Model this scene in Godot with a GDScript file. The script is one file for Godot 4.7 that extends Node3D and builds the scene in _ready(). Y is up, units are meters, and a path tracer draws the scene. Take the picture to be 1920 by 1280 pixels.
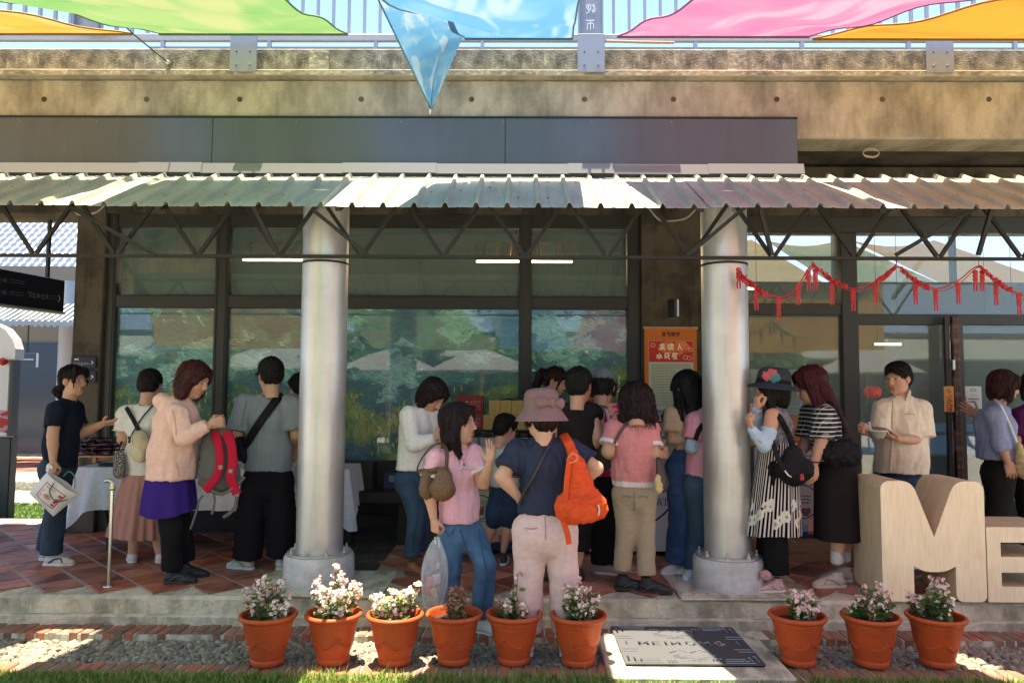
extends Node3D
# A market porch in front of a concrete building. y is up, metres, the camera looks along -z; "depth" is metres in front of the camera.

const F := 1400.0
var eye := Vector3(0, 1.37, 0)
var cam_basis := Basis.IDENTITY
var rng := RandomNumberGenerator.new()
var taken := {}
var M := {}
var GL := -0.2

# ---------------------------------------------------------------- small helpers
func L(r: float, g: float, b: float, a := 1.0) -> Color:
	var c := Color(r, g, b).linear_to_srgb()
	c.a = a
	return c

func P(px: float, py: float, d: float) -> Vector3:
	var v := cam_basis * Vector3((px - 960.0) / F, (640.0 - py) / F, -1.0)
	return eye + v * (d / -v.z)

func PG(px: float, py: float, h: float) -> Vector3:
	var v := cam_basis * Vector3((px - 960.0) / F, (640.0 - py) / F, -1.0)
	return eye + v * ((h - eye.y) / v.y)

func numbered(called: String) -> String:
	if not taken.has(called):
		taken[called] = 0
		return called
	taken[called] += 1
	return "%s_%03d" % [called, taken[called]]

func tag(o: Node3D, label: String, category: String, group := "", kind := "") -> Node3D:
	if label: o.set_meta("label", label)
	if category: o.set_meta("category", category)
	if group: o.set_meta("group", group)
	if kind: o.set_meta("kind", kind)
	return o

func thing(called: String, label: String, category: String, at := Vector3.ZERO, group := "") -> Node3D:
	var o := Node3D.new()
	o.name = numbered(called)
	o.position = at
	add_child(o, true)
	return tag(o, label, category, group)

func put(called: String, mesh: Mesh, mat: Material, parent: Node3D = null) -> MeshInstance3D:
	var o := MeshInstance3D.new()
	o.mesh = mesh
	o.material_override = mat
	if parent == null:
		o.name = numbered(called)
		add_child(o, true)
	else:
		o.name = called
		parent.add_child(o, true)
	return o

func copy_of(o: Node3D, called: String, label: String) -> Node3D:
	var c: Node3D = o.duplicate()
	c.name = numbered(called)
	add_child(c, true)
	c.set_meta("label", label)
	return c

# a mesh builder: everything it is told goes into one ArrayMesh
class MB:
	var v := PackedVector3Array()
	var n := PackedVector3Array()
	var uv := PackedVector2Array()
	var c := PackedColorArray()
	var idx := PackedInt32Array()
	var col := Color.WHITE
	var colored := false
	var off := Vector3.ZERO

	func vert(p: Vector3, nn: Vector3, t := Vector2.ZERO) -> int:
		v.append(p - off)
		n.append(nn)
		uv.append(t)
		c.append(col)
		return v.size() - 1

	func quad(a: Vector3, b: Vector3, cc: Vector3, d: Vector3, u0 := Vector2(0, 1), u1 := Vector2(1, 0)) -> MB:
		# a, b, c, d run counter-clockwise as seen from the front; a is the lower left corner
		var nn := (b - a).cross(d - a)
		if nn.length_squared() < 1e-14: nn = (cc - b).cross(d - b)
		nn = nn.normalized()
		var i := vert(a, nn, u0)
		vert(b, nn, Vector2(u1.x, u0.y))
		vert(cc, nn, u1)
		vert(d, nn, Vector2(u0.x, u1.y))
		idx.append_array(PackedInt32Array([i, i + 2, i + 1, i, i + 3, i + 2]))
		return self

	func tri(a: Vector3, b: Vector3, cc: Vector3) -> MB:
		var nn := (b - a).cross(cc - a).normalized()
		var i := vert(a, nn)
		vert(b, nn)
		vert(cc, nn)
		idx.append_array(PackedInt32Array([i, i + 2, i + 1]))
		return self

	func box(ce: Vector3, s: Vector3, b := Basis.IDENTITY, bev := 0.0) -> MB:
		var h := s * 0.5
		if bev <= 0.0:
			for ax in 3:
				for sg in [-1.0, 1.0]:
					var z := Vector3.ZERO
					z[ax] = sg
					var x := Vector3.ZERO
					x[(ax + 1) % 3] = 1.0
					var y := z.cross(x)
					var q := []
					for k in [[-1, -1], [1, -1], [1, 1], [-1, 1]]:
						var p: Vector3 = z + x * float(k[0]) + y * float(k[1])
						q.append(ce + b * (p * h))
					quad(q[0], q[1], q[2], q[3])
			return self
		bev = minf(bev, minf(h.x, minf(h.y, h.z)) * 0.95)
		var inn := h - Vector3(bev, bev, bev)
		for ax in 3:
			for sg in [-1.0, 1.0]:
				var z := Vector3.ZERO
				z[ax] = sg
				var x := Vector3.ZERO
				x[(ax + 1) % 3] = 1.0
				var y := z.cross(x)
				var q := []
				for k in [[-1, -1], [1, -1], [1, 1], [-1, 1]]:
					var p: Vector3 = x * float(k[0]) + y * float(k[1])
					q.append(ce + b * (p * inn + z * h))
				quad(q[0], q[1], q[2], q[3])
		for ax in 3:   # edges along ax
			var a1 := (ax + 1) % 3
			var a2 := (ax + 2) % 3
			for s1 in [-1.0, 1.0]:
				for s2 in [-1.0, 1.0]:
					var u := Vector3.ZERO
					u[ax] = inn[ax]
					var p1 := Vector3.ZERO
					p1[a1] = s1 * h[a1]
					p1[a2] = s2 * inn[a2]
					var p2 := Vector3.ZERO
					p2[a1] = s1 * inn[a1]
					p2[a2] = s2 * h[a2]
					quad_out(ce, ce + b * (p1 - u), ce + b * (p1 + u), ce + b * (p2 + u), ce + b * (p2 - u))
		for s1 in [-1.0, 1.0]:
			for s2 in [-1.0, 1.0]:
				for s3 in [-1.0, 1.0]:
					var sg := Vector3(s1, s2, s3)
					var a := ce + b * (sg * Vector3(h.x, inn.y, inn.z))
					var bb := ce + b * (sg * Vector3(inn.x, h.y, inn.z))
					var d := ce + b * (sg * Vector3(inn.x, inn.y, h.z))
					if (bb - a).cross(d - a).dot(a - ce) > 0.0: tri(a, bb, d)
					else: tri(a, d, bb)
		return self

	func quad_out(ce: Vector3, a: Vector3, b: Vector3, cc: Vector3, d: Vector3) -> MB:
		if (b - a).cross(d - a).dot((a + cc) * 0.5 - ce) < 0.0: return quad(a, d, cc, b)
		return quad(a, b, cc, d)

	func tube(pts: Array, r, sides := 8, caps := true, flat := 1.0, side := Vector3.ZERO) -> MB:
		# r: a number or one per point; flat < 1 squeezes the section, "side" is its wide direction
		var first := -1
		var x := Vector3.ZERO
		for i in pts.size():
			var p: Vector3 = pts[i]
			var d: Vector3 = (pts[mini(i + 1, pts.size() - 1)] - pts[maxi(i - 1, 0)]).normalized()
			if side != Vector3.ZERO: x = side
			elif i == 0: x = Vector3.UP if absf(d.y) < 0.9 else Vector3.RIGHT
			x = (x - d * x.dot(d)).normalized()
			var y := d.cross(x)
			var rr: float = r[i] if r is Array else r
			var base := v.size()
			if i == 0: first = base
			for k in sides + 1:
				var a := TAU * k / sides
				var w := x * cos(a) + y * sin(a) * flat
				var nn := (x * cos(a) * flat + y * sin(a)).normalized()
				vert(p + w * rr, nn, Vector2(float(k) / sides, float(i)))
			if i > 0:
				var pb := base - sides - 1
				for k in sides:
					idx.append_array(PackedInt32Array([pb + k, base + k + 1, pb + k + 1, pb + k, base + k, base + k + 1]))
			if caps and (i == 0 or i == pts.size() - 1):
				var nn2 := -d if i == 0 else d
				var ci := vert(p, nn2)
				for k in sides + 1:
					vert(v[base + k] + off, nn2)
				for k in sides:
					if i == 0: idx.append_array(PackedInt32Array([ci, ci + 1 + k, ci + 2 + k]))
					else: idx.append_array(PackedInt32Array([ci, ci + 2 + k, ci + 1 + k]))
				if i == 0 and pts.size() > 1:
					# keep the ring last, so that the next ring finds it
					for k in sides + 1: vert(v[base + k] + off, n[base + k], uv[base + k])
		return self

	func lathe(prof: Array, ce: Vector3, sides := 24, b := Basis.IDENTITY, smooth := true, wob := 0.0) -> MB:
		# prof: Vector2(radius, height), from the bottom up for an outside face
		for j in prof.size() - 1:
			var p0: Vector2 = prof[j]
			var p1: Vector2 = prof[j + 1]
			var t := (p1 - p0).normalized()
			var t0 := t
			var t1 := t
			if smooth:
				if j > 0:
					var tp: Vector2 = (p0 - prof[j - 1]).normalized()
					if tp.dot(t) > 0.6: t0 = (t + tp).normalized()
				if j < prof.size() - 2:
					var tn: Vector2 = (prof[j + 2] - p1).normalized()
					if tn.dot(t) > 0.6: t1 = (t + tn).normalized()
			var base := v.size()
			for k in sides + 1:
				var a := TAU * k / sides
				var e := Vector3(cos(a), 0, sin(a))
				var ww := 1.0 + wob * sin(3.0 * a + 1.0)
				vert(ce + b * (e * p0.x * ww + Vector3(0, p0.y, 0)), (b * (e * t0.y + Vector3(0, -t0.x, 0))).normalized(), Vector2(float(k) / sides, float(j) / (prof.size() - 1)))
				vert(ce + b * (e * p1.x * ww + Vector3(0, p1.y, 0)), (b * (e * t1.y + Vector3(0, -t1.x, 0))).normalized(), Vector2(float(k) / sides, float(j + 1) / (prof.size() - 1)))
			for k in sides:
				var q := base + k * 2
				idx.append_array(PackedInt32Array([q, q + 2, q + 3, q, q + 3, q + 1]))
		return self

	func prism(poly: PackedVector2Array, depth: float, xf: Transform3D, bev := 0.0) -> MB:
		# poly in the xy plane, counter-clockwise; extruded from z = 0 to z = -depth
		var tris := Geometry2D.triangulate_polygon(poly)
		var nf := (xf.basis * Vector3(0, 0, 1)).normalized()
		for sgn in [1.0, -1.0]:
			var z := 0.0 if sgn > 0.0 else -depth
			var base := v.size()
			for p in poly: vert(xf * Vector3(p.x, p.y, z), nf * sgn, p)
			for t in range(0, tris.size(), 3):
				var a := poly[tris[t]]
				var ccw := (poly[tris[t + 1]] - a).cross(poly[tris[t + 2]] - a) > 0.0
				if ccw == (sgn > 0.0): idx.append_array(PackedInt32Array([base + tris[t], base + tris[t + 2], base + tris[t + 1]]))
				else: idx.append_array(PackedInt32Array([base + tris[t], base + tris[t + 1], base + tris[t + 2]]))
		var area := 0.0
		for i in poly.size(): area += poly[i].cross(poly[(i + 1) % poly.size()])
		var run := 0.0
		for i in poly.size():
			var a := poly[i]
			var b := poly[(i + 1) % poly.size()]
			if area < 0.0:
				var t := a
				a = b
				b = t
			quad(xf * Vector3(a.x, a.y, -depth), xf * Vector3(b.x, b.y, -depth), xf * Vector3(b.x, b.y, 0), xf * Vector3(a.x, a.y, 0), Vector2(run, 0), Vector2(run + a.distance_to(b), depth))
			run += a.distance_to(b)
		return self

	func grid(nu: int, nv: int, fn: Callable, u0 := 0.0, u1 := 1.0) -> MB:
		# fn(u, v) gives a point; smooth normals by differences
		var base := v.size()
		var pts := []
		for j in nv + 1:
			for i in nu + 1:
				pts.append(fn.call(lerpf(u0, u1, float(i) / nu), float(j) / nv))
		for j in nv + 1:
			for i in nu + 1:
				var a: Vector3 = pts[j * (nu + 1) + mini(i + 1, nu)] - pts[j * (nu + 1) + maxi(i - 1, 0)]
				var b: Vector3 = pts[mini(j + 1, nv) * (nu + 1) + i] - pts[maxi(j - 1, 0) * (nu + 1) + i]
				vert(pts[j * (nu + 1) + i], a.cross(b).normalized(), Vector2(lerpf(u0, u1, float(i) / nu), float(j) / nv))
		for j in nv:
			for i in nu:
				var q := base + j * (nu + 1) + i
				idx.append_array(PackedInt32Array([q, q + nu + 2, q + 1, q, q + nu + 1, q + nu + 2]))
		return self

	func add_arrays(a: Array, xf: Transform3D, colr = null) -> MB:
		# a: [vertices, normals, indices, colours or null]
		var base := v.size()
		var flip := xf.basis.determinant() < 0.0
		var av: PackedVector3Array = a[0]
		var an: PackedVector3Array = a[1]
		var ai: PackedInt32Array = a[2]
		var has: bool = a.size() > 3 and a[3] != null
		for i in av.size():
			v.append(xf * av[i] - off)
			n.append((xf.basis * an[i]).normalized())
			uv.append(Vector2.ZERO)
			c.append(a[3][i] * (colr if colr != null else Color.WHITE) if has else (colr if colr != null else col))
		for i in range(0, ai.size(), 3):
			if flip: idx.append_array(PackedInt32Array([base + ai[i], base + ai[i + 2], base + ai[i + 1]]))
			else: idx.append_array(PackedInt32Array([base + ai[i], base + ai[i + 1], base + ai[i + 2]]))
		return self

	func mesh() -> ArrayMesh:
		var a := []
		a.resize(Mesh.ARRAY_MAX)
		a[Mesh.ARRAY_VERTEX] = v
		a[Mesh.ARRAY_NORMAL] = n
		a[Mesh.ARRAY_TEX_UV] = uv
		if colored: a[Mesh.ARRAY_COLOR] = c
		a[Mesh.ARRAY_INDEX] = idx
		var m := ArrayMesh.new()
		m.add_surface_from_arrays(Mesh.PRIMITIVE_TRIANGLES, a)
		return m

func boxm(ce: Vector3, s: Vector3, b := Basis.IDENTITY, bev := 0.0) -> ArrayMesh:
	return MB.new().box(ce, s, b, bev).mesh()

func bar(a: Vector3, b: Vector3, w: float, t: float) -> ArrayMesh:
	# a straight bar of rectangular section from a to b; t is measured along z
	var d := b - a
	var y := d.normalized()
	var z := (Vector3(0, 0, 1) - y * y.z)
	if z.length() < 0.1: z = Vector3(0, 1, 0)
	z = z.normalized()
	return boxm((a + b) * 0.5, Vector3(w, d.length(), t), Basis(y.cross(z), y, z))

# ---------------------------------------------------------------- textures
func noise_bytes(sd: int, freq: float, w: int, h: int, oct := 4, ridged := false) -> PackedByteArray:
	var n := FastNoiseLite.new()
	n.seed = sd
	n.frequency = freq
	n.noise_type = FastNoiseLite.TYPE_SIMPLEX_SMOOTH
	n.fractal_type = FastNoiseLite.FRACTAL_RIDGED if ridged else FastNoiseLite.FRACTAL_FBM
	n.fractal_octaves = oct
	return n.get_seamless_image(w, h, false, false, 0.12, true).get_data()

func stretched(sd: int, freq: float, w: int, h: int, by: int, along_y := true) -> PackedByteArray:
	var im: Image
	if along_y: im = Image.create_from_data(w, h / by, false, Image.FORMAT_L8, noise_bytes(sd, freq, w, h / by, 3))
	else: im = Image.create_from_data(w / by, h, false, Image.FORMAT_L8, noise_bytes(sd, freq, w / by, h, 3))
	im.resize(w, h, Image.INTERPOLATE_CUBIC)
	return im.get_data()

func tex_of(data: PackedByteArray, w: int, h: int, mip := false) -> ImageTexture:
	return ImageTexture.create_from_image(Image.create_from_data(w, h, false, Image.FORMAT_RGB8, data))

func stain_tex(w: int, h: int, sd: int, base: Color, dark: Color, speck: float, streak: float, blotch: float) -> ImageTexture:
	# a mineral or painted surface: blotches, vertical runs, grain; sRGB colours
	var a := noise_bytes(sd, 0.006, w, h, 5)
	var b := noise_bytes(sd + 1, 0.22, w, h, 3)
	var s := stretched(sd + 2, 0.05, w, h, 16)
	var g := noise_bytes(sd + 3, 0.03, w, h, 4)
	var out := PackedByteArray()
	out.resize(w * h * 3)
	for i in w * h:
		var t := clampf((a[i] / 255.0 - 0.45) * 2.2 * blotch + maxf(0.0, s[i] / 255.0 - 0.55) * 2.6 * streak + (g[i] / 255.0 - 0.5) * blotch * 0.8, -0.25, 1.0)
		var k := 1.0 + (b[i] / 255.0 - 0.5) * speck
		out[i * 3] = clampi(int((base.r + (dark.r - base.r) * t) * k * 255.0), 0, 255)
		out[i * 3 + 1] = clampi(int((base.g + (dark.g - base.g) * t) * k * 255.0), 0, 255)
		out[i * 3 + 2] = clampi(int((base.b + (dark.b - base.b) * t) * k * 255.0), 0, 255)
	return tex_of(out, w, h)

func pebble_tex(sd: int) -> ImageTexture:
	# exposed aggregate: a dense salt-and-pepper grain under soft blotches and pale runs
	var w := 1024
	var h := 1024
	var a := noise_bytes(sd, 0.45, w, h, 2)
	var b := noise_bytes(sd + 1, 0.007, w, h, 5)
	var s := stretched(sd + 2, 0.04, w, h, 8)
	var out := PackedByteArray()
	out.resize(w * h * 3)
	for i in w * h:
		var t := a[i] / 255.0
		var k := 0.55 + (0.24 if t > 0.62 else (-0.12 if t < 0.40 else 0.04)) * 0.75
		k *= 0.62 + 0.72 * b[i] / 255.0
		k += maxf(0.0, s[i] / 255.0 - 0.62) * 0.5
		out[i * 3] = clampi(int(k * 206.0), 0, 255)
		out[i * 3 + 1] = clampi(int(k * 196.0), 0, 255)
		out[i * 3 + 2] = clampi(int(k * 168.0), 0, 255)
	return tex_of(out, w, h)

func wood_tex(sd: int, base: Color, dark: Color) -> ImageTexture:
	var w := 512
	var h := 512
	var a := stretched(sd, 0.09, w, h, 16)
	var b := stretched(sd + 1, 0.35, w, h, 8)
	var g := stretched(sd + 5, 0.012, w, h, 4)
	var out := PackedByteArray()
	out.resize(w * h * 3)
	for i in w * h:
		var t := clampf((a[i] / 255.0 - 0.42) * 1.1 + (b[i] / 255.0 - 0.5) * 0.6 + (g[i] / 255.0 - 0.5) * 0.7, -0.3, 1.0)
		out[i * 3] = clampi(int((base.r + (dark.r - base.r) * t) * 255.0), 0, 255)
		out[i * 3 + 1] = clampi(int((base.g + (dark.g - base.g) * t) * 255.0), 0, 255)
		out[i * 3 + 2] = clampi(int((base.b + (dark.b - base.b) * t) * 255.0), 0, 255)
	return tex_of(out, w, h)

func sail_tex(sd: int, c0: Color, c1: Color, c2: Color) -> ImageTexture:
	# hand-dyed cloth: bands and soft cloud shapes of three tones
	var w := 256
	var h := 256
	var a := stretched(sd, 0.03, w, h, 4, false)
	var b := noise_bytes(sd + 1, 0.012, w, h, 3)
	var out := PackedByteArray()
	out.resize(w * h * 3)
	for i in w * h:
		var t := clampf((a[i] / 255.0 - 0.35) * 1.6, 0.0, 1.0)
		var c := c0.lerp(c1, t)
		var u := b[i] / 255.0
		c = c.lerp(c2, clampf((u - 0.58) * 6.0, 0.0, 1.0) * 0.75)
		out[i * 3] = int(c.r * 255.0)
		out[i * 3 + 1] = int(c.g * 255.0)
		out[i * 3 + 2] = int(c.b * 255.0)
	return tex_of(out, w, h)

func weave_tex(sd: int, c0: Color, c1: Color, thr: float, freq: float, size := 256) -> ImageTexture:
	var a := noise_bytes(sd, freq, size, size, 2)
	var out := PackedByteArray()
	out.resize(size * size * 3)
	for i in size * size:
		var c := c0.lerp(c1, clampf((a[i] / 255.0 - thr) * 8.0, 0.0, 1.0))
		out[i * 3] = int(c.r * 255.0)
		out[i * 3 + 1] = int(c.g * 255.0)
		out[i * 3 + 2] = int(c.b * 255.0)
	return tex_of(out, size, size)

func dot(im: Image, x: int, y: int, r: int, c: Color) -> void:
	im.fill_rect(Rect2i(x - r, y - r, 2 * r + 1, 2 * r + 1), c)

func stroke(im: Image, a: Vector2, b: Vector2, r: int, c: Color) -> void:
	var n := int(a.distance_to(b)) + 1
	for i in n + 1:
		var p := a.lerp(b, float(i) / n)
		dot(im, int(p.x), int(p.y), r, c)

# brush strokes of a character on a 10 x 10 grid: "xyxyxy xyxy ..."
const GLYPH := {
	"small": "51575848 3316 6687", "heart": "1518 343839795976 5254 8395", "play": "0242 0545 0948 2228 529283 52545069 7072 555589 5699",
	"glass": "0242 0545 0948 2228 5292 7072 5282 5357 8387 5477 8457 5686 595589 8989 7597", "beauty": "3042 7062 1282 2474 1686 5056 5719 5799",
	"thick": "0113 0315 0618 3181 4044 7074 3494 3292 3686 3639 5699 4868", "person": "505239 5299", "word": "5052 1383 1315 8385 2575 7548 4949 0797", "paper": "2013 3014 0424 2228 1517 3538 5080 6067 4594 7078 8899",
	"rite": "2006 2040 4036 6090 9055 1090 2575 3777 5759 3929 7989", "town": "2010 1020 3013 0424 5080 5055 8085 5558 5898 6069", "love": "1019 0312 3341 4090 4393 4595 5053 5759 5888 8889 6066",
	"turn": "2002 2508 4888 1519", "rain": "1090 5059 2328 2383 8389 3535 6565 3737 6767", "end": "2013 3014 0424 2228 1517 3537 5055 5090 9085 5585 5588 8898 7074",
	"make": "2005 1519 6061 5198 5599", "rest": "1383 1315 8385 5052 2767 4549 0999", "room": "1383 1315 8385 5052 2878 5559 1999 3545",
}

func glyph(im: Image, which: String, at: Vector2, size: float, r: int, c: Color, mirror := false) -> void:
	for s in GLYPH[which].replace(" ", ";").split(";"):
		var pts := []
		for k in range(0, s.length() - 1, 2):
			var gx := float(s[k]) / 9.0
			if mirror: gx = 1.0 - gx
			pts.append(at + Vector2(gx, float(s[k + 1]) / 9.0) * size)
		if pts.size() == 1: dot(im, int(pts[0].x), int(pts[0].y), r, c)
		for k in pts.size() - 1:
			stroke(im, pts[k], pts[k + 1], r, c)

func tiny_lines(im: Image, x0: int, x1: int, y0: int, y1: int, step: int, c: Color, tall := 2) -> void:
	# print too small to read: rows of uneven specks
	var y := y0
	while y < y1:
		var x := x0
		var stop := x1 if rng.randf() < 0.8 else int(lerpf(x0, x1, rng.randf_range(0.4, 0.9)))
		while x < stop:
			var w := rng.randi_range(1, 3)
			im.fill_rect(Rect2i(x, y + rng.randi_range(0, 1), w, tall), c)
			x += w + rng.randi_range(1, 2)
		y += step

func newimg(w: int, h: int, c: Color) -> Image:
	var im := Image.create_empty(w, h, false, Image.FORMAT_RGB8)
	im.fill(c)
	return im

func flat_mat(im: Image, rough := 0.6, spec := 0.4) -> StandardMaterial3D:
	var m := StandardMaterial3D.new()
	m.albedo_texture = ImageTexture.create_from_image(im)
	m.roughness = rough
	m.metallic_specular = spec
	m.texture_repeat = false
	return m

func mural_image(w: int, h: int) -> Image:
	# a painted landscape printed on the window film: sea-green sky, hills, scrub, water, laid on stroke by stroke
	var r := RandomNumberGenerator.new()
	r.seed = 71
	var n := FastNoiseLite.new()
	n.seed = 5
	n.frequency = 0.9
	n.fractal_octaves = 4
	var im := newimg(w, h, Color(0.16, 0.36, 0.40))
	for i in 30000:
		var layer := i / 30000.0
		var u := r.randf()
		var v := r.randf()
		var q := n.get_noise_2d(u * 6.0, v * 2.5)
		var q2 := n.get_noise_2d(u * 15.0 + 40.0, v * 7.0)
		var c: Color
		var d := Vector2(1, 0.12)
		var ground := 0.58 - 0.10 * sin(u * 5.0 + 0.6) - 0.16 * smoothstep(0.5, 0.8, u) + q * 0.22
		if u < 0.24: ground += 0.10
		var hill := ground - 0.13 - 0.09 * n.get_noise_2d(u * 8.0, 9.0)
		if v < hill:
			c = Color(0.10, 0.32, 0.38).lerp(Color(0.30, 0.52, 0.50), clampf(v * 1.3 + q2 * 0.7, 0, 1))
			if q + q2 * 0.5 > 0.16: c = c.lerp(Color(0.66, 0.76, 0.70), 0.6)
			if q < -0.24: c = c.lerp(Color(0.06, 0.23, 0.36), 0.7)
			d = Vector2(1, q2 * 1.6)
		elif v < ground:
			c = Color(0.09, 0.27, 0.37).lerp(Color(0.22, 0.42, 0.40), clampf(q2 + 0.5, 0, 1))
			d = Vector2(1, -0.3)
		elif v > 0.86 + q * 0.15 and u < 0.5:
			c = Color(0.08, 0.30, 0.36).lerp(Color(0.35, 0.56, 0.55), clampf(q2 * 2.0, 0, 1))
			d = Vector2(1, 0.0)
		else:
			c = Color(0.11, 0.27, 0.07).lerp(Color(0.52, 0.54, 0.15), clampf(0.5 + q2 * 1.9, 0, 1))
			if q > 0.22: c = c.lerp(Color(0.62, 0.55, 0.18), 0.6)
			if q2 < -0.34: c = c.lerp(Color(0.05, 0.22, 0.20), 0.8)
			if r.randf() < 0.04: c = Color(0.72, 0.68, 0.42)
			d = Vector2(r.randf_range(-0.5, 0.5), -1.0)
		var k := r.randf_range(0.8, 1.2)
		k *= 1.12
		c = Color(minf(1.0, c.r * k), minf(1.0, c.g * k * 1.02), minf(1.0, c.b * k * 1.05))
		var len := lerpf(26.0, 5.0, layer) * r.randf_range(0.5, 1.3)
		var p := Vector2(u * w, v * h)
		var rad := 4 if layer < 0.25 else (1 if layer < 0.75 else 0)
		d = d.rotated(r.randf_range(-0.35, 0.35)).normalized()
		var bend := d.orthogonal() * r.randf_range(-0.25, 0.25) * len
		stroke(im, p, p + d * len * 0.5 + bend, rad, c)
		stroke(im, p + d * len * 0.5 + bend, p + d * len, rad, c)
	return im

# ---------------------------------------------------------------- materials
func mk(c: Color, rough := 0.8, metal := 0.0, t: Texture2D = null, scale := 1.0, world := true) -> StandardMaterial3D:
	var m := StandardMaterial3D.new()
	m.albedo_color = c
	m.roughness = rough
	m.metallic = metal
	if t:
		m.albedo_texture = t
		if scale > 0.0:
			m.uv1_triplanar = true
			m.uv1_world_triplanar = world
			m.uv1_scale = Vector3.ONE * scale
	return m

func bumpy(m: StandardMaterial3D, which: Texture2D, k: float) -> StandardMaterial3D:
	m.normal_enabled = true
	m.normal_texture = which
	m.normal_scale = k
	return m

func normal_tex(sd: int, freq: float, size: int, strength: float, ridged := false, stretch := 1) -> ImageTexture:
	var im: Image
	if stretch > 1: im = Image.create_from_data(size, size, false, Image.FORMAT_L8, stretched(sd, freq, size, size, stretch))
	else: im = Image.create_from_data(size, size, false, Image.FORMAT_L8, noise_bytes(sd, freq, size, size, 4, ridged))
	im.convert(Image.FORMAT_RGBA8)
	im.bump_map_to_normal_map(strength)
	return ImageTexture.create_from_image(im)

func cloth(c: Color, t: Texture2D = null, scale := 1.0, rough := 0.92) -> StandardMaterial3D:
	var m := mk(c, rough, 0.0, t if t else M.cloth_var, scale if t else 1.7, false)
	m.uv1_triplanar = true
	m.uv1_scale = Vector3.ONE * (scale if t else 1.7)
	m.metallic_specular = 0.25
	bumpy(m, M.fold_n, 0.35)
	return m

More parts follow.
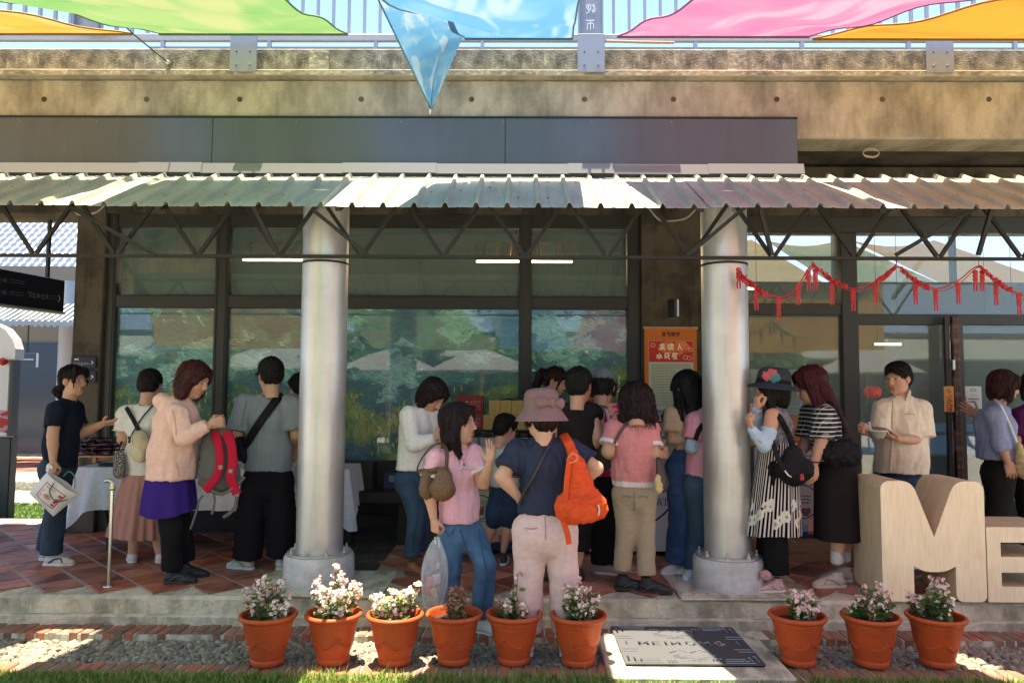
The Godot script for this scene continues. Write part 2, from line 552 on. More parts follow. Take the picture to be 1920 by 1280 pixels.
func materials() -> void:
	M.grain_n = normal_tex(3, 0.2, 256, 3.0)
	M.fold_n = normal_tex(9, 0.010, 512, 7.0, false)
	M.cloth_var = weave_tex(4, Color(0.965, 0.965, 0.965), Color(1, 1, 1), 0.45, 0.05)
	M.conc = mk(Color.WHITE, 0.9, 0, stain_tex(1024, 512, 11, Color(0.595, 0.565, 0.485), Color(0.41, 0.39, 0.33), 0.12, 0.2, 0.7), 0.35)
	bumpy(M.conc, M.grain_n, 0.25)
	M.step = mk(Color.WHITE, 0.9, 0, stain_tex(1024, 512, 21, Color(0.74, 0.715, 0.63), Color(0.52, 0.50, 0.43), 0.15, 0.15, 0.85), 0.5)
	bumpy(M.step, M.grain_n, 0.35)
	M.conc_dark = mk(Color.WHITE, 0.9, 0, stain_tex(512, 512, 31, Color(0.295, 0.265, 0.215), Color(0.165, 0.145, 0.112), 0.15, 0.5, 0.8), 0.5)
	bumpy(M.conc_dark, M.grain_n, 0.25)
	M.pebbledash = mk(Color.WHITE, 0.95, 0, pebble_tex(41), 1.0)
	bumpy(M.pebbledash, M.grain_n, 0.25)
	M.zinc = mk(Color.WHITE, 0.5, 0.05, stain_tex(1024, 512, 51, Color(0.62, 0.635, 0.585), Color(0.46, 0.465, 0.41), 0.05, 0.3, 0.55), 0.6)
	M.zinc_new = mk(L(0.15, 0.155, 0.16), 0.4, 0.1)
	M.panel = mk(Color.WHITE, 0.33, 0.2, stain_tex(512, 256, 61, Color(0.31, 0.335, 0.355), Color(0.28, 0.30, 0.315), 0.03, 0.3, 0.5), 0.25)
	M.galv = mk(Color.WHITE, 0.43, 0.65, stain_tex(512, 512, 71, Color(0.78, 0.77, 0.745), Color(0.64, 0.625, 0.60), 0.03, 0.3, 0.25), 0.8)
	bumpy(M.galv, M.grain_n, 0.06)
	M.cast = mk(Color.WHITE, 0.6, 0.25, stain_tex(256, 256, 75, Color(0.80, 0.79, 0.77), Color(0.60, 0.59, 0.56), 0.10, 0.3, 0.7), 1.5)
	bumpy(M.cast, M.grain_n, 0.7)
	M.frame = mk(L(0.024, 0.025, 0.020), 0.5, 0.1)
	M.truss = mk(L(0.012, 0.011, 0.008), 0.6, 0.1)
	M.grey_paint = mk(L(0.24, 0.26, 0.30), 0.45, 0.1)
	M.white_steel = mk(L(0.32, 0.335, 0.37), 0.4, 0.2)
	M.dark = mk(L(0.010, 0.010, 0.010), 0.95)
	M.dark.metallic_specular = 0.05
	M.black = mk(L(0.006, 0.006, 0.007), 0.5)
	M.black_cloth = cloth(L(0.012, 0.012, 0.013))
	M.wood = mk(Color.WHITE, 0.5, 0, wood_tex(81, Color(0.955, 0.885, 0.745), Color(0.90, 0.805, 0.65)), 1.6, false)
	M.wood_side = mk(Color(0.93, 0.91, 0.88), 0.55, 0, wood_tex(85, Color(0.88, 0.80, 0.67), Color(0.78, 0.68, 0.54)), 1.6, false)
	M.wood_side.uv1_scale = Vector3(1.6, 1.6, 1.6)
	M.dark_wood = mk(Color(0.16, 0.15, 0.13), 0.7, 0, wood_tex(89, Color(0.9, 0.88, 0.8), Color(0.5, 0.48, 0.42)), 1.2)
	M.pine = mk(Color(0.72, 0.55, 0.38), 0.6, 0, wood_tex(91, Color(1, 0.95, 0.85), Color(0.75, 0.62, 0.45)), 2.0)
	var glass := StandardMaterial3D.new()
	glass.transparency = BaseMaterial3D.TRANSPARENCY_ALPHA
	glass.albedo_color = Color(0.75, 0.9, 0.86, 0.06)
	glass.roughness = 0.015
	glass.metallic = 0.03
	glass.metallic_specular = 0.5
	M.glass = glass
	M.white_cloth = cloth(L(0.72, 0.72, 0.76))
	M.brick = []
	for k in 4:
		var t := stain_tex(128, 128, 101 + k, Color(0.66, 0.53, 0.47), Color(0.50, 0.45, 0.40), 0.2, 0.0, 1.1)
		var b := mk([Color(0.92, 0.78, 0.70), Color(0.95, 0.74, 0.66), Color(0.80, 0.76, 0.72), Color(0.90, 0.84, 0.80)][k], 0.9, 0, t, 3.0)
		bumpy(b, M.grain_n, 0.6)
		M.brick.append(b)
	M.tile = []
	for k in 4:
		var t := stain_tex(128, 128, 121 + k, Color(0.71, 0.50, 0.425), Color(0.54, 0.35, 0.295), 0.12, 0.0, 1.2)
		var b := mk([Color(0.88, 0.84, 0.82), Color(1, 0.95, 0.92), Color(0.78, 0.72, 0.70), Color(0.96, 0.82, 0.74)][k], 0.46, 0, t, 2.2)
		b.metallic_specular = 0.35
		M.tile.append(b)
	M.pot = mk(Color.WHITE, 0.45, 0, stain_tex(256, 256, 93, Color(0.74, 0.325, 0.165), Color(0.62, 0.30, 0.18), 0.05, 0.35, 0.6), 2.5)
	M.pot.metallic_specular = 0.35
	M.soil = mk(L(0.03, 0.02, 0.014), 1.0)
	M.leaf = []
	for c in [L(0.05, 0.12, 0.03), L(0.10, 0.17, 0.04), L(0.03, 0.075, 0.03), L(0.17, 0.20, 0.06)]:
		var lf := mk(c, 0.4)
		lf.backlight_enabled = true
		lf.backlight = Color(0.5, 0.6, 0.3)
		M.leaf.append(lf)
	M.petal = []
	for c in [L(0.74, 0.45, 0.40), L(0.82, 0.64, 0.56), L(0.86, 0.77, 0.66), L(0.40, 0.20, 0.12)]:
		var pf := mk(c, 0.6)
		pf.backlight_enabled = true
		pf.backlight = Color(0.5, 0.45, 0.45)
		M.petal.append(pf)
	M.stem = mk(L(0.16, 0.07, 0.035), 0.7)
	M.grass = mk(Color.WHITE, 0.55)
	M.grass.vertex_color_use_as_albedo = true
	M.grass.backlight_enabled = true
	M.grass.backlight = Color(0.6, 0.7, 0.3)
	M.stone = mk(Color.WHITE, 0.85)
	M.stone.vertex_color_use_as_albedo = true
	M.hair = mk(Color.WHITE, 0.55)
	M.hair.vertex_color_use_as_albedo = true
	M.hair.metallic_specular = 0.3
	M.skin = mk(Color.WHITE, 0.52)
	M.skin.vertex_color_use_as_albedo = true
	M.skin.metallic_specular = 0.4
	M.paint = mk(Color.WHITE, 0.6)
	M.paint.vertex_color_use_as_albedo = true
	M.red = mk(L(0.42, 0.012, 0.02), 0.5)
	M.steel = mk(L(0.55, 0.53, 0.48), 0.25, 0.9)
	M.brass = mk(L(0.6, 0.45, 0.2), 0.3, 0.9)

# ---------------------------------------------------------------- rounded bodies: a distance field on a grid, meshed as surface nets
class Sdf:
	var lo: Vector3
	var h: float
	var nx: int
	var ny: int
	var nz: int
	var f := PackedFloat32Array()

	func _init(a: Vector3, b: Vector3, cell: float) -> void:
		lo = a
		h = cell
		nx = int((b.x - a.x) / cell) + 2
		ny = int((b.y - a.y) / cell) + 2
		nz = int((b.z - a.z) / cell) + 2
		f.resize(nx * ny * nz)
		f.fill(9.0)

	func cap(a: Vector3, b: Vector3, ra: float, rb: float, k := 0.03, s := 1.0, w := Vector3.BACK, flat_b := false, flat_a := false) -> Sdf:
		# a tapered capsule from a to b; s > 1 makes it s times thinner along w
		var ab := b - a
		var ln := maxf(ab.length(), 1e-5)
		var u := ab / ln
		w = (w - u * w.dot(u))
		if w.length() < 0.05: w = Vector3.ZERO
		else: w = w.normalized()
		var s1 := s - 1.0
		var m := maxf(ra, rb) + k + h * 2.0
		var mn := a.min(b) - Vector3(m, m, m) - lo
		var mx := a.max(b) + Vector3(m, m, m) - lo
		var x0 := maxi(0, int(mn.x / h))
		var x1 := mini(nx - 1, int(mx.x / h) + 1)
		var y0 := maxi(0, int(mn.y / h))
		var y1 := mini(ny - 1, int(mx.y / h) + 1)
		var z0 := maxi(0, int(mn.z / h))
		var z1 := mini(nz - 1, int(mx.z / h) + 1)
		var dr := rb - ra
		for z in range(z0, z1 + 1):
			for y in range(y0, y1 + 1):
				var i := (z * ny + y) * nx + x0
				for x in range(x0, x1 + 1):
					var p := lo + Vector3(x, y, z) * h - a
					var along := p.dot(u)
					var t := clampf(along / ln, 0.0, 1.0)
					var q := p - ab * t
					if s1 != 0.0: q += w * (q.dot(w) * s1)
					var d := q.length() - (ra + dr * t)
					if flat_b and along > ln - 0.02: d = maxf(d, along - ln)
					if flat_a and along < 0.02: d = maxf(d, -along)
					var g := f[i]
					var e := k - absf(g - d)
					if e > 0.0: f[i] = minf(g, d) - e * e * 0.25 / k
					elif d < g: f[i] = d
					i += 1
		return self

	func ell(c: Vector3, r: Vector3, k := 0.02, sub := false, b := Basis.IDENTITY) -> Sdf:
		# an ellipsoid, added or (sub) taken away
		var m := maxf(r.x, maxf(r.y, r.z)) + k + h * 2.0
		var mn := c - Vector3(m, m, m) - lo
		var mx := c + Vector3(m, m, m) - lo
		var x0 := maxi(0, int(mn.x / h))
		var x1 := mini(nx - 1, int(mx.x / h) + 1)
		var y0 := maxi(0, int(mn.y / h))
		var y1 := mini(ny - 1, int(mx.y / h) + 1)
		var z0 := maxi(0, int(mn.z / h))
		var z1 := mini(nz - 1, int(mx.z / h) + 1)
		var bi := b.inverse()
		var r2 := r * r
		for z in range(z0, z1 + 1):
			for y in range(y0, y1 + 1):
				var i := (z * ny + y) * nx + x0
				for x in range(x0, x1 + 1):
					var p := bi * (lo + Vector3(x, y, z) * h - c)
					var k0 := (p / r).length()
					var k1 := maxf((p / r2).length(), 1e-6)
					var d := k0 * (k0 - 1.0) / k1
					var g := f[i]
					if sub:
						d = -d
						var e := k - absf(g - d)
						if e > 0.0: f[i] = maxf(g, d) + e * e * 0.25 / k
						elif d > g: f[i] = d
					else:
						var e := k - absf(g - d)
						if e > 0.0: f[i] = minf(g, d) - e * e * 0.25 / k
						elif d < g: f[i] = d
					i += 1
		return self

	func at(p: Vector3) -> float:
		var q := (p - lo) / h
		var x := clampi(int(q.x), 0, nx - 2)
		var y := clampi(int(q.y), 0, ny - 2)
		var z := clampi(int(q.z), 0, nz - 2)
		var w := q - Vector3(x, y, z)
		var i := (z * ny + y) * nx + x
		var a := lerpf(lerpf(f[i], f[i + 1], w.x), lerpf(f[i + nx], f[i + nx + 1], w.x), w.y)
		i += nx * ny
		var b := lerpf(lerpf(f[i], f[i + 1], w.x), lerpf(f[i + nx], f[i + nx + 1], w.x), w.y)
		return lerpf(a, b, w.z)

	func slope(p: Vector3) -> Vector3:
		var g := Vector3(at(p + Vector3(h, 0, 0)) - at(p - Vector3(h, 0, 0)), at(p + Vector3(0, h, 0)) - at(p - Vector3(0, h, 0)), at(p + Vector3(0, 0, h)) - at(p - Vector3(0, 0, h)))
		return g.normalized() if g.length() > 1e-6 else Vector3.UP

	func clip(nrm: Vector3, at: Vector3) -> Sdf:
		# keeps the side that nrm points away from
		var i := 0
		for z in nz:
			for y in ny:
				for x in nx:
					if f[i] < 0.2:
						var d := (lo + Vector3(x, y, z) * h - at).dot(nrm)
						if d > f[i]: f[i] = d
					i += 1
		return self

	func arrays() -> Array:
		var at := PackedInt32Array()
		at.resize(f.size())
		at.fill(-1)
		var v := PackedVector3Array()
		var idx := PackedInt32Array()
		var sx := 1
		var sy := nx
		var sz := nx * ny
		var lim := h * 3.0
		for z in nz - 1:
			for y in ny - 1:
				var i := (z * ny + y) * nx
				for x in nx - 1:
					var f0 := f[i]
					if f0 < lim and f0 > -lim:
						var f1 := f[i + 1]
						var f2 := f[i + sy]
						var f3 := f[i + sy + 1]
						var f4 := f[i + sz]
						var f5 := f[i + sz + 1]
						var f6 := f[i + sz + sy]
						var f7 := f[i + sz + sy + 1]
						var m := int(f0 < 0.0) + int(f1 < 0.0) + int(f2 < 0.0) + int(f3 < 0.0) + int(f4 < 0.0) + int(f5 < 0.0) + int(f6 < 0.0) + int(f7 < 0.0)
						if m > 0 and m < 8:
							var s := Vector3.ZERO
							var c := 0
							if (f0 < 0.0) != (f1 < 0.0):
								s += Vector3(f0 / (f0 - f1), 0, 0); c += 1
							if (f2 < 0.0) != (f3 < 0.0):
								s += Vector3(f2 / (f2 - f3), 1, 0); c += 1
							if (f4 < 0.0) != (f5 < 0.0):
								s += Vector3(f4 / (f4 - f5), 0, 1); c += 1
							if (f6 < 0.0) != (f7 < 0.0):
								s += Vector3(f6 / (f6 - f7), 1, 1); c += 1
							if (f0 < 0.0) != (f2 < 0.0):
								s += Vector3(0, f0 / (f0 - f2), 0); c += 1
							if (f1 < 0.0) != (f3 < 0.0):
								s += Vector3(1, f1 / (f1 - f3), 0); c += 1
							if (f4 < 0.0) != (f6 < 0.0):
								s += Vector3(0, f4 / (f4 - f6), 1); c += 1
							if (f5 < 0.0) != (f7 < 0.0):
								s += Vector3(1, f5 / (f5 - f7), 1); c += 1
							if (f0 < 0.0) != (f4 < 0.0):
								s += Vector3(0, 0, f0 / (f0 - f4)); c += 1
							if (f1 < 0.0) != (f5 < 0.0):
								s += Vector3(1, 0, f1 / (f1 - f5)); c += 1
							if (f2 < 0.0) != (f6 < 0.0):
								s += Vector3(0, 1, f2 / (f2 - f6)); c += 1
							if (f3 < 0.0) != (f7 < 0.0):
								s += Vector3(1, 1, f3 / (f3 - f7)); c += 1
							at[i] = v.size()
							v.append(lo + (Vector3(x, y, z) + s / c) * h)
							if y > 0 and z > 0 and (f0 < 0.0) != (f1 < 0.0): face(idx, at[i - sy - sz], at[i - sz], at[i], at[i - sy], f0 < 0.0)
							if x > 0 and z > 0 and (f0 < 0.0) != (f2 < 0.0): face(idx, at[i - sx - sz], at[i - sx], at[i], at[i - sz], f0 < 0.0)
							if x > 0 and y > 0 and (f0 < 0.0) != (f4 < 0.0): face(idx, at[i - sx - sy], at[i - sy], at[i], at[i - sx], f0 < 0.0)
					i += 1
		var n := PackedVector3Array()
		n.resize(v.size())
		for t in range(0, idx.size(), 3):
			var a := idx[t]
			var b := idx[t + 1]
			var c := idx[t + 2]
			var w := (v[c] - v[a]).cross(v[b] - v[a])
			n[a] += w
			n[b] += w
			n[c] += w
		for t in n.size(): n[t] = n[t].normalized()
		return [v, n, idx]

	func face(idx: PackedInt32Array, a: int, b: int, c: int, d: int, inside: bool) -> void:
		# a, b, c, d run counter-clockwise about the edge's direction; front faces run clockwise
		if a < 0 or b < 0 or c < 0 or d < 0: return
		if inside: idx.append_array(PackedInt32Array([a, c, b, a, d, c]))
		else: idx.append_array(PackedInt32Array([a, b, c, a, c, d]))

func rough_up(a: Array, amp: float, freq: Vector3, sd := 1, crease := false) -> Array:
	# moves a surface in and out along its normals (folds of cloth, strands of hair)
	var n := FastNoiseLite.new()
	n.seed = sd
	n.frequency = 1.0
	n.fractal_octaves = 2
	var v: PackedVector3Array = a[0]
	var nn: PackedVector3Array = a[1]
	var idx: PackedInt32Array = a[2]
	for i in v.size():
		var q := n.get_noise_3dv(v[i] * freq)
		v[i] += nn[i] * (q if not crease else 0.45 - absf(q) * 2.2) * amp
	var m := PackedVector3Array()
	m.resize(v.size())
	for t in range(0, idx.size(), 3):
		var w := (v[idx[t + 2]] - v[idx[t]]).cross(v[idx[t + 1]] - v[idx[t]])
		m[idx[t]] += w
		m[idx[t + 1]] += w
		m[idx[t + 2]] += w
	for t in m.size(): m[t] = m[t].normalized()
	return [v, m, idx] if a.size() < 4 else [v, m, idx, a[3]]

func as_mesh(a: Array, colr = null) -> ArrayMesh:
	var b := MB.new()
	b.colored = colr != null or a.size() > 3
	b.add_arrays(a, Transform3D.IDENTITY, colr)
	return b.mesh()

# ---------------------------------------------------------------- people
const SKIN := Color(0.50, 0.285, 0.185)
var T := {}          # templates: head, hands, shoes

func templates() -> void:
	var s := Sdf.new(Vector3(-0.11, -0.17, -0.13), Vector3(0.11, 0.14, 0.13), 0.0042)
	s.ell(Vector3(0, 0.03, -0.012), Vector3(0.074, 0.088, 0.092), 0.01)
	s.ell(Vector3(0, -0.042, 0.02), Vector3(0.060, 0.072, 0.064), 0.03)
	s.cap(Vector3(-0.028, -0.088, 0.03), Vector3(0.028, -0.088, 0.03), 0.022, 0.022, 0.03)
	s.ell(Vector3(0, -0.098, 0.056), Vector3(0.02, 0.016, 0.016), 0.02)
	for e in [-1.0, 1.0]:
		s.ell(Vector3(e * 0.041, -0.03, 0.05), Vector3(0.025, 0.026, 0.024), 0.03)
		s.cap(Vector3(e * 0.012, 0.019, 0.078), Vector3(e * 0.046, 0.018, 0.062), 0.009, 0.008, 0.015)
		s.ell(Vector3(e * 0.031, 0.001, 0.088), Vector3(0.017, 0.011, 0.014), 0.012, true)
		s.ell(Vector3(e * 0.031, 0.0, 0.068), Vector3(0.0135, 0.010, 0.0115), 0.006)
		s.ell(Vector3(e * 0.079, -0.008, -0.006), Vector3(0.008, 0.03, 0.018), 0.008, false, Basis(Vector3(0, 1, 0), e * -0.35))
		s.ell(Vector3(e * 0.011, -0.034, 0.089), Vector3(0.009, 0.008, 0.011), 0.008)
	s.cap(Vector3(0, 0.008, 0.082), Vector3(0, -0.028, 0.099), 0.008, 0.011, 0.012)
	s.cap(Vector3(-0.017, -0.062, 0.079), Vector3(0.017, -0.062, 0.079), 0.006, 0.006, 0.010)
	s.cap(Vector3(-0.014, -0.072, 0.077), Vector3(0.014, -0.072, 0.077), 0.007, 0.007, 0.010)
	s.ell(Vector3(0, -0.067, 0.089), Vector3(0.02, 0.0018, 0.008), 0.003, true)
	s.cap(Vector3(0, -0.06, -0.025), Vector3(0, -0.16, -0.035), 0.05, 0.05, 0.04)
	var a := s.arrays()
	var c := PackedColorArray()
	for p: Vector3 in a[0]:
		var k := Color.WHITE
		if p.z > 0.066:
			if absf(p.x) < 0.022 and p.y < -0.054 and p.y > -0.081: k = Color(0.86, 0.52, 0.50)
			elif absf(p.x) > 0.011 and absf(p.x) < 0.05 and p.y > 0.019 - 0.05 * absf(absf(p.x) - 0.03) and p.y < 0.0245: k = Color(0.28, 0.25, 0.24)
		if p.z > 0.055 and p.z < 0.09 and pow((absf(p.x) - 0.031) / 0.0145, 2.0) + pow((p.y - 0.0005) / 0.0062, 2.0) < 1.0:
			k = Color(0.03, 0.04, 0.05) if absf(absf(p.x) - 0.031) < 0.0062 or p.y > 0.004 else Color(1.15, 1.8, 2.4)
		if absf(p.x) > 0.074: k = Color(0.95, 0.82, 0.8)
		if absf(p.x) > 0.02 and absf(p.x) < 0.055 and p.y < -0.01 and p.y > -0.05 and p.z > 0.04: k = Color(1.03, 0.93, 0.91)
		c.append(k)
	a.append(c)
	T.head = a
	# hands: the wrist at the origin, fingers towards -y, the palm towards +z, the thumb on the +x side
	for pose in ["relaxed", "grip", "open"]:
		var q := Sdf.new(Vector3(-0.07, -0.215, -0.04), Vector3(0.10, 0.04, 0.11), 0.0042)
		q.cap(Vector3(0, 0.03, 0), Vector3(0, -0.02, 0), 0.024, 0.026, 0.015, 1.25)
		q.cap(Vector3(0.018, -0.03, 0), Vector3(0.022, -0.08, 0), 0.022, 0.020, 0.012, 1.5)
		q.cap(Vector3(-0.014, -0.03, 0), Vector3(-0.024, -0.077, 0), 0.021, 0.018, 0.012, 1.5)
		q.cap(Vector3(0, -0.03, 0), Vector3(0, -0.08, 0), 0.022, 0.019, 0.012, 1.5)
		var bend: Array = {"relaxed": [0.25, 0.45, 0.35], "grip": [0.9, 1.35, 0.9], "open": [0.05, 0.12, 0.1]}[pose]
		for fi in 4:
			var base := Vector3([0.031, 0.0105, -0.0105, -0.029][fi], [-0.085, -0.09, -0.087, -0.079][fi], 0)
			var ln: float = [0.070, 0.078, 0.073, 0.058][fi]
			var fan: float = [0.10, 0.03, -0.04, -0.12][fi] * (1.3 if pose == "open" else 0.7)
			var ang := 0.0
			var p := base
			for sg in 3:
				ang += bend[sg] * (1.0 + 0.12 * fi)
				var d := Vector3(sin(fan) * cos(ang), -cos(fan) * cos(ang), sin(ang)).normalized()
				var l2: float = ln * [0.45, 0.31, 0.24][sg]
				q.cap(p, p + d * l2, 0.0092 - 0.0008 * sg, 0.0086 - 0.0009 * sg, 0.004)
				p += d * l2
		var t0 := Vector3(0.024, -0.022, 0.006)
		var t1 := Vector3(0.052, -0.055, 0.016)
		var t2 := Vector3(0.060, -0.088, 0.020)
		var t3 := Vector3(0.060, -0.110, 0.022)
		if pose == "grip":
			t1 = Vector3(0.046, -0.052, 0.026)
			t2 = Vector3(0.036, -0.078, 0.046)
			t3 = Vector3(0.016, -0.088, 0.056)
		if pose == "open":
			t1 = Vector3(0.056, -0.045, 0.012)
			t2 = Vector3(0.076, -0.072, 0.014)
			t3 = Vector3(0.086, -0.092, 0.016)
		q.cap(t0, t1, 0.015, 0.011, 0.012)
		q.cap(t1, t2, 0.0105, 0.009, 0.004)
		q.cap(t2, t3, 0.009, 0.0075, 0.004)
		T[pose] = q.arrays()
	# shoes: the ankle above the origin, the toe towards +z, the ground at y = 0
	var sh := Sdf.new(Vector3(-0.06, -0.01, -0.11), Vector3(0.06, 0.13, 0.21), 0.006)
	sh.cap(Vector3(0, 0.044, -0.045), Vector3(0.004, 0.030, 0.11), 0.037, 0.038, 0.02, 1.25, Vector3.UP)
	sh.cap(Vector3(0, 0.03, 0.09), Vector3(0.006, 0.026, 0.145), 0.040, 0.032, 0.02, 1.45, Vector3.UP)
	sh.cap(Vector3(0, 0.06, -0.03), Vector3(0, 0.112, -0.025), 0.036, 0.036, 0.02, 1.0, Vector3.BACK, true)
	sh.cap(Vector3(0, 0.068, 0.0), Vector3(0, 0.040, 0.09), 0.030, 0.026, 0.03)
	sh.clip(Vector3.DOWN, Vector3(0, 0.0, 0))
	T.shoe = sh.arrays()
	var so := Sdf.new(Vector3(-0.07, -0.01, -0.12), Vector3(0.07, 0.06, 0.22), 0.006)
	so.cap(Vector3(0, 0.012, -0.05), Vector3(0.004, 0.012, 0.08), 0.039, 0.042, 0.02)
	so.cap(Vector3(0.004, 0.012, 0.06), Vector3(0.007, 0.012, 0.142), 0.043, 0.034, 0.02)
	so.clip(Vector3.DOWN, Vector3(0, 0.0, 0))
	so.clip(Vector3.UP, Vector3(0, 0.024, 0))
	T.sole = so.arrays()

func hair_arrays(style: String, colr: Color, sd: int) -> Array:
	var s := Sdf.new(Vector3(-0.16, -0.42, -0.24), Vector3(0.16, 0.18, 0.14), 0.0062)
	if style == "long": s = Sdf.new(Vector3(-0.17, -0.42, -0.22), Vector3(0.17, 0.18, 0.14), 0.0068)
	elif style == "short": s = Sdf.new(Vector3(-0.12, -0.12, -0.15), Vector3(0.12, 0.17, 0.14), 0.0055)
	var fr := Vector3(60, 10, 60)
	match style:
		"short":
			s.ell(Vector3(0, 0.048, -0.012), Vector3(0.086, 0.088, 0.103), 0.01)
			s.ell(Vector3(0, 0.0, -0.055), Vector3(0.078, 0.075, 0.055), 0.02)
			s.ell(Vector3(0, -0.045, 0.095), Vector3(0.088, 0.10, 0.085), 0.01, true)
			s.ell(Vector3(0, -0.08, 0.02), Vector3(0.11, 0.075, 0.07), 0.02, true)
			s.ell(Vector3(0.01, 0.085, 0.06), Vector3(0.06, 0.028, 0.04), 0.02)
			fr = Vector3(70, 50, 70)
		"crop":
			s.ell(Vector3(0, 0.045, -0.014), Vector3(0.088, 0.088, 0.104), 0.01)
			s.ell(Vector3(0, -0.015, -0.055), Vector3(0.080, 0.080, 0.056), 0.03)
			for e in [-1.0, 1.0]: s.cap(Vector3(e * 0.074, 0.03, 0.02), Vector3(e * 0.078, -0.045, 0.012), 0.020, 0.016, 0.02)
			s.ell(Vector3(0, -0.055, 0.098), Vector3(0.066, 0.11, 0.078), 0.012, true)
		"bob", "wavy":
			var w := 1.0 if style == "bob" else 1.12
			s.ell(Vector3(0, 0.045, -0.018), Vector3(0.090 * w, 0.090, 0.106), 0.01)
			s.ell(Vector3(0, -0.03, -0.05), Vector3(0.090 * w, 0.105, 0.068), 0.04)
			for e in [-1.0, 1.0]:
				s.cap(Vector3(e * 0.075, 0.03, 0.02), Vector3(e * 0.083 * w, -0.10, 0.012), 0.024, 0.026 * w, 0.03)
				s.cap(Vector3(e * 0.04, 0.075, 0.07), Vector3(e * 0.075, 0.0, 0.055), 0.018, 0.014, 0.02)
			s.ell(Vector3(0, -0.055, 0.10), Vector3(0.062, 0.11, 0.075), 0.015, true)
			if style == "wavy":
				s.cap(Vector3(-0.08, -0.1, -0.02), Vector3(0.08, -0.1, -0.02), 0.036, 0.036, 0.04)
				s.ell(Vector3(0, -0.08, 0.10), Vector3(0.058, 0.12, 0.08), 0.015, true)
				fr = Vector3(40, 22, 40)
		"shoulder":
			s.ell(Vector3(0, 0.045, -0.018), Vector3(0.090, 0.088, 0.106), 0.01)
			s.cap(Vector3(0, 0.0, -0.06), Vector3(0, -0.15, -0.055), 0.088, 0.078, 0.04, 1.6)
			for e in [-1.0, 1.0]:
				s.cap(Vector3(e * 0.074, 0.04, 0.015), Vector3(e * 0.086, -0.09, -0.005), 0.024, 0.030, 0.03)
				s.cap(Vector3(e * 0.086, -0.09, -0.005), Vector3(e * 0.072, -0.175, 0.02), 0.030, 0.018, 0.02)
				s.cap(Vector3(e * 0.03, 0.085, 0.07), Vector3(e * 0.074, 0.01, 0.06), 0.018, 0.014, 0.02)
			s.ell(Vector3(0, -0.055, 0.105), Vector3(0.060, 0.12, 0.078), 0.015, true)
			fr = Vector3(45, 14, 45)
		"long":
			s.ell(Vector3(0, 0.045, -0.018), Vector3(0.090, 0.088, 0.106), 0.01)
			s.cap(Vector3(0, 0.0, -0.06), Vector3(0, -0.30, -0.085), 0.088, 0.085, 0.05, 1.7)
			for e in [-1.0, 1.0]:
				s.cap(Vector3(e * 0.074, 0.04, 0.02), Vector3(e * 0.088, -0.14, 0.0), 0.024, 0.034, 0.03)
				s.cap(Vector3(e * 0.088, -0.14, 0.0), Vector3(e * 0.08, -0.30, -0.02), 0.034, 0.016, 0.02)
				s.cap(Vector3(e * 0.03, 0.085, 0.07), Vector3(e * 0.074, 0.01, 0.06), 0.02, 0.018, 0.02)
			s.ell(Vector3(0, -0.055, 0.105), Vector3(0.058, 0.12, 0.078), 0.015, true)
			fr = Vector3(45, 9, 45)
		"pony":
			s.ell(Vector3(0, 0.046, -0.016), Vector3(0.083, 0.084, 0.101), 0.01)
			s.ell(Vector3(0, -0.005, -0.05), Vector3(0.074, 0.075, 0.056), 0.02)
			s.ell(Vector3(0, -0.055, 0.098), Vector3(0.084, 0.115, 0.078), 0.012, true)
			s.cap(Vector3(0.05, 0.09, 0.055), Vector3(0.070, -0.05, 0.05), 0.012, 0.007, 0.015)
			s.cap(Vector3(-0.05, 0.09, 0.055), Vector3(-0.070, -0.05, 0.05), 0.012, 0.007, 0.015)
			s.cap(Vector3(-0.045, 0.078, 0.066), Vector3(0.05, 0.062, 0.068), 0.020, 0.018, 0.03)
			s.cap(Vector3(0, 0.035, -0.105), Vector3(0, 0.02, -0.15), 0.030, 0.040, 0.02)
			s.cap(Vector3(0, 0.02, -0.15), Vector3(0, -0.10, -0.165), 0.042, 0.026, 0.02)
			s.cap(Vector3(0, -0.10, -0.165), Vector3(0, -0.17, -0.15), 0.026, 0.006, 0.02)
		"bun":
			s.ell(Vector3(0, 0.046, -0.016), Vector3(0.083, 0.086, 0.102), 0.01)
			s.ell(Vector3(0, -0.01, -0.05), Vector3(0.076, 0.08, 0.058), 0.02)
			s.ell(Vector3(0, -0.06, 0.098), Vector3(0.086, 0.118, 0.078), 0.012, true)
			s.cap(Vector3(0.05, 0.09, 0.06), Vector3(0.072, -0.01, 0.062), 0.016, 0.010, 0.015)
			s.cap(Vector3(-0.05, 0.09, 0.06), Vector3(-0.072, -0.01, 0.062), 0.016, 0.010, 0.015)
			s.cap(Vector3(-0.045, 0.078, 0.066), Vector3(0.05, 0.062, 0.068), 0.020, 0.018, 0.03)
			s.cap(Vector3(0, -0.04, -0.10), Vector3(0, -0.075, -0.135), 0.026, 0.038, 0.02)
			s.cap(Vector3(0, -0.075, -0.135), Vector3(0, -0.125, -0.12), 0.038, 0.018, 0.02)
	var a0 := s.arrays()
	var a := rough_up(a0, 0.008, fr * Vector3(0.6, 0.8, 0.6), sd)
	a = rough_up(a, 0.006, fr * Vector3(1.7, 0.9, 1.7), sd + 3)
	var n := FastNoiseLite.new()
	n.seed = sd
	n.frequency = 1.0
	var c := PackedColorArray()
	for p: Vector3 in a[0]:
		var k := 1.0 + 0.9 * n.get_noise_3dv(p * Vector3(190, 14, 190))
		c.append(Color(colr.r * k, colr.g * k, colr.b * k))
	a.append(c)
	# single locks that follow the surface downwards and fray at its lower edge
	var r := RandomNumberGenerator.new()
	r.seed = 900 + sd
	var mb := MB.new()
	mb.colored = true
	mb.add_arrays(a, Transform3D.IDENTITY)
	var vs: PackedVector3Array = a[0]
	var short := style == "short" or style == "crop"
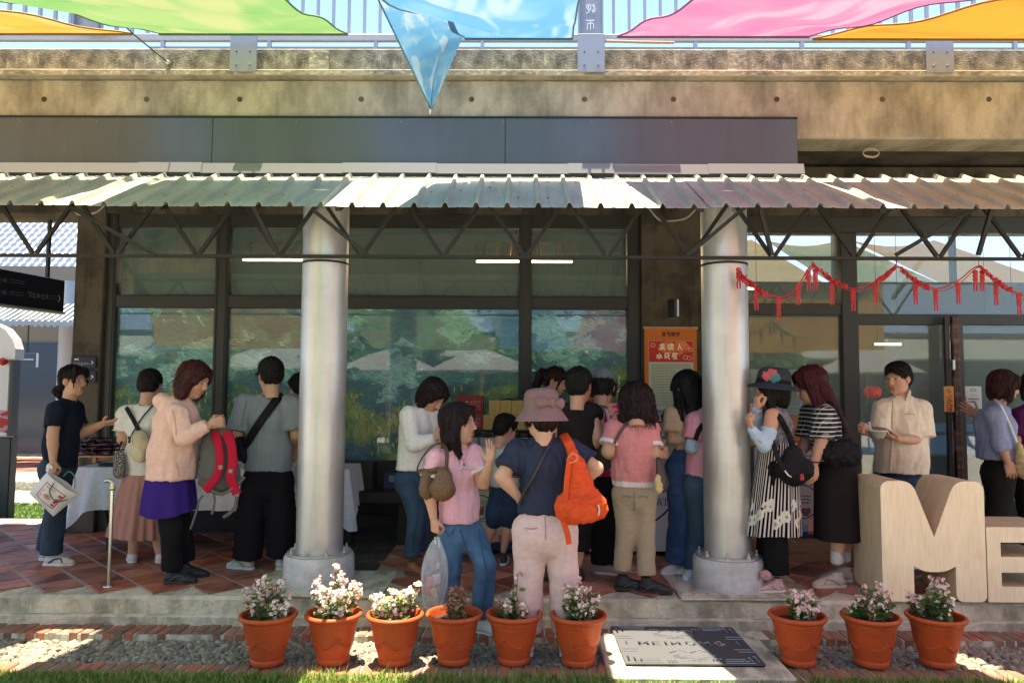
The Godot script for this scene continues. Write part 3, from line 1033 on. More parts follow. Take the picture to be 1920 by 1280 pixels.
	for i in 330:
		var p := vs[r.randi() % vs.size()]
		var pts := [p]
		var k := r.randf_range(0.6, 2.6)
		mb.col = Color(colr.r * k, colr.g * k, colr.b * k)
		var st := 0.007 if short else 0.013
		for j in 9:
			var sn: Vector3 = s.slope(p)
			var d := Vector3(r.randf_range(-0.25, 0.25), -1, 0.0 if not short else 0.35) + Vector3(p.x, 0, p.z) * 1.2
			var t: Vector3 = d - sn * d.dot(sn)
			var free := t.length() < 0.45
			p += (d.normalized() if free else t.normalized()) * st
			if not free: p -= s.slope(p) * (s.at(p) - r.randf_range(0.001, 0.006))
			pts.append(p)
			if free and j > 2: break
		if pts.size() < 3: continue
		var rad := []
		for j in pts.size(): rad.append(r.randf_range(0.0016, 0.0026) * (1.0 - 0.8 * j / pts.size()))
		mb.tube(pts, rad, 4, false)
	return [mb.v, mb.n, mb.idx, mb.c]

func hand_basis(dir: Vector3, thumb: Vector3, palm: Vector3) -> Basis:
	var y := -dir.normalized()
	var x := (thumb - y * thumb.dot(y)).normalized()
	var z := x.cross(y)
	if z.dot(palm) < 0.0: z = -z
	return Basis(x, y, z)

func J(s: Dictionary, a: Array) -> Vector3:
	return P(a[0], a[1], s.z - (a[2] if a.size() > 2 else 0.0)) - s.base

func smooth_points(p: Array, n: int) -> Array:
	var c := Curve3D.new()
	for i in p.size():
		var t: Vector3 = (p[mini(i + 1, p.size() - 1)] - p[maxi(i - 1, 0)]) / 6.0
		c.add_point(p[i], -t, t)
	var out := []
	for i in n + 1: out.append(c.sample_baked(c.get_baked_length() * i / n, true))
	return out

func on_surface(s: Dictionary, px: float, py: float, lift := 0.008, which := "surf") -> Vector3:
	# the point of the person's outer clothing nearest to the camera on the line through that pixel
	var d := (cam_basis * Vector3((px - 960.0) / F, (640.0 - py) / F, -1.0)).normalized()
	var o: Vector3 = eye - s.base
	var best := 1e9
	var spare := 1e9
	var spare_p := Vector3.ZERO
	for p: Vector3 in s[which]:
		var t := (p - o).dot(d)
		var off := (o + d * t - p).length()
		if off < 0.014: best = minf(best, t)
		elif off < spare:
			spare = off
			spare_p = p
	if best > 1e8: best = (spare_p - o).dot(d)
	return o + d * (best - lift)

func strap(s: Dictionary, px: Array, width: float, thick := 0.006, n := 24) -> ArrayMesh:
	# a band laid over the person's clothing along those pixels
	var pts := []
	for a in px: pts.append(on_surface(s, a[0], a[1], thick + 0.006) if a.size() < 3 else P(a[0], a[1], s.z - a[2]) - s.base)
	var sm := smooth_points(pts, n)
	return MB.new().tube(sm, width * 0.5, 8, true, thick * 2.0 / width, Vector3(0, 0, 0) if false else (sm[n] - sm[0]).cross(Vector3(0, 0, 1)).normalized()).mesh()

func person(label: String, s: Dictionary) -> Node3D:
	var g: float = s.get("ground", 0.0)
	var pel0 := P(s.pelvis[0], s.pelvis[1], s.z)
	s.base = Vector3(pel0.x, g, pel0.z)
	var root := Node3D.new()
	root.name = numbered("person")
	root.position = s.base
	add_child(root, true)
	tag(root, label, "person", s.get("group", ""))
	s.root = root
	var yaw := deg_to_rad(s.yaw)
	var fwd := Vector3(sin(yaw), 0, cos(yaw))
	var side := Vector3(cos(yaw), 0, -sin(yaw))     # the person's left
	s.fwd = fwd
	s.side = side
	var pel := J(s, s.pelvis)
	var neck := J(s, s.neck)
	var head := J(s, s.head)
	var up := (neck - pel).normalized()
	var tl := neck.distance_to(pel)
	var chest := pel + up * tl * 0.70 - fwd * 0.01
	var waist := pel + up * tl * 0.30
	var fl: float = s.get("flat", 1.35)
	var bd: Array = s.get("build", [0.15, 0.125, 0.14])     # half widths: hips, waist, chest
	var hs: float = s.get("hs", 1.0)
	var arms := []
	for a in s.arms:
		var q := []
		for k in 4: q.append(J(s, a[k]))
		arms.append(q)
	var legs := []
	for l in s.legs:
		var hip: Vector3 = pel + side * (l[0] * bd[0] * 0.52) - up * 0.02
		legs.append([hip, J(s, l[1]), J(s, l[2])])
	# where the body lies, for the grids
	var lo := pel
	var hi := pel
	for q in arms:
		for p in q:
			lo = lo.min(p)
			hi = hi.max(p)
	var alo := lo
	var ahi := hi
	for q in legs:
		for p in q:
			lo = lo.min(p)
			hi = hi.max(p)
	hi = hi.max(neck + Vector3(0, 0.1, 0))
	var pad := Vector3(0.24, 0.14, 0.24)
	s.armp = arms
	s.legp = legs
	var lm: float = s.get("limb", hs)
	# ---- the body
	var skin: Color = s.get("skin", SKIN)
	var b := Sdf.new(Vector3(lo.x, maxf(lo.y, -0.02), lo.z) - pad, hi + pad, 0.0135)
	b.cap(pel - up * 0.04, pel + up * 0.05, bd[0] * 0.62, bd[0] * 0.60, 0.05, fl, fwd)
	b.cap(waist, chest, bd[1] * 0.66, bd[2] * 0.74, 0.06, fl, fwd)
	b.cap(chest, neck - up * 0.03, bd[2] * 0.70, 0.052, 0.05, fl, fwd)
	b.cap(neck - up * 0.05, head + (neck - head) * 0.25, 0.052 * hs, 0.048 * hs, 0.03)
	for q in arms:
		b.cap(neck - up * 0.05, q[0], 0.045, 0.045, 0.04)
		b.cap(q[0], q[1], 0.050 * lm, 0.041 * lm, 0.03)
		b.cap(q[1], q[1].lerp(q[2], 0.35), 0.041 * lm, 0.040 * lm, 0.012)
		b.cap(q[1].lerp(q[2], 0.35), q[2], 0.040 * lm, 0.026 * lm, 0.012)
	var lr: float = s.get("legr", 0.82 if s.has("pants") else 1.0)
	for q in legs:
		b.cap(q[0], q[1], 0.066 * lr, 0.050 * lr, 0.03)
		b.cap(q[1], q[1].lerp(q[2], 0.35), 0.054 * lr, 0.057 * lr, 0.02)
		b.cap(q[1].lerp(q[2], 0.35), q[2], 0.057 * lr, 0.036 * lr, 0.02)
	var mb := MB.new()
	mb.colored = true
	mb.add_arrays(b.arrays(), Transform3D.IDENTITY, skin)
	var hb := Basis.from_euler(Vector3(deg_to_rad(s.hpr[1]), deg_to_rad(s.hpr[0]), deg_to_rad(s.hpr[2])), EULER_ORDER_YXZ) * Basis.from_scale(Vector3.ONE * hs)
	mb.add_arrays(T.head, Transform3D(hb, head), skin)
	for i in arms.size():
		var a: Array = s.arms[i]
		var q: Array = arms[i]
		var dir: Vector3 = q[3] - q[2]
		var th: Vector3 = a[5] if a.size() > 5 else fwd
		var pm: Vector3 = a[6] if a.size() > 6 else (pel - q[2])
		mb.add_arrays(T[a[4] if a.size() > 4 else "relaxed"], Transform3D(hand_basis(dir, th, pm) * Basis.from_scale(Vector3.ONE * 0.95 * lm), q[2]), skin)
	put("body", mb.mesh(), M.skin, root)
	# ---- hair
	if s.get("hair", "") != "":
		var ha := hair_arrays(s.hair, s.get("hairc", Color(0.011, 0.009, 0.008)), s.get("seed", 3))
		var hm := MB.new()
		hm.colored = true
		hm.add_arrays(ha, Transform3D(hb, head))
		put("hair", hm.mesh(), M.hair, root)
	s.hb = hb
	s.headp = head
	# ---- the top
	var surf := PackedVector3Array()
	if s.has("top"):
		var t: Dictionary = s.top
		var hem: Vector3 = J(s, t.hem)
		var r: Array = [t.r[0] * 0.93, t.r[1] * 0.92, t.r[2] * 0.95]
		var sl: float = t.get("sleeve", 0.6)
		var sr: float = t.get("sr", 0.066) * 0.9
		var q := Sdf.new(alo.min(hem) - pad, ahi.max(neck) + pad, t.get("cell", 0.0115))
		q.cap(hem - Vector3(0, 0.04, 0), waist, r[0], r[1], 0.05, fl, fwd)
		q.cap(waist, chest, r[1], r[2], 0.06, fl, fwd)
		q.cap(chest, neck - up * 0.045, r[2] - 0.012, 0.062, 0.05, fl * 0.9, fwd)
		for a in arms:
			q.cap(neck - up * 0.05, a[0] - up * 0.004, 0.06, sr * 0.95, 0.04)
			if sl <= 0.0: continue
			if sl <= 1.0: q.cap(a[0], a[0].lerp(a[1], sl), sr, sr * t.get("cuff", 1.0), 0.03, 1.0, Vector3.BACK, true)
			else:
				q.cap(a[0], a[1], sr, sr * 0.86, 0.03)
				q.cap(a[1], a[1].lerp(a[2], sl - 1.0), sr * 0.86, sr * t.get("cuff", 0.68), 0.02, 1.0, Vector3.BACK, true)
		if t.has("hood"):
			var hc := J(s, t.hood)
			q.cap(hc - side * 0.05, hc + side * 0.05, 0.062, 0.062, 0.03)
		q.ell(neck + up * 0.045 + fwd * 0.03, Vector3(0.060, 0.042, 0.060) * hs, 0.012, true)
		q.clip(Vector3.DOWN, hem)
		if t.has("clipn"): q.clip(t.clipn, hem + t.clipo)
		var ta := rough_up(q.arrays(), t.get("fold", 0.010) * 0.8, Vector3(6, 3.5, 6), s.get("seed", 3) + 11)
		ta = rough_up(ta, t.get("fold", 0.010) * 0.42, Vector3(11, 3.2, 11), s.get("seed", 3) + 17, true)
		if t.get("tint", null) != null:
			var tc := PackedColorArray()
			for p: Vector3 in ta[0]: tc.append((t.tint as Callable).call(p, s))
			ta.append(tc)
		put(t.get("name", "shirt"), as_mesh(ta), t.mat, root)
		if sl > 0.3 and sl <= 1.0 and t.get("tint", null) == null:
			for a in arms:
				var d: Vector3 = (a[1] - a[0]).normalized()
				var e0: Vector3 = a[0].lerp(a[1], sl) - d * 0.004
				var x := d.cross(Vector3.UP if absf(d.y) < 0.8 else Vector3.RIGHT).normalized()
				var y := d.cross(x)
				var ring := []
				for k in 25: ring.append(e0 + (x * cos(TAU * k / 24.0) + y * sin(TAU * k / 24.0)) * (sr * t.get("cuff", 1.0) + 0.001))
				put("sleeve_hem", MB.new().tube(ring, 0.0045, 6, false).mesh(), t.mat, root)
		if t.has("cuffs"):
			for a in arms:
				var d: Vector3 = (a[1] - a[0]).normalized()
				var e0: Vector3 = a[0].lerp(a[1], sl) - d * 0.022
				put("cuff", MB.new().tube([e0, e0 + d * 0.026], sr * t.get("cuff", 1.0) + 0.006, 24).mesh(), t.cuffs, root)
		surf = ta[0]
	# ---- trousers or shorts
	if s.has("pants"):
		var t: Dictionary = s.pants.duplicate()
		for key in ["hip", "th", "kn", "an"]: t[key] *= 0.94
		var q := Sdf.new(lo - pad, Vector3(hi.x, pel.y + 0.16, hi.z) + Vector3(pad.x, 0, pad.z), 0.0115)
		q.cap(pel - up * 0.03, pel + up * 0.055, t.hip, minf(t.hip - 0.03, (s.top.r[0] if s.has("top") else 1.0) - 0.03), 0.04, t.get("flat", 1.3), fwd)
		for a in legs:
			q.cap(a[0], a[1], t.th, t.kn, 0.025, 1.0, Vector3.BACK)
			var stop: float = t.get("len", 2.0)
			if stop > 1.0: q.cap(a[1], a[1].lerp(a[2], stop - 1.0 + (0.13 if stop >= 2.0 else 0.0)), t.kn, t.an, 0.02, 1.0, Vector3.BACK, true)
			else: q.cap(a[0].lerp(a[1], 0.6), a[0].lerp(a[1], stop), t.kn * 1.12, t.an, 0.02, 1.0, Vector3.BACK, true)
		var ta := rough_up(q.arrays(), t.get("fold", 0.010) * 0.7, Vector3(6, 4, 6), s.get("seed", 3) + 31)
		ta = rough_up(ta, t.get("fold", 0.010) * 0.32, Vector3(5, 9, 5), s.get("seed", 3) + 37, true)
		put(t.get("name", "trousers"), as_mesh(ta), t.mat, root)
		surf.append_array(ta[0])
	s.surf = surf
	# ---- a skirt: rings from the waist to the hem, with folds that open downwards
	if s.has("skirt"):
		var t: Dictionary = s.skirt
		var top := J(s, t.top)
		var bot := J(s, t.hem)
		var np: float = t.get("pleats", 12)
		var amp: float = t.get("amp", 0.02)
		var ph: float = s.get("seed", 3) * 1.7
		var fnc := func(u: float, v: float) -> Vector3:
			var a := u * TAU
			var rw: float = lerpf(t.r[0], t.r[1], pow(v, t.get("curve", 0.8)))
			var w := sin(a * np + ph + 0.8 * sin(a * 3.0 + v)) * 0.6 + sin(a * np * 0.43 + ph * 2.0 + v * 2.0) * 0.5
			rw += w * amp * (0.15 + 0.85 * v)
			var c := top.lerp(bot, v)
			var dip: float = t.get("dip", 0.0) * sin(a * 2.0 + ph) * v
			return c + side * cos(a) * rw + fwd * sin(a) * rw / t.get("flat", 1.25) + Vector3(0, dip, 0)
		var sm := MB.new().grid(120, 22, fnc)
		put(t.get("name", "skirt"), sm.mesh(), t.mat, root)
		if t.has("under"):
			put("underskirt", MB.new().grid(60, 8, func(u, v): return fnc.call(u, v) * Vector3(0.94, 1, 0.94) + Vector3(top.x, 0, top.z) * 0.06).mesh(), t.under, root)
		var sv := PackedVector3Array()
		for p in sm.v: sv.append(p)
		s.surf.append_array(sv)
	# ---- shoes
	if s.has("shoes"):
		for i in legs.size():
			if s.legs[i].size() < 4: continue
			var an: Vector3 = legs[i][2]
			var toe := J(s, s.legs[i][3])
			var d := toe - an
			d.y = 0.0
			d = d.normalized()
			var k: float = s.shoes.get("size", 1.0) * 0.86
			var xf := Transform3D(Basis(Vector3.UP.cross(d), Vector3.UP, d) * Basis.from_scale(Vector3.ONE * k), Vector3(an.x, s.legs[i][4] if s.legs[i].size() > 4 else 0.0, an.z) + d * 0.02)
			var up_m := MB.new().add_arrays(T.shoe, xf)
			var so := put("shoe", up_m.mesh(), s.shoes.mat, root)
			put("sole", MB.new().add_arrays(T.sole, xf).mesh(), s.shoes.sole, so)
			if s.shoes.has("trim"):
				var tm := MB.new()
				for e in [-1.0, 1.0]:
					tm.tube([xf * Vector3(e * 0.043, 0.03, -0.02), xf * Vector3(e * 0.043, 0.06, 0.03), xf * Vector3(e * 0.03, 0.066, 0.075), xf * Vector3(e * 0.044, 0.034, 0.10)], 0.006, 6)
				put("trim", tm.mesh(), s.shoes.trim, so)
				var lc := MB.new()
				for j in 4: lc.tube([xf * Vector3(-0.026, 0.080 - j * 0.008, 0.035 + j * 0.020), xf * Vector3(0, 0.089 - j * 0.0095, 0.037 + j * 0.020), xf * Vector3(0.026, 0.080 - j * 0.008, 0.035 + j * 0.020)], 0.004, 6)
				put("lace", lc.mesh(), s.shoes.sole, so)
	return root

# ---------------------------------------------------------------- the scene
func H(py: float, d: float) -> float: return P(960, py, d).y
func X(px: float, d: float) -> float: return P(px, 640, d).x

func _ready() -> void:
	rng.seed = 20
	var cam := Camera3D.new()
	cam.name = "camera"
	cam.fov = rad_to_deg(2.0 * atan(640.0 / F))
	cam.near = 0.05
	cam.far = 300.0
	cam.position = eye
	cam.basis = Basis.from_euler(Vector3(deg_to_rad(3.68), deg_to_rad(0.5), deg_to_rad(0.30)))
	cam_basis = cam.basis
	add_child(cam)
	cam.current = true
	var env := Environment.new()
	env.background_mode = Environment.BG_SKY
	var sm := ProceduralSkyMaterial.new()
	sm.sky_top_color = Color(0.40, 0.54, 0.75)
	sm.sky_horizon_color = Color(0.66, 0.75, 0.87)
	sm.sky_curve = 0.25
	sm.ground_bottom_color = Color(0.32, 0.32, 0.27)
	sm.ground_horizon_color = Color(0.45, 0.45, 0.40)
	sm.sky_energy_multiplier = 0.85
	var sky := Sky.new()
	sky.sky_material = sm
	env.sky = sky
	env.background_energy_multiplier = 1.0
	env.tonemap_mode = Environment.TONE_MAPPER_LINEAR
	env.tonemap_exposure = 4.75
	env.sdfgi_enabled = true
	env.ssao_enabled = true
	env.ssil_enabled = true
	var we := WorldEnvironment.new()
	we.name = "environment"
	we.environment = env
	add_child(we)
	var sun := DirectionalLight3D.new()
	sun.name = "sun"
	sun.light_energy = 1.45
	sun.light_color = Color(1.0, 0.94, 0.83)
	sun.light_angular_distance = 0.5
	sun.shadow_enabled = true
	add_child(sun)
	sun.look_at_from_position(Vector3.ZERO, Vector3(0.05, -1.0, -0.035), Vector3(0, 0, -1))
	materials()
	build_ground()
	build_porch()
	build_facade()
	build_upper()
	build_beyond()
	build_sails()
	build_pots()
	build_furniture()
	build_people()

func structure(called: String, mesh: Mesh, mat: Material, label := "", category := "") -> MeshInstance3D:
	var o := put(called, mesh, mat)
	tag(o, label, category, "", "structure")
	return o

func build_ground() -> void:
	# the lawn sheet runs to the horizon; everything else lies on it
	structure("court_paving", boxm(Vector3(0, -0.26, 6.2), Vector3(60, 0.06, 17.0)), mk(Color.WHITE, 0.9, 0, weave_tex(8, Color(0.80, 0.78, 0.72), Color(0.74, 0.72, 0.66), 0.5, 0.02), 0.4), "pale concrete paving of the court in front of the lawn", "paving")
	structure("lawn_ground", boxm(Vector3(0, -0.36, 40), Vector3(400, 0.2, 400)), mk(L(0.05, 0.07, 0.025), 1.0), "flat lawn soil in front of the step", "ground")
	var zr0 := 5.03                  # the riser
	# porch slab with its edge strip
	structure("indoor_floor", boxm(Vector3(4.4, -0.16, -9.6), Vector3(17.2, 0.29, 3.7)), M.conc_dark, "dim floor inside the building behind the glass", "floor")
	structure("porch_slab", boxm(Vector3(0, -0.16, -(zr0 + 1.36)), Vector3(26, 0.30, 2.72), Basis.IDENTITY, 0.02), M.step, "grey concrete porch slab whose front edge forms the step", "slab")
	structure("step_footing", boxm(Vector3(0, -0.19, -zr0 + 0.012), Vector3(26, 0.13, 0.05), Basis.IDENTITY, 0.008), M.step, "low concrete footing along the foot of the step", "footing")
	# terracotta tiles laid diagonally; those nearest the front are parts, the rest one part
	var floor_n := thing("tiled_floor", "worn terracotta tile floor laid diagonally under the porch", "floor")
	floor_n.set_meta("kind", "structure")
	var tm := []
	var s := 0.2435
	for k in 4:
		tm.append(MB.new().box(Vector3.ZERO, Vector3(s, 0.012, s), Basis.IDENTITY, 0.003).mesh())
	var far := MB.new()
	var cnt := 0
	var pitch := 0.262
	var dirs := [Vector3(0.70711, 0, -0.70711), Vector3(0.70711, 0, 0.70711)]
	var list := []
	for i in range(-30, 31):
		for j in range(-30, 31):
			var c: Vector3 = Vector3(-3.55, -0.003, -5.62) + dirs[0] * (i * pitch) + dirs[1] * (j * pitch)
			var lim := 7.30 if c.x > -4.15 else 7.60
			if c.z > -5.24 or c.z < -lim or absf(c.x) > 6.0: continue
			# bare concrete round the column bases and the strip behind the left one
			if absf(c.x + 1.36) < 0.42 and c.z > -5.75: continue
			if absf(c.x - 1.54) < 0.42 and c.z > -5.75: continue
			if c.x > -1.75 and c.x < -1.05 and c.z < -5.7: continue
			list.append(c)
	list.sort_custom(func(a, b): return a.z > b.z)
	var rot := Basis(Vector3.UP, PI / 4)
	for c: Vector3 in list:
		if cnt < 296 and absf(c.x) < 4.9:
			var t := put("tile", tm[0], M.tile[rng.randi() % 4], floor_n)
			t.transform = Transform3D(rot * Basis.from_euler(Vector3(rng.randf_range(-0.004, 0.004), rng.randf_range(-0.008, 0.008), rng.randf_range(-0.004, 0.004))), c + Vector3(0, rng.randf_range(-0.0015, 0.0015), 0))
			cnt += 1
		else: far.box(c, Vector3(s, 0.012, s), rot, 0.003)
	var fo := put("rear_tiles", far.mesh(), M.tile[0], floor_n)
	fo.set_meta("kind", "stuff")
	# grout bed a little below the tile tops, cut off where the bare strip begins
	structure("grout_bed", boxm(Vector3(0, -0.008, -6.55), Vector3(12, 0.012, 2.6)), mk(L(0.34, 0.28, 0.22), 0.95), "pale grout between the terracotta tiles", "floor")
	var pad := mk(Color.WHITE, 0.9, 0, M.step.albedo_texture, 0.9)
	for k in 2:
		var cx: float = [-1.36, 1.54][k]
		structure("column_pad", boxm(Vector3(cx, 0.0, -5.36), Vector3(0.92, 0.012, 0.70), Basis.IDENTITY, 0.004), pad, ["bare concrete pad under the left column", "bare concrete pad under the right column"][k], "slab")
	structure("drain_strip", boxm(Vector3(-1.38, -0.001, -6.5), Vector3(0.62, 0.010, 1.6)), M.conc_dark, "bare grey floor strip behind the left column", "slab")
	# two borders of bricks on edge, with gravel between
	var bm := []
	for k in 3:
		bm.append(boxm(Vector3.ZERO, Vector3(0.059 + 0.002 * k, 0.06, 0.19), Basis.IDENTITY, 0.006))
	for row in 2:
		var d0: float = [4.92, 4.30][row]
		var top: float = [-0.183, -0.212][row]
		var br := thing("brick_border", ["row of worn bricks on edge along the foot of the step", "row of worn red bricks between gravel and lawn"][row], "border", Vector3(0, 0, -d0))
		var x := -4.3
		while x < 4.4:
			if not (row == 0 and x > 0.70 and x < 1.62) and not (row == 1 and x > 0.52 and x < 1.50):
				var b := put("brick", bm[rng.randi() % 3], M.brick[rng.randi() % 4], br)
				b.transform = Transform3D(Basis.from_euler(Vector3(rng.randf_range(-0.03, 0.03), rng.randf_range(-0.05, 0.05), rng.randf_range(-0.04, 0.04))), Vector3(x, top - 0.03 + rng.randf_range(-0.005, 0.004), rng.randf_range(-0.008, 0.008)))
			x += 0.0705
		structure("mortar_bed", boxm(Vector3(0, top - 0.045, -d0), Vector3(9.4, 0.07, 0.186)), mk(Color.WHITE, 0.95, 0, M.step.albedo_texture, 1.5), ["mortar bed under the bricks by the step", "mortar bed under the bricks by the lawn"][row], "mortar")
	# gravel
	structure("turf_bed", boxm(Vector3(0, -0.29, -3.45), Vector3(60, 0.12, 1.5)), mk(L(0.06, 0.08, 0.03), 1.0), "soil bed under the lawn in front of the pots", "ground")
	structure("gravel_ground", boxm(Vector3(0, -0.275, -4.60), Vector3(12, 0.06, 0.60)), mk(L(0.12, 0.11, 0.085), 1.0), "earth bed under the gravel strip", "ground")
	var stone := Sdf.new(Vector3(-1.5, -1.2, -1.5), Vector3(1.5, 1.2, 1.5), 0.28).ell(Vector3.ZERO, Vector3(1.0, 0.62, 0.78)).ell(Vector3(0.3, 0.1, 0.2), Vector3(0.7, 0.5, 0.6), 0.3)
	var sa := rough_up(stone.arrays(), 0.28, Vector3(0.9, 0.9, 0.9), 4)
	var mm := MultiMesh.new()
	mm.transform_format = MultiMesh.TRANSFORM_3D
	mm.use_colors = true
	mm.mesh = as_mesh(sa)
	var cols := [L(0.24, 0.215, 0.165), L(0.17, 0.155, 0.12), L(0.30, 0.27, 0.21), L(0.20, 0.18, 0.145), L(0.26, 0.225, 0.155)]
	var spots := []
	for k in 11000:
		var p := Vector3(rng.randf_range(-4.2, 4.4), -0.243 + rng.randf_range(-0.014, 0.010), -rng.randf_range(4.385, 4.835))
		if p.x > 0.50 and p.x < 1.53: continue
		spots.append(p)
	mm.instance_count = spots.size()
	for k in spots.size():
		var r := rng.randf_range(0.013, 0.026)
		var b := Basis.from_euler(Vector3(rng.randf_range(-0.5, 0.5), rng.randf() * TAU, rng.randf_range(-0.5, 0.5))).scaled(Vector3(r, r * rng.randf_range(0.75, 1.1), r))
		mm.set_instance_transform(k, Transform3D(b, spots[k]))
		var c: Color = (cols[rng.randi() % 5] as Color).srgb_to_linear()
		mm.set_instance_color(k, c * rng.randf_range(0.8, 1.2))
	var gr := MultiMeshInstance3D.new()
	gr.multimesh = mm
	gr.name = "gravel"
	gr.material_override = M.stone
	add_child(gr)
	tag(gr, "grey river pebbles filling the strip between two brick borders", "gravel", "", "stuff")
	# the lawn: single blades, denser and shorter away from the border
	var gm := MultiMesh.new()
	gm.transform_format = MultiMesh.TRANSFORM_3D
	gm.use_colors = true
	var bl := MB.new()
	for q in 5:
		var a := q * 2.4 + 0.3
		var o := Vector3(cos(a), 0, sin(a)) * 0.012
		var d := Vector3(cos(a * 1.7), 0, sin(a * 1.7))
		var w := Vector3(-d.z, 0, d.x) * 0.0022
		var hh := 0.035 + 0.012 * (q % 3)
		var p1 := o + d * 0.006 + Vector3(0, hh * 0.6, 0)
		var p2 := o + d * 0.022 + Vector3(0, hh, 0)
		bl.quad(o - w, o + w, p1 + w * 0.8, p1 - w * 0.8)
		bl.tri(p1 - w * 0.8, p1 + w * 0.8, p2)
	gm.mesh = bl.mesh()
	var gs := []
	for k in 34000:
		var d := 4.22 - 1.3 * pow(rng.randf(), 1.3)
		var p := Vector3(rng.randf_range(-3.6, 3.7), -0.228, -d)
		var edge := clampf((d - 4.08) / 0.14, 0.0, 1.0)
		if rng.randf() < edge * 0.55: continue
		if p.x > 0.5 and p.x < 1.6 and d > 4.13: continue
		gs.append([p, rng.randf_range(0.7, 1.25)])
	for k in 190:   # long stalks by the pots
		gs.append([Vector3([-2.0, -1.05, -0.68, -0.33, 0.02, 0.4, 1.65, 2.06, 2.45][rng.randi() % 9] + rng.randf_range(-0.16, 0.16), -0.228, -rng.randf_range(4.02, 4.13)), rng.randf_range(1.5, 2.9)])
	gm.instance_count = gs.size()
	for k in gs.size():
		var sc: float = gs[k][1]
		gm.set_instance_transform(k, Transform3D(Basis(Vector3.UP, rng.randf() * TAU) * Basis.from_euler(Vector3(rng.randf_range(-0.3, 0.3), 0, rng.randf_range(-0.3, 0.3))) * Basis.from_scale(Vector3(1.0 if sc > 1.4 else sc, sc, 1.0 if sc > 1.4 else sc)), gs[k][0]))
		var dry := rng.randf()
		var c := Color(0.13, 0.235, 0.03) if dry < 0.66 else (Color(0.25, 0.31, 0.06) if dry < 0.92 else Color(0.40, 0.34, 0.15))
		if sc > 1.4: c = Color(0.26, 0.26, 0.07)
		gm.set_instance_color(k, c * rng.randf_range(0.75, 1.25))
	var gi := MultiMeshInstance3D.new()
	gi.multimesh = gm
	gi.name = "grass"
	gi.material_override = M.grass
	add_child(gi)
	tag(gi, "short green lawn along the front edge of the brick border", "grass", "", "stuff")
	# the concrete square with its steel cover
	build_cover()

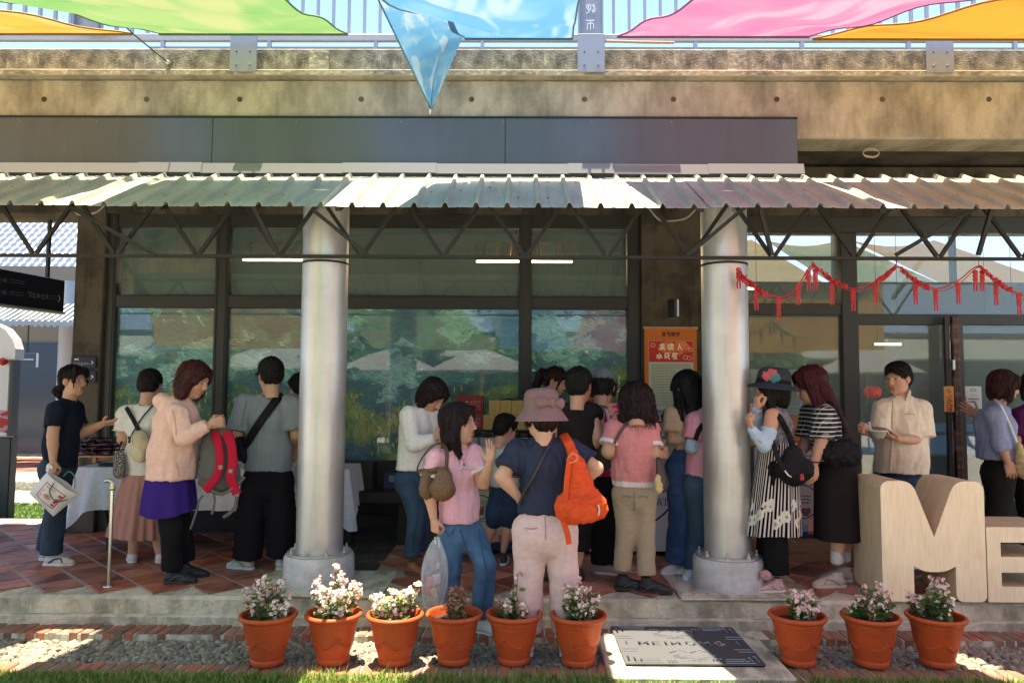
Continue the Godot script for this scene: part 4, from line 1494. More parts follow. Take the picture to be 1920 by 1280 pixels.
func build_cover() -> void:
	var a := PG(1128, 1190, -0.2)
	structure("cover_slab", boxm(Vector3(1.015, -0.235, -4.515), Vector3(1.02, 0.10, 0.70), Basis.IDENTITY, 0.008), mk(Color.WHITE, 0.9, 0, M.step.albedo_texture, 1.1), "pale concrete square set in the gravel round the steel cover", "slab")
	# plate outline on the ground from its corners in the photo: slightly turned
	var p0 := PG(1173, 1246, -0.172)
	var p1 := PG(1437, 1246, -0.172)
	var p3 := PG(1146, 1174, -0.172)
	var p2 := PG(1372, 1177, -0.172)
	var ce := (p0 + p1 + p2 + p3) * 0.25
	var ux := ((p1 - p0) + (p2 - p3)) * 0.5
	var uz := ((p3 - p0) + (p2 - p1)) * 0.5
	var w := ux.length()
	var hgt := uz.length()
	ux = ux.normalized()
	uz = (uz - ux * ux.dot(uz)).normalized()
	var root := CSGBox3D.new()
	root.name = "drain_cover"
	root.size = Vector3(w, 0.008, hgt)
	var pm := mk(L(0.085, 0.088, 0.094), 0.6, 0.0)
	pm.metallic_specular = 0.15
	root.material = pm
	root.transform = Transform3D(Basis(ux, Vector3.UP, -uz), ce)
	var cut := func(x: float, y: float, lx: float, ly: float, ang := 0.0) -> void:
		# x to the right, y away from the viewer, both from the plate's centre, in plate halves
		var c := CSGBox3D.new()
		c.name = "slot"
		c.operation = CSGShape3D.OPERATION_SUBTRACTION
		c.size = Vector3(lx, 0.05, ly)
		c.position = Vector3(x * w * 0.5, 0, -y * hgt * 0.5)
		c.rotation.y = ang
		root.add_child(c, true)
	for sx in [-1.0, 1.0]:
		for sy in [-1.0, 1.0]:
			for k in 3:
				cut.call(sx * (0.93 - 0.09 * k), sy * (0.74 + 0.04 * k), 0.012, 0.10 - 0.024 * k)
				cut.call(sx * (0.66 - 0.02 * k), sy * (0.95 - 0.09 * k), 0.17 - 0.03 * k, 0.010)
			for k in 2: cut.call(sx * (0.88 - 0.03 * k), sy * (0.40 - 0.12 * k), 0.10, 0.010)
		cut.call(sx * 0.86, 0.06, 0.009, 0.07)
	# MEINONG, in stencil strokes
	var lw := 0.115
	var x0 := -0.60
	for ch in "MEINONG":
		var cx := x0
		var segs: Array = {"M": [[-0.4, 0, 0, 1], [0.4, 0, 0, 1], [-0.18, 0.1, -0.5, 0.62], [0.18, 0.1, 0.5, 0.62]], "E": [[-0.3, 0, 0, 1], [0.12, 0.42, 1.5708, 0.6], [0.1, 0, 1.5708, 0.45], [0.12, -0.42, 1.5708, 0.6]],
			"I": [[0, 0, 0, 1]], "N": [[-0.36, 0, 0, 0.9], [0.36, 0, 0, 0.9], [0, 0, 0.72, 0.8]], "O": [[-0.38, 0, 0, 0.5], [0.38, 0, 0, 0.5], [0, 0.44, 1.5708, 0.5], [0, -0.44, 1.5708, 0.5], [-0.28, 0.33, 0.8, 0.25], [0.28, -0.33, 0.8, 0.25]],
			"G": [[-0.38, 0, 0, 0.5], [0.03, 0.44, 1.5708, 0.5], [0.03, -0.44, 1.5708, 0.5], [0.36, -0.22, 0, 0.36], [0.18, -0.04, 1.5708, 0.3]]}[ch]
		for g in segs:
			cut.call(cx + g[0] * 0.16, 0.03 + g[1] * 0.22, 0.016 if absf(g[2]) < 1.0 else 0.013, g[3] * (0.072 if absf(g[2]) < 1.0 else 0.06), -g[2])
		x0 += {"M": 0.20, "E": 0.145, "I": 0.155, "N": 0.225, "O": 0.225, "G": 0.2}[ch]
	# two line figures, an umbrella-like sweep above and below the word
	for sy in [1.0, -1.0]:
		for k in 3:
			for i in 7:
				var t := (i - 3) / 3.0
				if (i + k) % 4 == 3: continue
				cut.call(t * 0.26 - 0.06 * sy, sy * 0.0 + (0.42 if sy > 0 else -0.74) - 0.06 * k + 0.16 * t * t, 0.045, 0.009, -t * 0.28)
			cut.call(-0.36 + 0.05 * k, sy * 0.84 - 0.05, 0.011, 0.045, 0.2)
			cut.call(0.30 + 0.05 * k, sy * 0.80, 0.011, 0.045, -0.2)
		for k in 4:
			cut.call(-0.22 + 0.15 * k, (0.70 if sy > 0 else -0.42) + 0.04 * (k % 2), 0.06, 0.013, 0.6 if k % 2 == 0 else -0.7)
	add_child(root)
	tag(root, "grey steel drain cover cut through with the word MEINONG", "drain cover")
	structure("drain_pit", boxm(ce - Vector3(0, 0.0085, 0), Vector3(w * 0.99, 0.006, hgt * 0.99), Basis(ux, Vector3.UP, -uz)), M.dark, "dark pit seen through the slots of the steel cover", "pit")

func build_porch() -> void:
	# the two steel columns
	for k in 2:
		var cx: float = [X(607, 5.36), X(1362, 5.33)][k]
		var c := thing("steel_column", ["left round steel column standing behind the first pots", "right round steel column beside the steel drain cover"][k], "column", Vector3(cx, 0, -5.36), "silver columns holding up the porch roof")
		put("shaft", MB.new().lathe([Vector2(0.163, 0.2), Vector2(0.163, 2.30), Vector2(0.163, 2.78)], Vector3.ZERO, 40).mesh(), M.galv, c)
		put("base_drum", MB.new().lathe([Vector2(0.247, 0.004), Vector2(0.247, 0.02), Vector2(0.243, 0.19), Vector2(0.232, 0.212), Vector2(0.15, 0.214)], Vector3.ZERO, 40, Basis.IDENTITY, true, 0.004).mesh(), M.cast, c)
		put("flange", MB.new().lathe([Vector2(0.222, 0.214), Vector2(0.222, 0.226), Vector2(0.16, 0.227)], Vector3.ZERO, 40, Basis.IDENTITY, false).mesh(), M.galv, c)
		for j in 8:
			var a := TAU * (j + 0.35) / 8
			put("anchor_bolt", MB.new().lathe([Vector2(0.016, 0.224), Vector2(0.016, 0.238), Vector2(0.007, 0.240), Vector2(0.007, 0.262), Vector2(0.0, 0.264)], Vector3(cos(a), 0, sin(a)) * 0.195, 6, Basis.IDENTITY, false).mesh(), M.galv, c)
		put("weld_ring", MB.new().lathe([Vector2(0.166, 2.262), Vector2(0.167, 2.27), Vector2(0.166, 2.278)], Vector3.ZERO, 40).mesh(), M.truss, c)
	# the roof: profiled sheets with trapezoid ribs, falling towards the viewer
	var ze := 4.80
	var zb := 5.64
	var he := H(388, ze)
	var hb := H(331, zb)
	var roof := thing("canopy_roof", "long profiled sheet metal roof over the porch, streaked with dirt", "roof", Vector3(0, he, -ze))
	var pitch := 0.2035
	var x0 := X(654, ze) - pitch * 24.0
	var prof := [Vector2(-0.0215, 0.0), Vector2(-0.009, 0.030), Vector2(0.009, 0.030), Vector2(0.0215, 0.0)]
	var per := 5
	for sh in 13:       # sheets of four ribs, each its own part, lapping a little
		var mb := MB.new()
		var n0 := sh * 4
		var pts := []
		for k in 4:
			var cx := x0 + (n0 + k) * pitch
			if k == 0: pts.append(Vector2(cx - pitch * 0.5 - 0.004, 0.002))
			for q in prof: pts.append(Vector2(cx + q.x, q.y))
			pts.append(Vector2(cx + pitch * 0.5 - 0.03, 0.0))
			pts.append(Vector2(cx + pitch * 0.5 - 0.022, 0.0035))
			pts.append(Vector2(cx + pitch * 0.5 + 0.0 , 0.0))
		var dz := rng.randf_range(-0.012, 0.012)
		var dy := 0.002 * (sh % 2)
		var sag := rng.randf_range(-0.006, 0.004)
		for i in pts.size() - 1:
			var a: Vector2 = pts[i]
			var b: Vector2 = pts[i + 1]
			var nrm := Vector3(0, zb - ze, 0).normalized()
			var up := Vector3(0, 1, 0)
			var A := Vector3(a.x, a.y + dy, dz)
			var B := Vector3(b.x, b.y + dy, dz)
			var back := Vector3(0, hb - he, -(zb - ze) - dz)
			mb.quad(A, B, B + back, A + back)
			# the thickness of the sheet at the eave
			mb.quad(A - Vector3(0, 0.0025, 0), B - Vector3(0, 0.0025, 0), B, A)
			mb.quad(B - Vector3(0, 0.0025, 0), A - Vector3(0, 0.0025, 0), A + back - Vector3(0, 0.0025, 0), B + back - Vector3(0, 0.0025, 0))
		put("roof_sheet", mb.mesh(), M.zinc, roof)
		var sc := MB.new()
		for k in 4:
			if rng.randf() < 0.75:
				var f := rng.randf_range(0.25, 0.75)
				sc.lathe([Vector2(0.007, 0), Vector2(0.006, 0.004), Vector2(0, 0.005)], Vector3(x0 + (n0 + k) * pitch + 0.07, dy + (hb - he) * f, -(zb - ze) * f), 6)
		if sc.v.size(): put("screw", sc.mesh(), M.truss, roof)
	# flashing where the roof meets the fascia panel
	var fl := thing("roof_flashing", "bright metal flashing strips along the top of the porch roof", "flashing", Vector3(0, hb, -zb))
	var xs := [X(-520, zb), X(255, zb), X(372, zb), X(640, zb), X(815, zb), X(1065, zb), X(1150, zb), X(1330, zb), X(1508, zb)]
	for i in xs.size() - 1:
		var w: float = xs[i + 1] - xs[i]
		put("flashing_strip", boxm(Vector3(xs[i] + w * 0.5, 0.045 + 0.004 * (i % 2), 0.055 + 0.006 * (i % 2)), Vector3(w + 0.01, 0.085, 0.004), Basis(Vector3.RIGHT, -0.25)), M.zinc_new, fl)
	# the truss under the eave
	var zt := 5.165
	var ht := H(482, zt)
	var tr := thing("roof_truss", "thin dark steel truss zigzagging under the porch eave", "truss", Vector3(0, ht, -zt))
	put("bottom_chord", boxm(Vector3(0, 0, 0), Vector3(12, 0.022, 0.03)), M.truss, tr)
	put("top_chord", boxm(Vector3(0, 0.425, 0), Vector3(12, 0.03, 0.03)), M.truss, tr)
	var step := X(210, zt) - X(56, zt)
	var n0x := X(56, zt)
	for k in range(-2, 15):
		var bx := n0x + step * k
		for e in [-1.0, 1.0]:
			put("diagonal", bar(Vector3(bx + e * 0.012, 0.015, 0.0), Vector3(bx + e * step * 0.5, 0.415, 0.0), 0.026, 0.02), M.truss, tr)
	# knee braces and rafters between the columns and the eave
	var kb := thing("roof_braces", "dark steel knee braces fanning from the columns to the roof", "brace", Vector3(0, ht, -zt))
	for q in [[585, 392, 690, 478], [475, 388, 521, 478], [1398, 388, 1290, 478], [1425, 388, 1448, 478], [131, 388, 290, 478], [1830, 390, 1680, 478], [1860, 392, 1835, 478]]:
		var a := P(q[0], q[1], 5.02) - kb.position
		var b := P(q[2], q[3], 5.150) - kb.position
		put("brace", bar(a, b, 0.026, 0.024), M.truss, kb)
	for k in 9:
		put("rafter", bar(Vector3(-4.8 + 1.2 * k, 0.27, 0.30), Vector3(-4.8 + 1.2 * k, 0.66, -0.44), 0.04, 0.04), M.truss, kb)
	# loose white cables hanging under the soffit
	for q in [[1215, 388, 1258, 414, 1305, 392], [128, 378, 160, 402, 196, 384]]:
		var pts := smooth_points([P(q[0], q[1], 6.6), P(lerpf(q[0], q[2], 0.5), q[3] - 2, 6.6), P(q[2], q[3], 6.6), P(lerpf(q[2], q[4], 0.6), q[3] - 5, 6.6), P(q[4], q[5], 6.6)], 20)
		tag(put("cable", MB.new().tube(pts, 0.009, 6).mesh(), mk(L(0.4, 0.38, 0.33), 0.6)), "slack pale cable drooping above the " + ("poster pillar" if q[0] > 500 else "left pillar"), "cable")
	var wl := []
	for k in 30:
		var a := k * 0.62
		wl.append(P(1634 + 15 * cos(a), 284 + 9 * sin(a) * (0.8 + 0.2 * sin(k)) + 3, 5.8))
	tag(put("cable_coil", MB.new().tube(smooth_points(wl, 90), 0.004, 5).mesh(), mk(L(0.3, 0.27, 0.2), 0.6)), "thin wire coil hanging under the beam at upper right", "wire")

func build_upper() -> void:
	# concrete beam, ledge and parapet
	var zb := 5.66
	var h1 := H(150, zb)
	var hbm := H(258, zb)
	var beam := structure("concrete_beam", boxm(Vector3(0, (h1 + hbm) * 0.5, -zb - 0.16), Vector3(16, h1 - hbm, 0.32), Basis.IDENTITY, 0.012), M.conc, "weathered concrete beam above the grey fascia panel", "beam")
	for px in [82, 274, 449, 677, 884, 1096, 1263, 1457, 1655, 1855]:
		var at := P(px, 186, zb)
		var o := put("mortar_plug", MB.new().lathe([Vector2(0.0215, 0.0), Vector2(0.020, 0.004), Vector2(0.016, 0.005), Vector2(0.0, 0.003)], Vector3.ZERO, 16, Basis(Vector3.RIGHT, PI / 2)).mesh(), M.conc_dark, beam)
		o.position = Vector3(at.x, at.y, -zb + 0.0005)
	structure("ledge", boxm(Vector3(0, h1 + 0.026, -5.58 - 0.22), Vector3(16, 0.048, 0.44), Basis.IDENTITY, 0.006), M.conc, "thin concrete ledge between parapet and beam", "ledge")
	var hp := H(91, 5.60)
	structure("parapet", boxm(Vector3(0, (h1 + 0.05 + hp) * 0.5, -5.60 - 0.16), Vector3(16, hp - h1 - 0.05, 0.32), Basis.IDENTITY, 0.01), M.pebbledash, "exposed aggregate concrete parapet along the upper floor", "parapet")
	structure("upper_floor", boxm(Vector3(2.3, h1 - 0.05, -7.95), Vector3(13.0, 0.14, 4.1)), M.conc_dark, "concrete floor slab of the upper terrace", "slab")
	for px in [598, 1383]:
		var at := P(px, 114, 5.597)
		tag(put("patch_plate", boxm(Vector3(at.x, at.y, -5.598), Vector3(0.155, 0.155, 0.010), Basis.IDENTITY, 0.003), M.conc), ["square mortar patch on the parapet beside the green sail's bracket", "square mortar patch on the parapet under the pink sail"][0 if px < 1000 else 1], "patch", "square patches on the parapet")
	# the grey fascia panels
	var zp := 5.63
	var f := thing("fascia_panel", "smooth grey sheet metal fascia above the porch roof", "panel", Vector3(0, H(331, zp), -zp))
	var ptop := H(222, zp) - f.position.y
	var px := [X(-520, zp), X(386, zp), X(945, zp), X(1503, zp)]
	for k in 3:
		put("panel_sheet", boxm(Vector3((px[k] + px[k + 1]) * 0.5, ptop * 0.5, 0.0), Vector3(px[k + 1] - px[k] - 0.004, ptop, 0.012), Basis.IDENTITY, 0.002), M.panel, f)
	put("edge_trim", boxm(Vector3((px[0] + px[3]) * 0.5, ptop + 0.006, 0.004), Vector3(px[3] - px[0], 0.012, 0.022)), M.black, f)
	for q in [17, 164, 379, 546, 746, 941, 1110, 1262, 1486]:
		put("rivet", MB.new().lathe([Vector2(0.008, 0), Vector2(0.006, 0.004), Vector2(0, 0.005)], Vector3(X(q, zp), ptop - 0.03, 0.006), 8, Basis(Vector3.RIGHT, PI / 2)).mesh(), M.zinc_new, f)
	# bracket plates that carry the sign posts
	for k in 3:
		var c: float = [440.5, 1109.5, 1780.5][k]
		var z := 5.555
		var t := H(63, z)
		var b := H(135, z)
		var g := thing("bracket_plate", ["pale steel bracket plate on the parapet under the green sail", "pale steel bracket plate under the upright sign post", "pale steel bracket plate on the parapet under the orange sail"][k], "bracket", Vector3(X(c, z), b, -z), "steel bracket plates bolted to the parapet")
		put("plate", boxm(Vector3(0, (t - b) * 0.5, 0), Vector3(0.208, t - b, 0.012), Basis.IDENTITY, 0.003), M.grey_paint, g)
		put("web", boxm(Vector3(0, (t - b) * 0.55, -0.025), Vector3(0.10, (t - b) * 0.8, 0.035)), M.grey_paint, g)
		for e in [-1.0, 1.0]:
			for r in 2:
				if r == 1: put("bolt", MB.new().lathe([Vector2(0.011, 0), Vector2(0.011, 0.012), Vector2(0.005, 0.013), Vector2(0.005, 0.028), Vector2(0, 0.029)], Vector3(e * 0.052, 0.05, 0.006), 6, Basis(Vector3.RIGHT, PI / 2), false).mesh(), M.grey_paint, g)
				else: put("bolt_hole", MB.new().lathe([Vector2(0.007, 0.0), Vector2(0.0, 0.0005)], Vector3(e * 0.052, 0.155, 0.0065), 10, Basis(Vector3.RIGHT, PI / 2)).mesh(), M.black, g)
	# upright sign posts with characters seen from behind
	for k in 2:
		var z := 5.82
		var cx: float = [X(138, z), X(1108, z)][k]
		var h0 := H(66, z)
		var g := thing("sign_post", ["grey sign post behind the yellow sail with one white character", "grey sign post between blue and pink sails with white characters"][k], "sign", Vector3(cx, h0, -z), "sign posts along the terrace railing")
		put("post", boxm(Vector3(0, 0.6, 0), Vector3(0.20, 1.2, 0.02), Basis.IDENTITY, 0.003), M.grey_paint, g)
		for e in [-1.0, 1.0]: put("post_flange", boxm(Vector3(e * 0.094, 0.6, 0.022), Vector3(0.012, 1.2, 0.045)), M.grey_paint, g)
		var chars: Array = [["turn"], ["end", "rain"]][k]
		for i in chars.size():
			var mb := MB.new()
			var py: float = [[12], [19, 48]][k][i]
			var at := P([138, 1108][k], py, z) - g.position
			for s in GLYPH[chars[i]].split(" "):
				for j in range(0, s.length() - 3, 2):
					var a := Vector3((4.5 - float(s[j])) / 9.0, (4.5 - float(s[j + 1])) / 9.0, 0) * 0.075
					var b := Vector3((4.5 - float(s[j + 2])) / 9.0, (4.5 - float(s[j + 3])) / 9.0, 0) * 0.075
					if a.distance_to(b) < 0.002: continue
					var d := (b - a).normalized()
					mb.box(Vector3(at.x, at.y, 0.0125) + (a + b) * 0.5, Vector3(0.0055, a.distance_to(b) + 0.004, 0.003), Basis(d.cross(Vector3.BACK), d, Vector3.BACK))
			put("lettering", mb.mesh(), mk(L(0.8, 0.8, 0.82), 0.5), g)
	# the terrace railing
	var zr := 5.95
	var hr := H(72, zr)
	var rl := thing("terrace_railing", "pale steel railing of slim upright bars above the parapet", "railing", Vector3(0, hr, -zr))
	put("bottom_rail", boxm(Vector3(0, 0, 0), Vector3(14, 0.055, 0.05), Basis.IDENTITY, 0.006), M.white_steel, rl)
	put("top_rail", boxm(Vector3(0, 1.05, 0), Vector3(14, 0.06, 0.06), Basis.IDENTITY, 0.008), M.white_steel, rl)
	for k in 100: put("baluster", boxm(Vector3(-6.4 + 0.128 * k, 0.52, 0), Vector3(0.022, 1.0, 0.03)), M.white_steel, rl)
	for k in 9: put("rail_foot", boxm(Vector3(X(285 + 205 * k, zr), -0.10, 0), Vector3(0.03, 0.17, 0.03)), M.white_steel, rl)
	put("kick_plate", boxm(Vector3(1.6, -0.10, -0.10), Vector3(9.4, 0.15, 0.006)), M.white_steel, rl)
	# the mooring rope of the yellow and green sails
	var hook := P(312, 115, 5.56)
	tag(put("sail_rope", MB.new().tube(smooth_points([P(186, -4, 4.9), P(240, 55, 5.2), hook], 12), 0.006, 6).mesh(), mk(L(0.06, 0.07, 0.05), 0.9)), "thin dark rope from the green sail down to a parapet hook", "rope")
	tag(put("parapet_hook", MB.new().lathe([Vector2(0.006, 0), Vector2(0.018, 0.01), Vector2(0.018, 0.03), Vector2(0, 0.035)], Vector3(hook.x, hook.y, -5.60), 12, Basis(Vector3.RIGHT, PI / 2)).mesh(), M.galv), "small steel hook on the parapet holding the dark rope", "hook")
	tag(put("bamboo_pole", MB.new().tube([P(1137, 77, 5.55), P(1200, 79, 5.55), P(1264, 80, 5.55)], 0.011, 8).mesh(), mk(L(0.42, 0.2, 0.1), 0.6)), "thin brown pole lashed to the railing under the pink sail", "pole")

func pane_quad(x0: float, y0: float, x1: float, y1: float, z: float) -> ArrayMesh:
	return boxm(Vector3((x0 + x1) * 0.5, (y0 + y1) * 0.5, z), Vector3(x1 - x0, y1 - y0, 0.006))

func build_facade() -> void:
	var z := 7.2
	# pillars and lintel
	var ph := 3.6
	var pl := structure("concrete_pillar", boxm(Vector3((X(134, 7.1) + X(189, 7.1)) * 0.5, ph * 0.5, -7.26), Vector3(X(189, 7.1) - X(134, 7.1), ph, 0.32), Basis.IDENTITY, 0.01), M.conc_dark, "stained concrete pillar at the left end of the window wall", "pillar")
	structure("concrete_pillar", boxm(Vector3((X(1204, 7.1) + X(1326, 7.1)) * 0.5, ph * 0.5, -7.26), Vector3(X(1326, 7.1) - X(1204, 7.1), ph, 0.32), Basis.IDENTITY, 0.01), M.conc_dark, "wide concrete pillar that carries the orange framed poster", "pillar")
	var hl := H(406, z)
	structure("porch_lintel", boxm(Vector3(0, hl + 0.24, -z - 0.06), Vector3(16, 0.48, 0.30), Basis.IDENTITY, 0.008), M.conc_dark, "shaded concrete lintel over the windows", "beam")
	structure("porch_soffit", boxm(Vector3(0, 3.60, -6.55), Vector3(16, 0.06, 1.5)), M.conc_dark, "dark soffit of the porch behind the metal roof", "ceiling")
	# rooms behind the glass
	var rx0 := -4.15
	var rx1 := 9.0
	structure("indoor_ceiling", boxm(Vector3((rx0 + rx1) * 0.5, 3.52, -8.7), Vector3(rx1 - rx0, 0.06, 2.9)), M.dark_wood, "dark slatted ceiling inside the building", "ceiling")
	var hb0 := H(526, 10.1)
	var split := X(1200, z)
	var lw := X(1400, 10.1)
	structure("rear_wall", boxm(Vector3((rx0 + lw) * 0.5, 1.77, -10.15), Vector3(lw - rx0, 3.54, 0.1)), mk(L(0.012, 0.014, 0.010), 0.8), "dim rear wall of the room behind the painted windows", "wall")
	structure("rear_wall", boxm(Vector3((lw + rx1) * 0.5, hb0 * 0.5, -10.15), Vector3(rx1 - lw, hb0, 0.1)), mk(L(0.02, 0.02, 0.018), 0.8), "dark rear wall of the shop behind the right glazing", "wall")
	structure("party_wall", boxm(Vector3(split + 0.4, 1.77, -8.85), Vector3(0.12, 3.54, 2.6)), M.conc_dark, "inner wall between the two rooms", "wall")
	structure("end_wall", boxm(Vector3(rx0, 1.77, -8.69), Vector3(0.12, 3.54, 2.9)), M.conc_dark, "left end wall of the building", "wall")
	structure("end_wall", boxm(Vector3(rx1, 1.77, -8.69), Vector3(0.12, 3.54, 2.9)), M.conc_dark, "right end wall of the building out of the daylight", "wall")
	for k in 3:
		var x := X([1578, 1800, 1990][k], 10.0)
		structure("rear_window_post", boxm(Vector3(x, (hb0 + 3.54) * 0.5, -10.1), Vector3(0.10 if k != 1 else 0.05, 3.54 - hb0, 0.1)), M.frame, ["post of the high rear window beside the yellow cloth", "post of the high rear window right of the green cloth", "far right post of the high rear window"][k], "post")
	# the left window wall
	var w := thing("window_wall", "dark framed window wall with painted landscape film behind glass", "window", Vector3(0, 0, -z))
	var hs := [H(412, z), H(425, z), H(568, z), H(877, z)]
	var vx := [X(204, z), X(415, z), X(984.5, z), X(1188, z)]
	var fw := [0.135, 0.13, 0.125, 0.125]
	for k in 4:
		var m := put("mullion", boxm(Vector3(vx[k], (hs[0] + hs[3]) * 0.5, 0), Vector3(fw[k], hs[0] - hs[3] + 0.12, 0.10), Basis.IDENTITY, 0.006), M.frame, w)
		put("glazing_bead", boxm(Vector3(vx[k] - fw[k] * 0.33, (hs[0] + hs[3]) * 0.5, 0.052), Vector3(0.008, hs[0] - hs[3] + 0.1, 0.012)), M.frame, m)
		put("glazing_bead", boxm(Vector3(vx[k] + fw[k] * 0.33, (hs[0] + hs[3]) * 0.5, 0.052), Vector3(0.008, hs[0] - hs[3] + 0.1, 0.012)), M.frame, m)
	var tw := [0.14, 0.0, 0.125, 0.13]
	for k in 4:
		if k == 1: continue
		for i in 3:
			var a: float = vx[i] + fw[i] * 0.5
			var b: float = vx[i + 1] - fw[i + 1] * 0.5
			var t := put("transom", boxm(Vector3((a + b) * 0.5, hs[k] - (0.02 if k == 0 else 0.0), -0.004), Vector3(b - a, tw[k], 0.085), Basis.IDENTITY, 0.005), M.frame, w)
			put("glazing_bead", boxm(Vector3((a + b) * 0.5, hs[k] - (0.02 if k == 0 else 0.0) + tw[k] * 0.36, 0.041), Vector3(b - a, 0.008, 0.01)), M.frame, t)
			put("glazing_bead", boxm(Vector3((a + b) * 0.5, hs[k] - (0.02 if k == 0 else 0.0) - tw[k] * 0.36, 0.041), Vector3(b - a, 0.008, 0.01)), M.frame, t)
	var mural := mural_image(1536, 448)
	var mm := flat_mat(mural, 0.7, 0.2)
	mm.albedo_color = Color(0.97, 1.0, 0.98)
	for i in 3:
		var a: float = vx[i] + fw[i] * 0.5 - 0.01
		var b: float = vx[i + 1] - fw[i + 1] * 0.5 + 0.01
		put("pane", pane_quad(a, hs[2] + 0.05, b, hs[0] - 0.08, -0.01), M.glass, w)
		var lo: float = hs[3] + 0.05
		var hi: float = hs[2] - 0.05
		put("pane", pane_quad(a, lo, b, hi, -0.01), M.glass, w)
		var u0: float = (a - vx[0]) / (vx[3] - vx[0])
		var u1: float = (b - vx[0]) / (vx[3] - vx[0])
		put("painted_film", MB.new().quad(Vector3(a, lo, -0.022), Vector3(b, lo, -0.022), Vector3(b, hi, -0.022), Vector3(a, hi, -0.022), Vector2(u0, 1), Vector2(u1, 0)).mesh(), mm, w)
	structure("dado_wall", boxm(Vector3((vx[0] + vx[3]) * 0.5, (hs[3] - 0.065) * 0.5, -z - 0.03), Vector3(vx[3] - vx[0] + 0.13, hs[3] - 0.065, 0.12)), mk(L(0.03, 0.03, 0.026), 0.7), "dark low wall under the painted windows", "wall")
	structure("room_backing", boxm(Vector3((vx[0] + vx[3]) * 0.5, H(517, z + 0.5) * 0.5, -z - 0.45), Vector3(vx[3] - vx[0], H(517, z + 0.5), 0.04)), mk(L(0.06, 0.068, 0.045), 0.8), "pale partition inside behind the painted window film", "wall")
	# the right glazing
	var g := thing("shop_glazing", "tall dark framed glazing of the shop at right", "window", Vector3(0, 0, -z))
	var gx := [X(1335, z), X(1592, z), X(1990, z)]
	var top := H(430, z)
	put("head_frame", boxm(Vector3((gx[0] + gx[2]) * 0.5, top + 0.05, 0), Vector3(gx[2] - gx[0], 0.16, 0.1), Basis.IDENTITY, 0.006), M.frame, g)
	for k in 3: put("mullion", boxm(Vector3(gx[k], (top - 0.03) * 0.5, 0.0), Vector3(0.155, top - 0.03, 0.10), Basis.IDENTITY, 0.006), M.frame, g)
	var tb := H(578, z)
	put("transom", boxm(Vector3((gx[0] + gx[1]) * 0.5, tb, -0.004), Vector3(gx[1] - gx[0] - 0.155, 0.11, 0.08), Basis.IDENTITY, 0.005), M.frame, g)
	put("transom", boxm(Vector3((gx[1] + gx[2]) * 0.5, H(596, z), -0.004), Vector3(gx[2] - gx[1] - 0.155, 0.10, 0.08), Basis.IDENTITY, 0.005), M.frame, g)
	put("pane", pane_quad(gx[0] + 0.07, tb + 0.05, gx[1] - 0.07, top - 0.02, -0.01), M.glass, g)
	put("pane", pane_quad(gx[0] + 0.07, 0.03, gx[1] - 0.07, tb - 0.05, -0.01), M.glass, g)
	put("pane", pane_quad(gx[1] + 0.07, H(596, z) + 0.045, gx[2] - 0.07, top - 0.02, -0.01), M.glass, g)
	var xm := X(1800, z)
	put("pane", pane_quad(gx[1] + 0.07, 0.03, xm - 0.02, H(596, z) - 0.045, -0.01), M.glass, g)
	put("pane", pane_quad(xm + 0.03, 0.03, gx[2] - 0.07, H(596, z) - 0.045, -0.01), M.glass, g)
	# the rusty door post and the notices stuck on the glass
	var rust := mk(Color.WHITE, 0.6, 0.1, stain_tex(128, 256, 131, Color(0.50, 0.38, 0.31), Color(0.24, 0.13, 0.08), 0.3, 0.9, 1.2), 2.0)
	var dp := thing("door_post", "rusty square steel post in front of the shop door", "post", Vector3(X(1791, 7.05), 0, -7.05))
	put("tube", boxm(Vector3(0, H(588, 7.05) * 0.5, 0), Vector3(0.062, H(588, 7.05), 0.05), Basis.IDENTITY, 0.006), rust, dp)
	put("dark_rail", boxm(Vector3(-0.062, H(588, 7.05) * 0.5, -0.03), Vector3(0.04, H(588, 7.05) - 0.02, 0.04), Basis.IDENTITY, 0.004), mk(L(0.035, 0.02, 0.015), 0.5), dp)
	put("dark_rail", boxm(Vector3(0.065, H(600, 7.05) * 0.5, -0.03), Vector3(0.05, H(600, 7.05) - 0.02, 0.04), Basis.IDENTITY, 0.004), mk(L(0.04, 0.028, 0.02), 0.5), dp)
	put("lock", boxm(Vector3(-0.03, H(680, 7.05), 0.02), Vector3(0.025, 0.10, 0.03), Basis.IDENTITY, 0.006), M.steel, dp)
	var im := newimg(72, 192, Color(0.80, 0.55, 0.27))
	for k in 4: glyph(im, ["small", "heart", "play", "glass"][k], Vector2(12, 7 + k * 46), 46, 2, Color(0.62, 0.10, 0.06))
	var s1 := P(1780, 748, 7.0)
	var sg := thing("warning_sign", "small orange plate with four red characters by the rusty post", "sign", s1)
	put("plate", boxm(Vector3.ZERO, Vector3(0.094, 0.240, 0.008), Basis.IDENTITY, 0.003), mk(L(0.6, 0.27, 0.07), 0.6), sg)
	put("print", MB.new().quad(Vector3(-0.044, -0.117, 0.0045), Vector3(0.044, -0.117, 0.0045), Vector3(0.044, 0.117, 0.0045), Vector3(-0.044, 0.117, 0.0045)).mesh(), flat_mat(im, 0.5), sg)
	im = newimg(48, 64, Color(0.80, 0.50, 0.27))
	for k in 3: stroke(im, Vector2(20 + k, 14), Vector2(36, 32), 2, Color(0.65, 0.10, 0.06))
	stroke(im, Vector2(36, 32), Vector2(21, 50), 2, Color(0.65, 0.10, 0.06))
	stroke(im, Vector2(6, 32), Vector2(34, 32), 3, Color(0.65, 0.10, 0.06))
	var s2 := P(1806, 755, 7.15)
	sg = thing("arrow_sign", "small orange plate with a red arrow right of the rusty post", "sign", s2)
	put("plate", boxm(Vector3.ZERO, Vector3(0.085, 0.115, 0.006), Basis.IDENTITY, 0.002), mk(L(0.6, 0.25, 0.08), 0.6), sg)
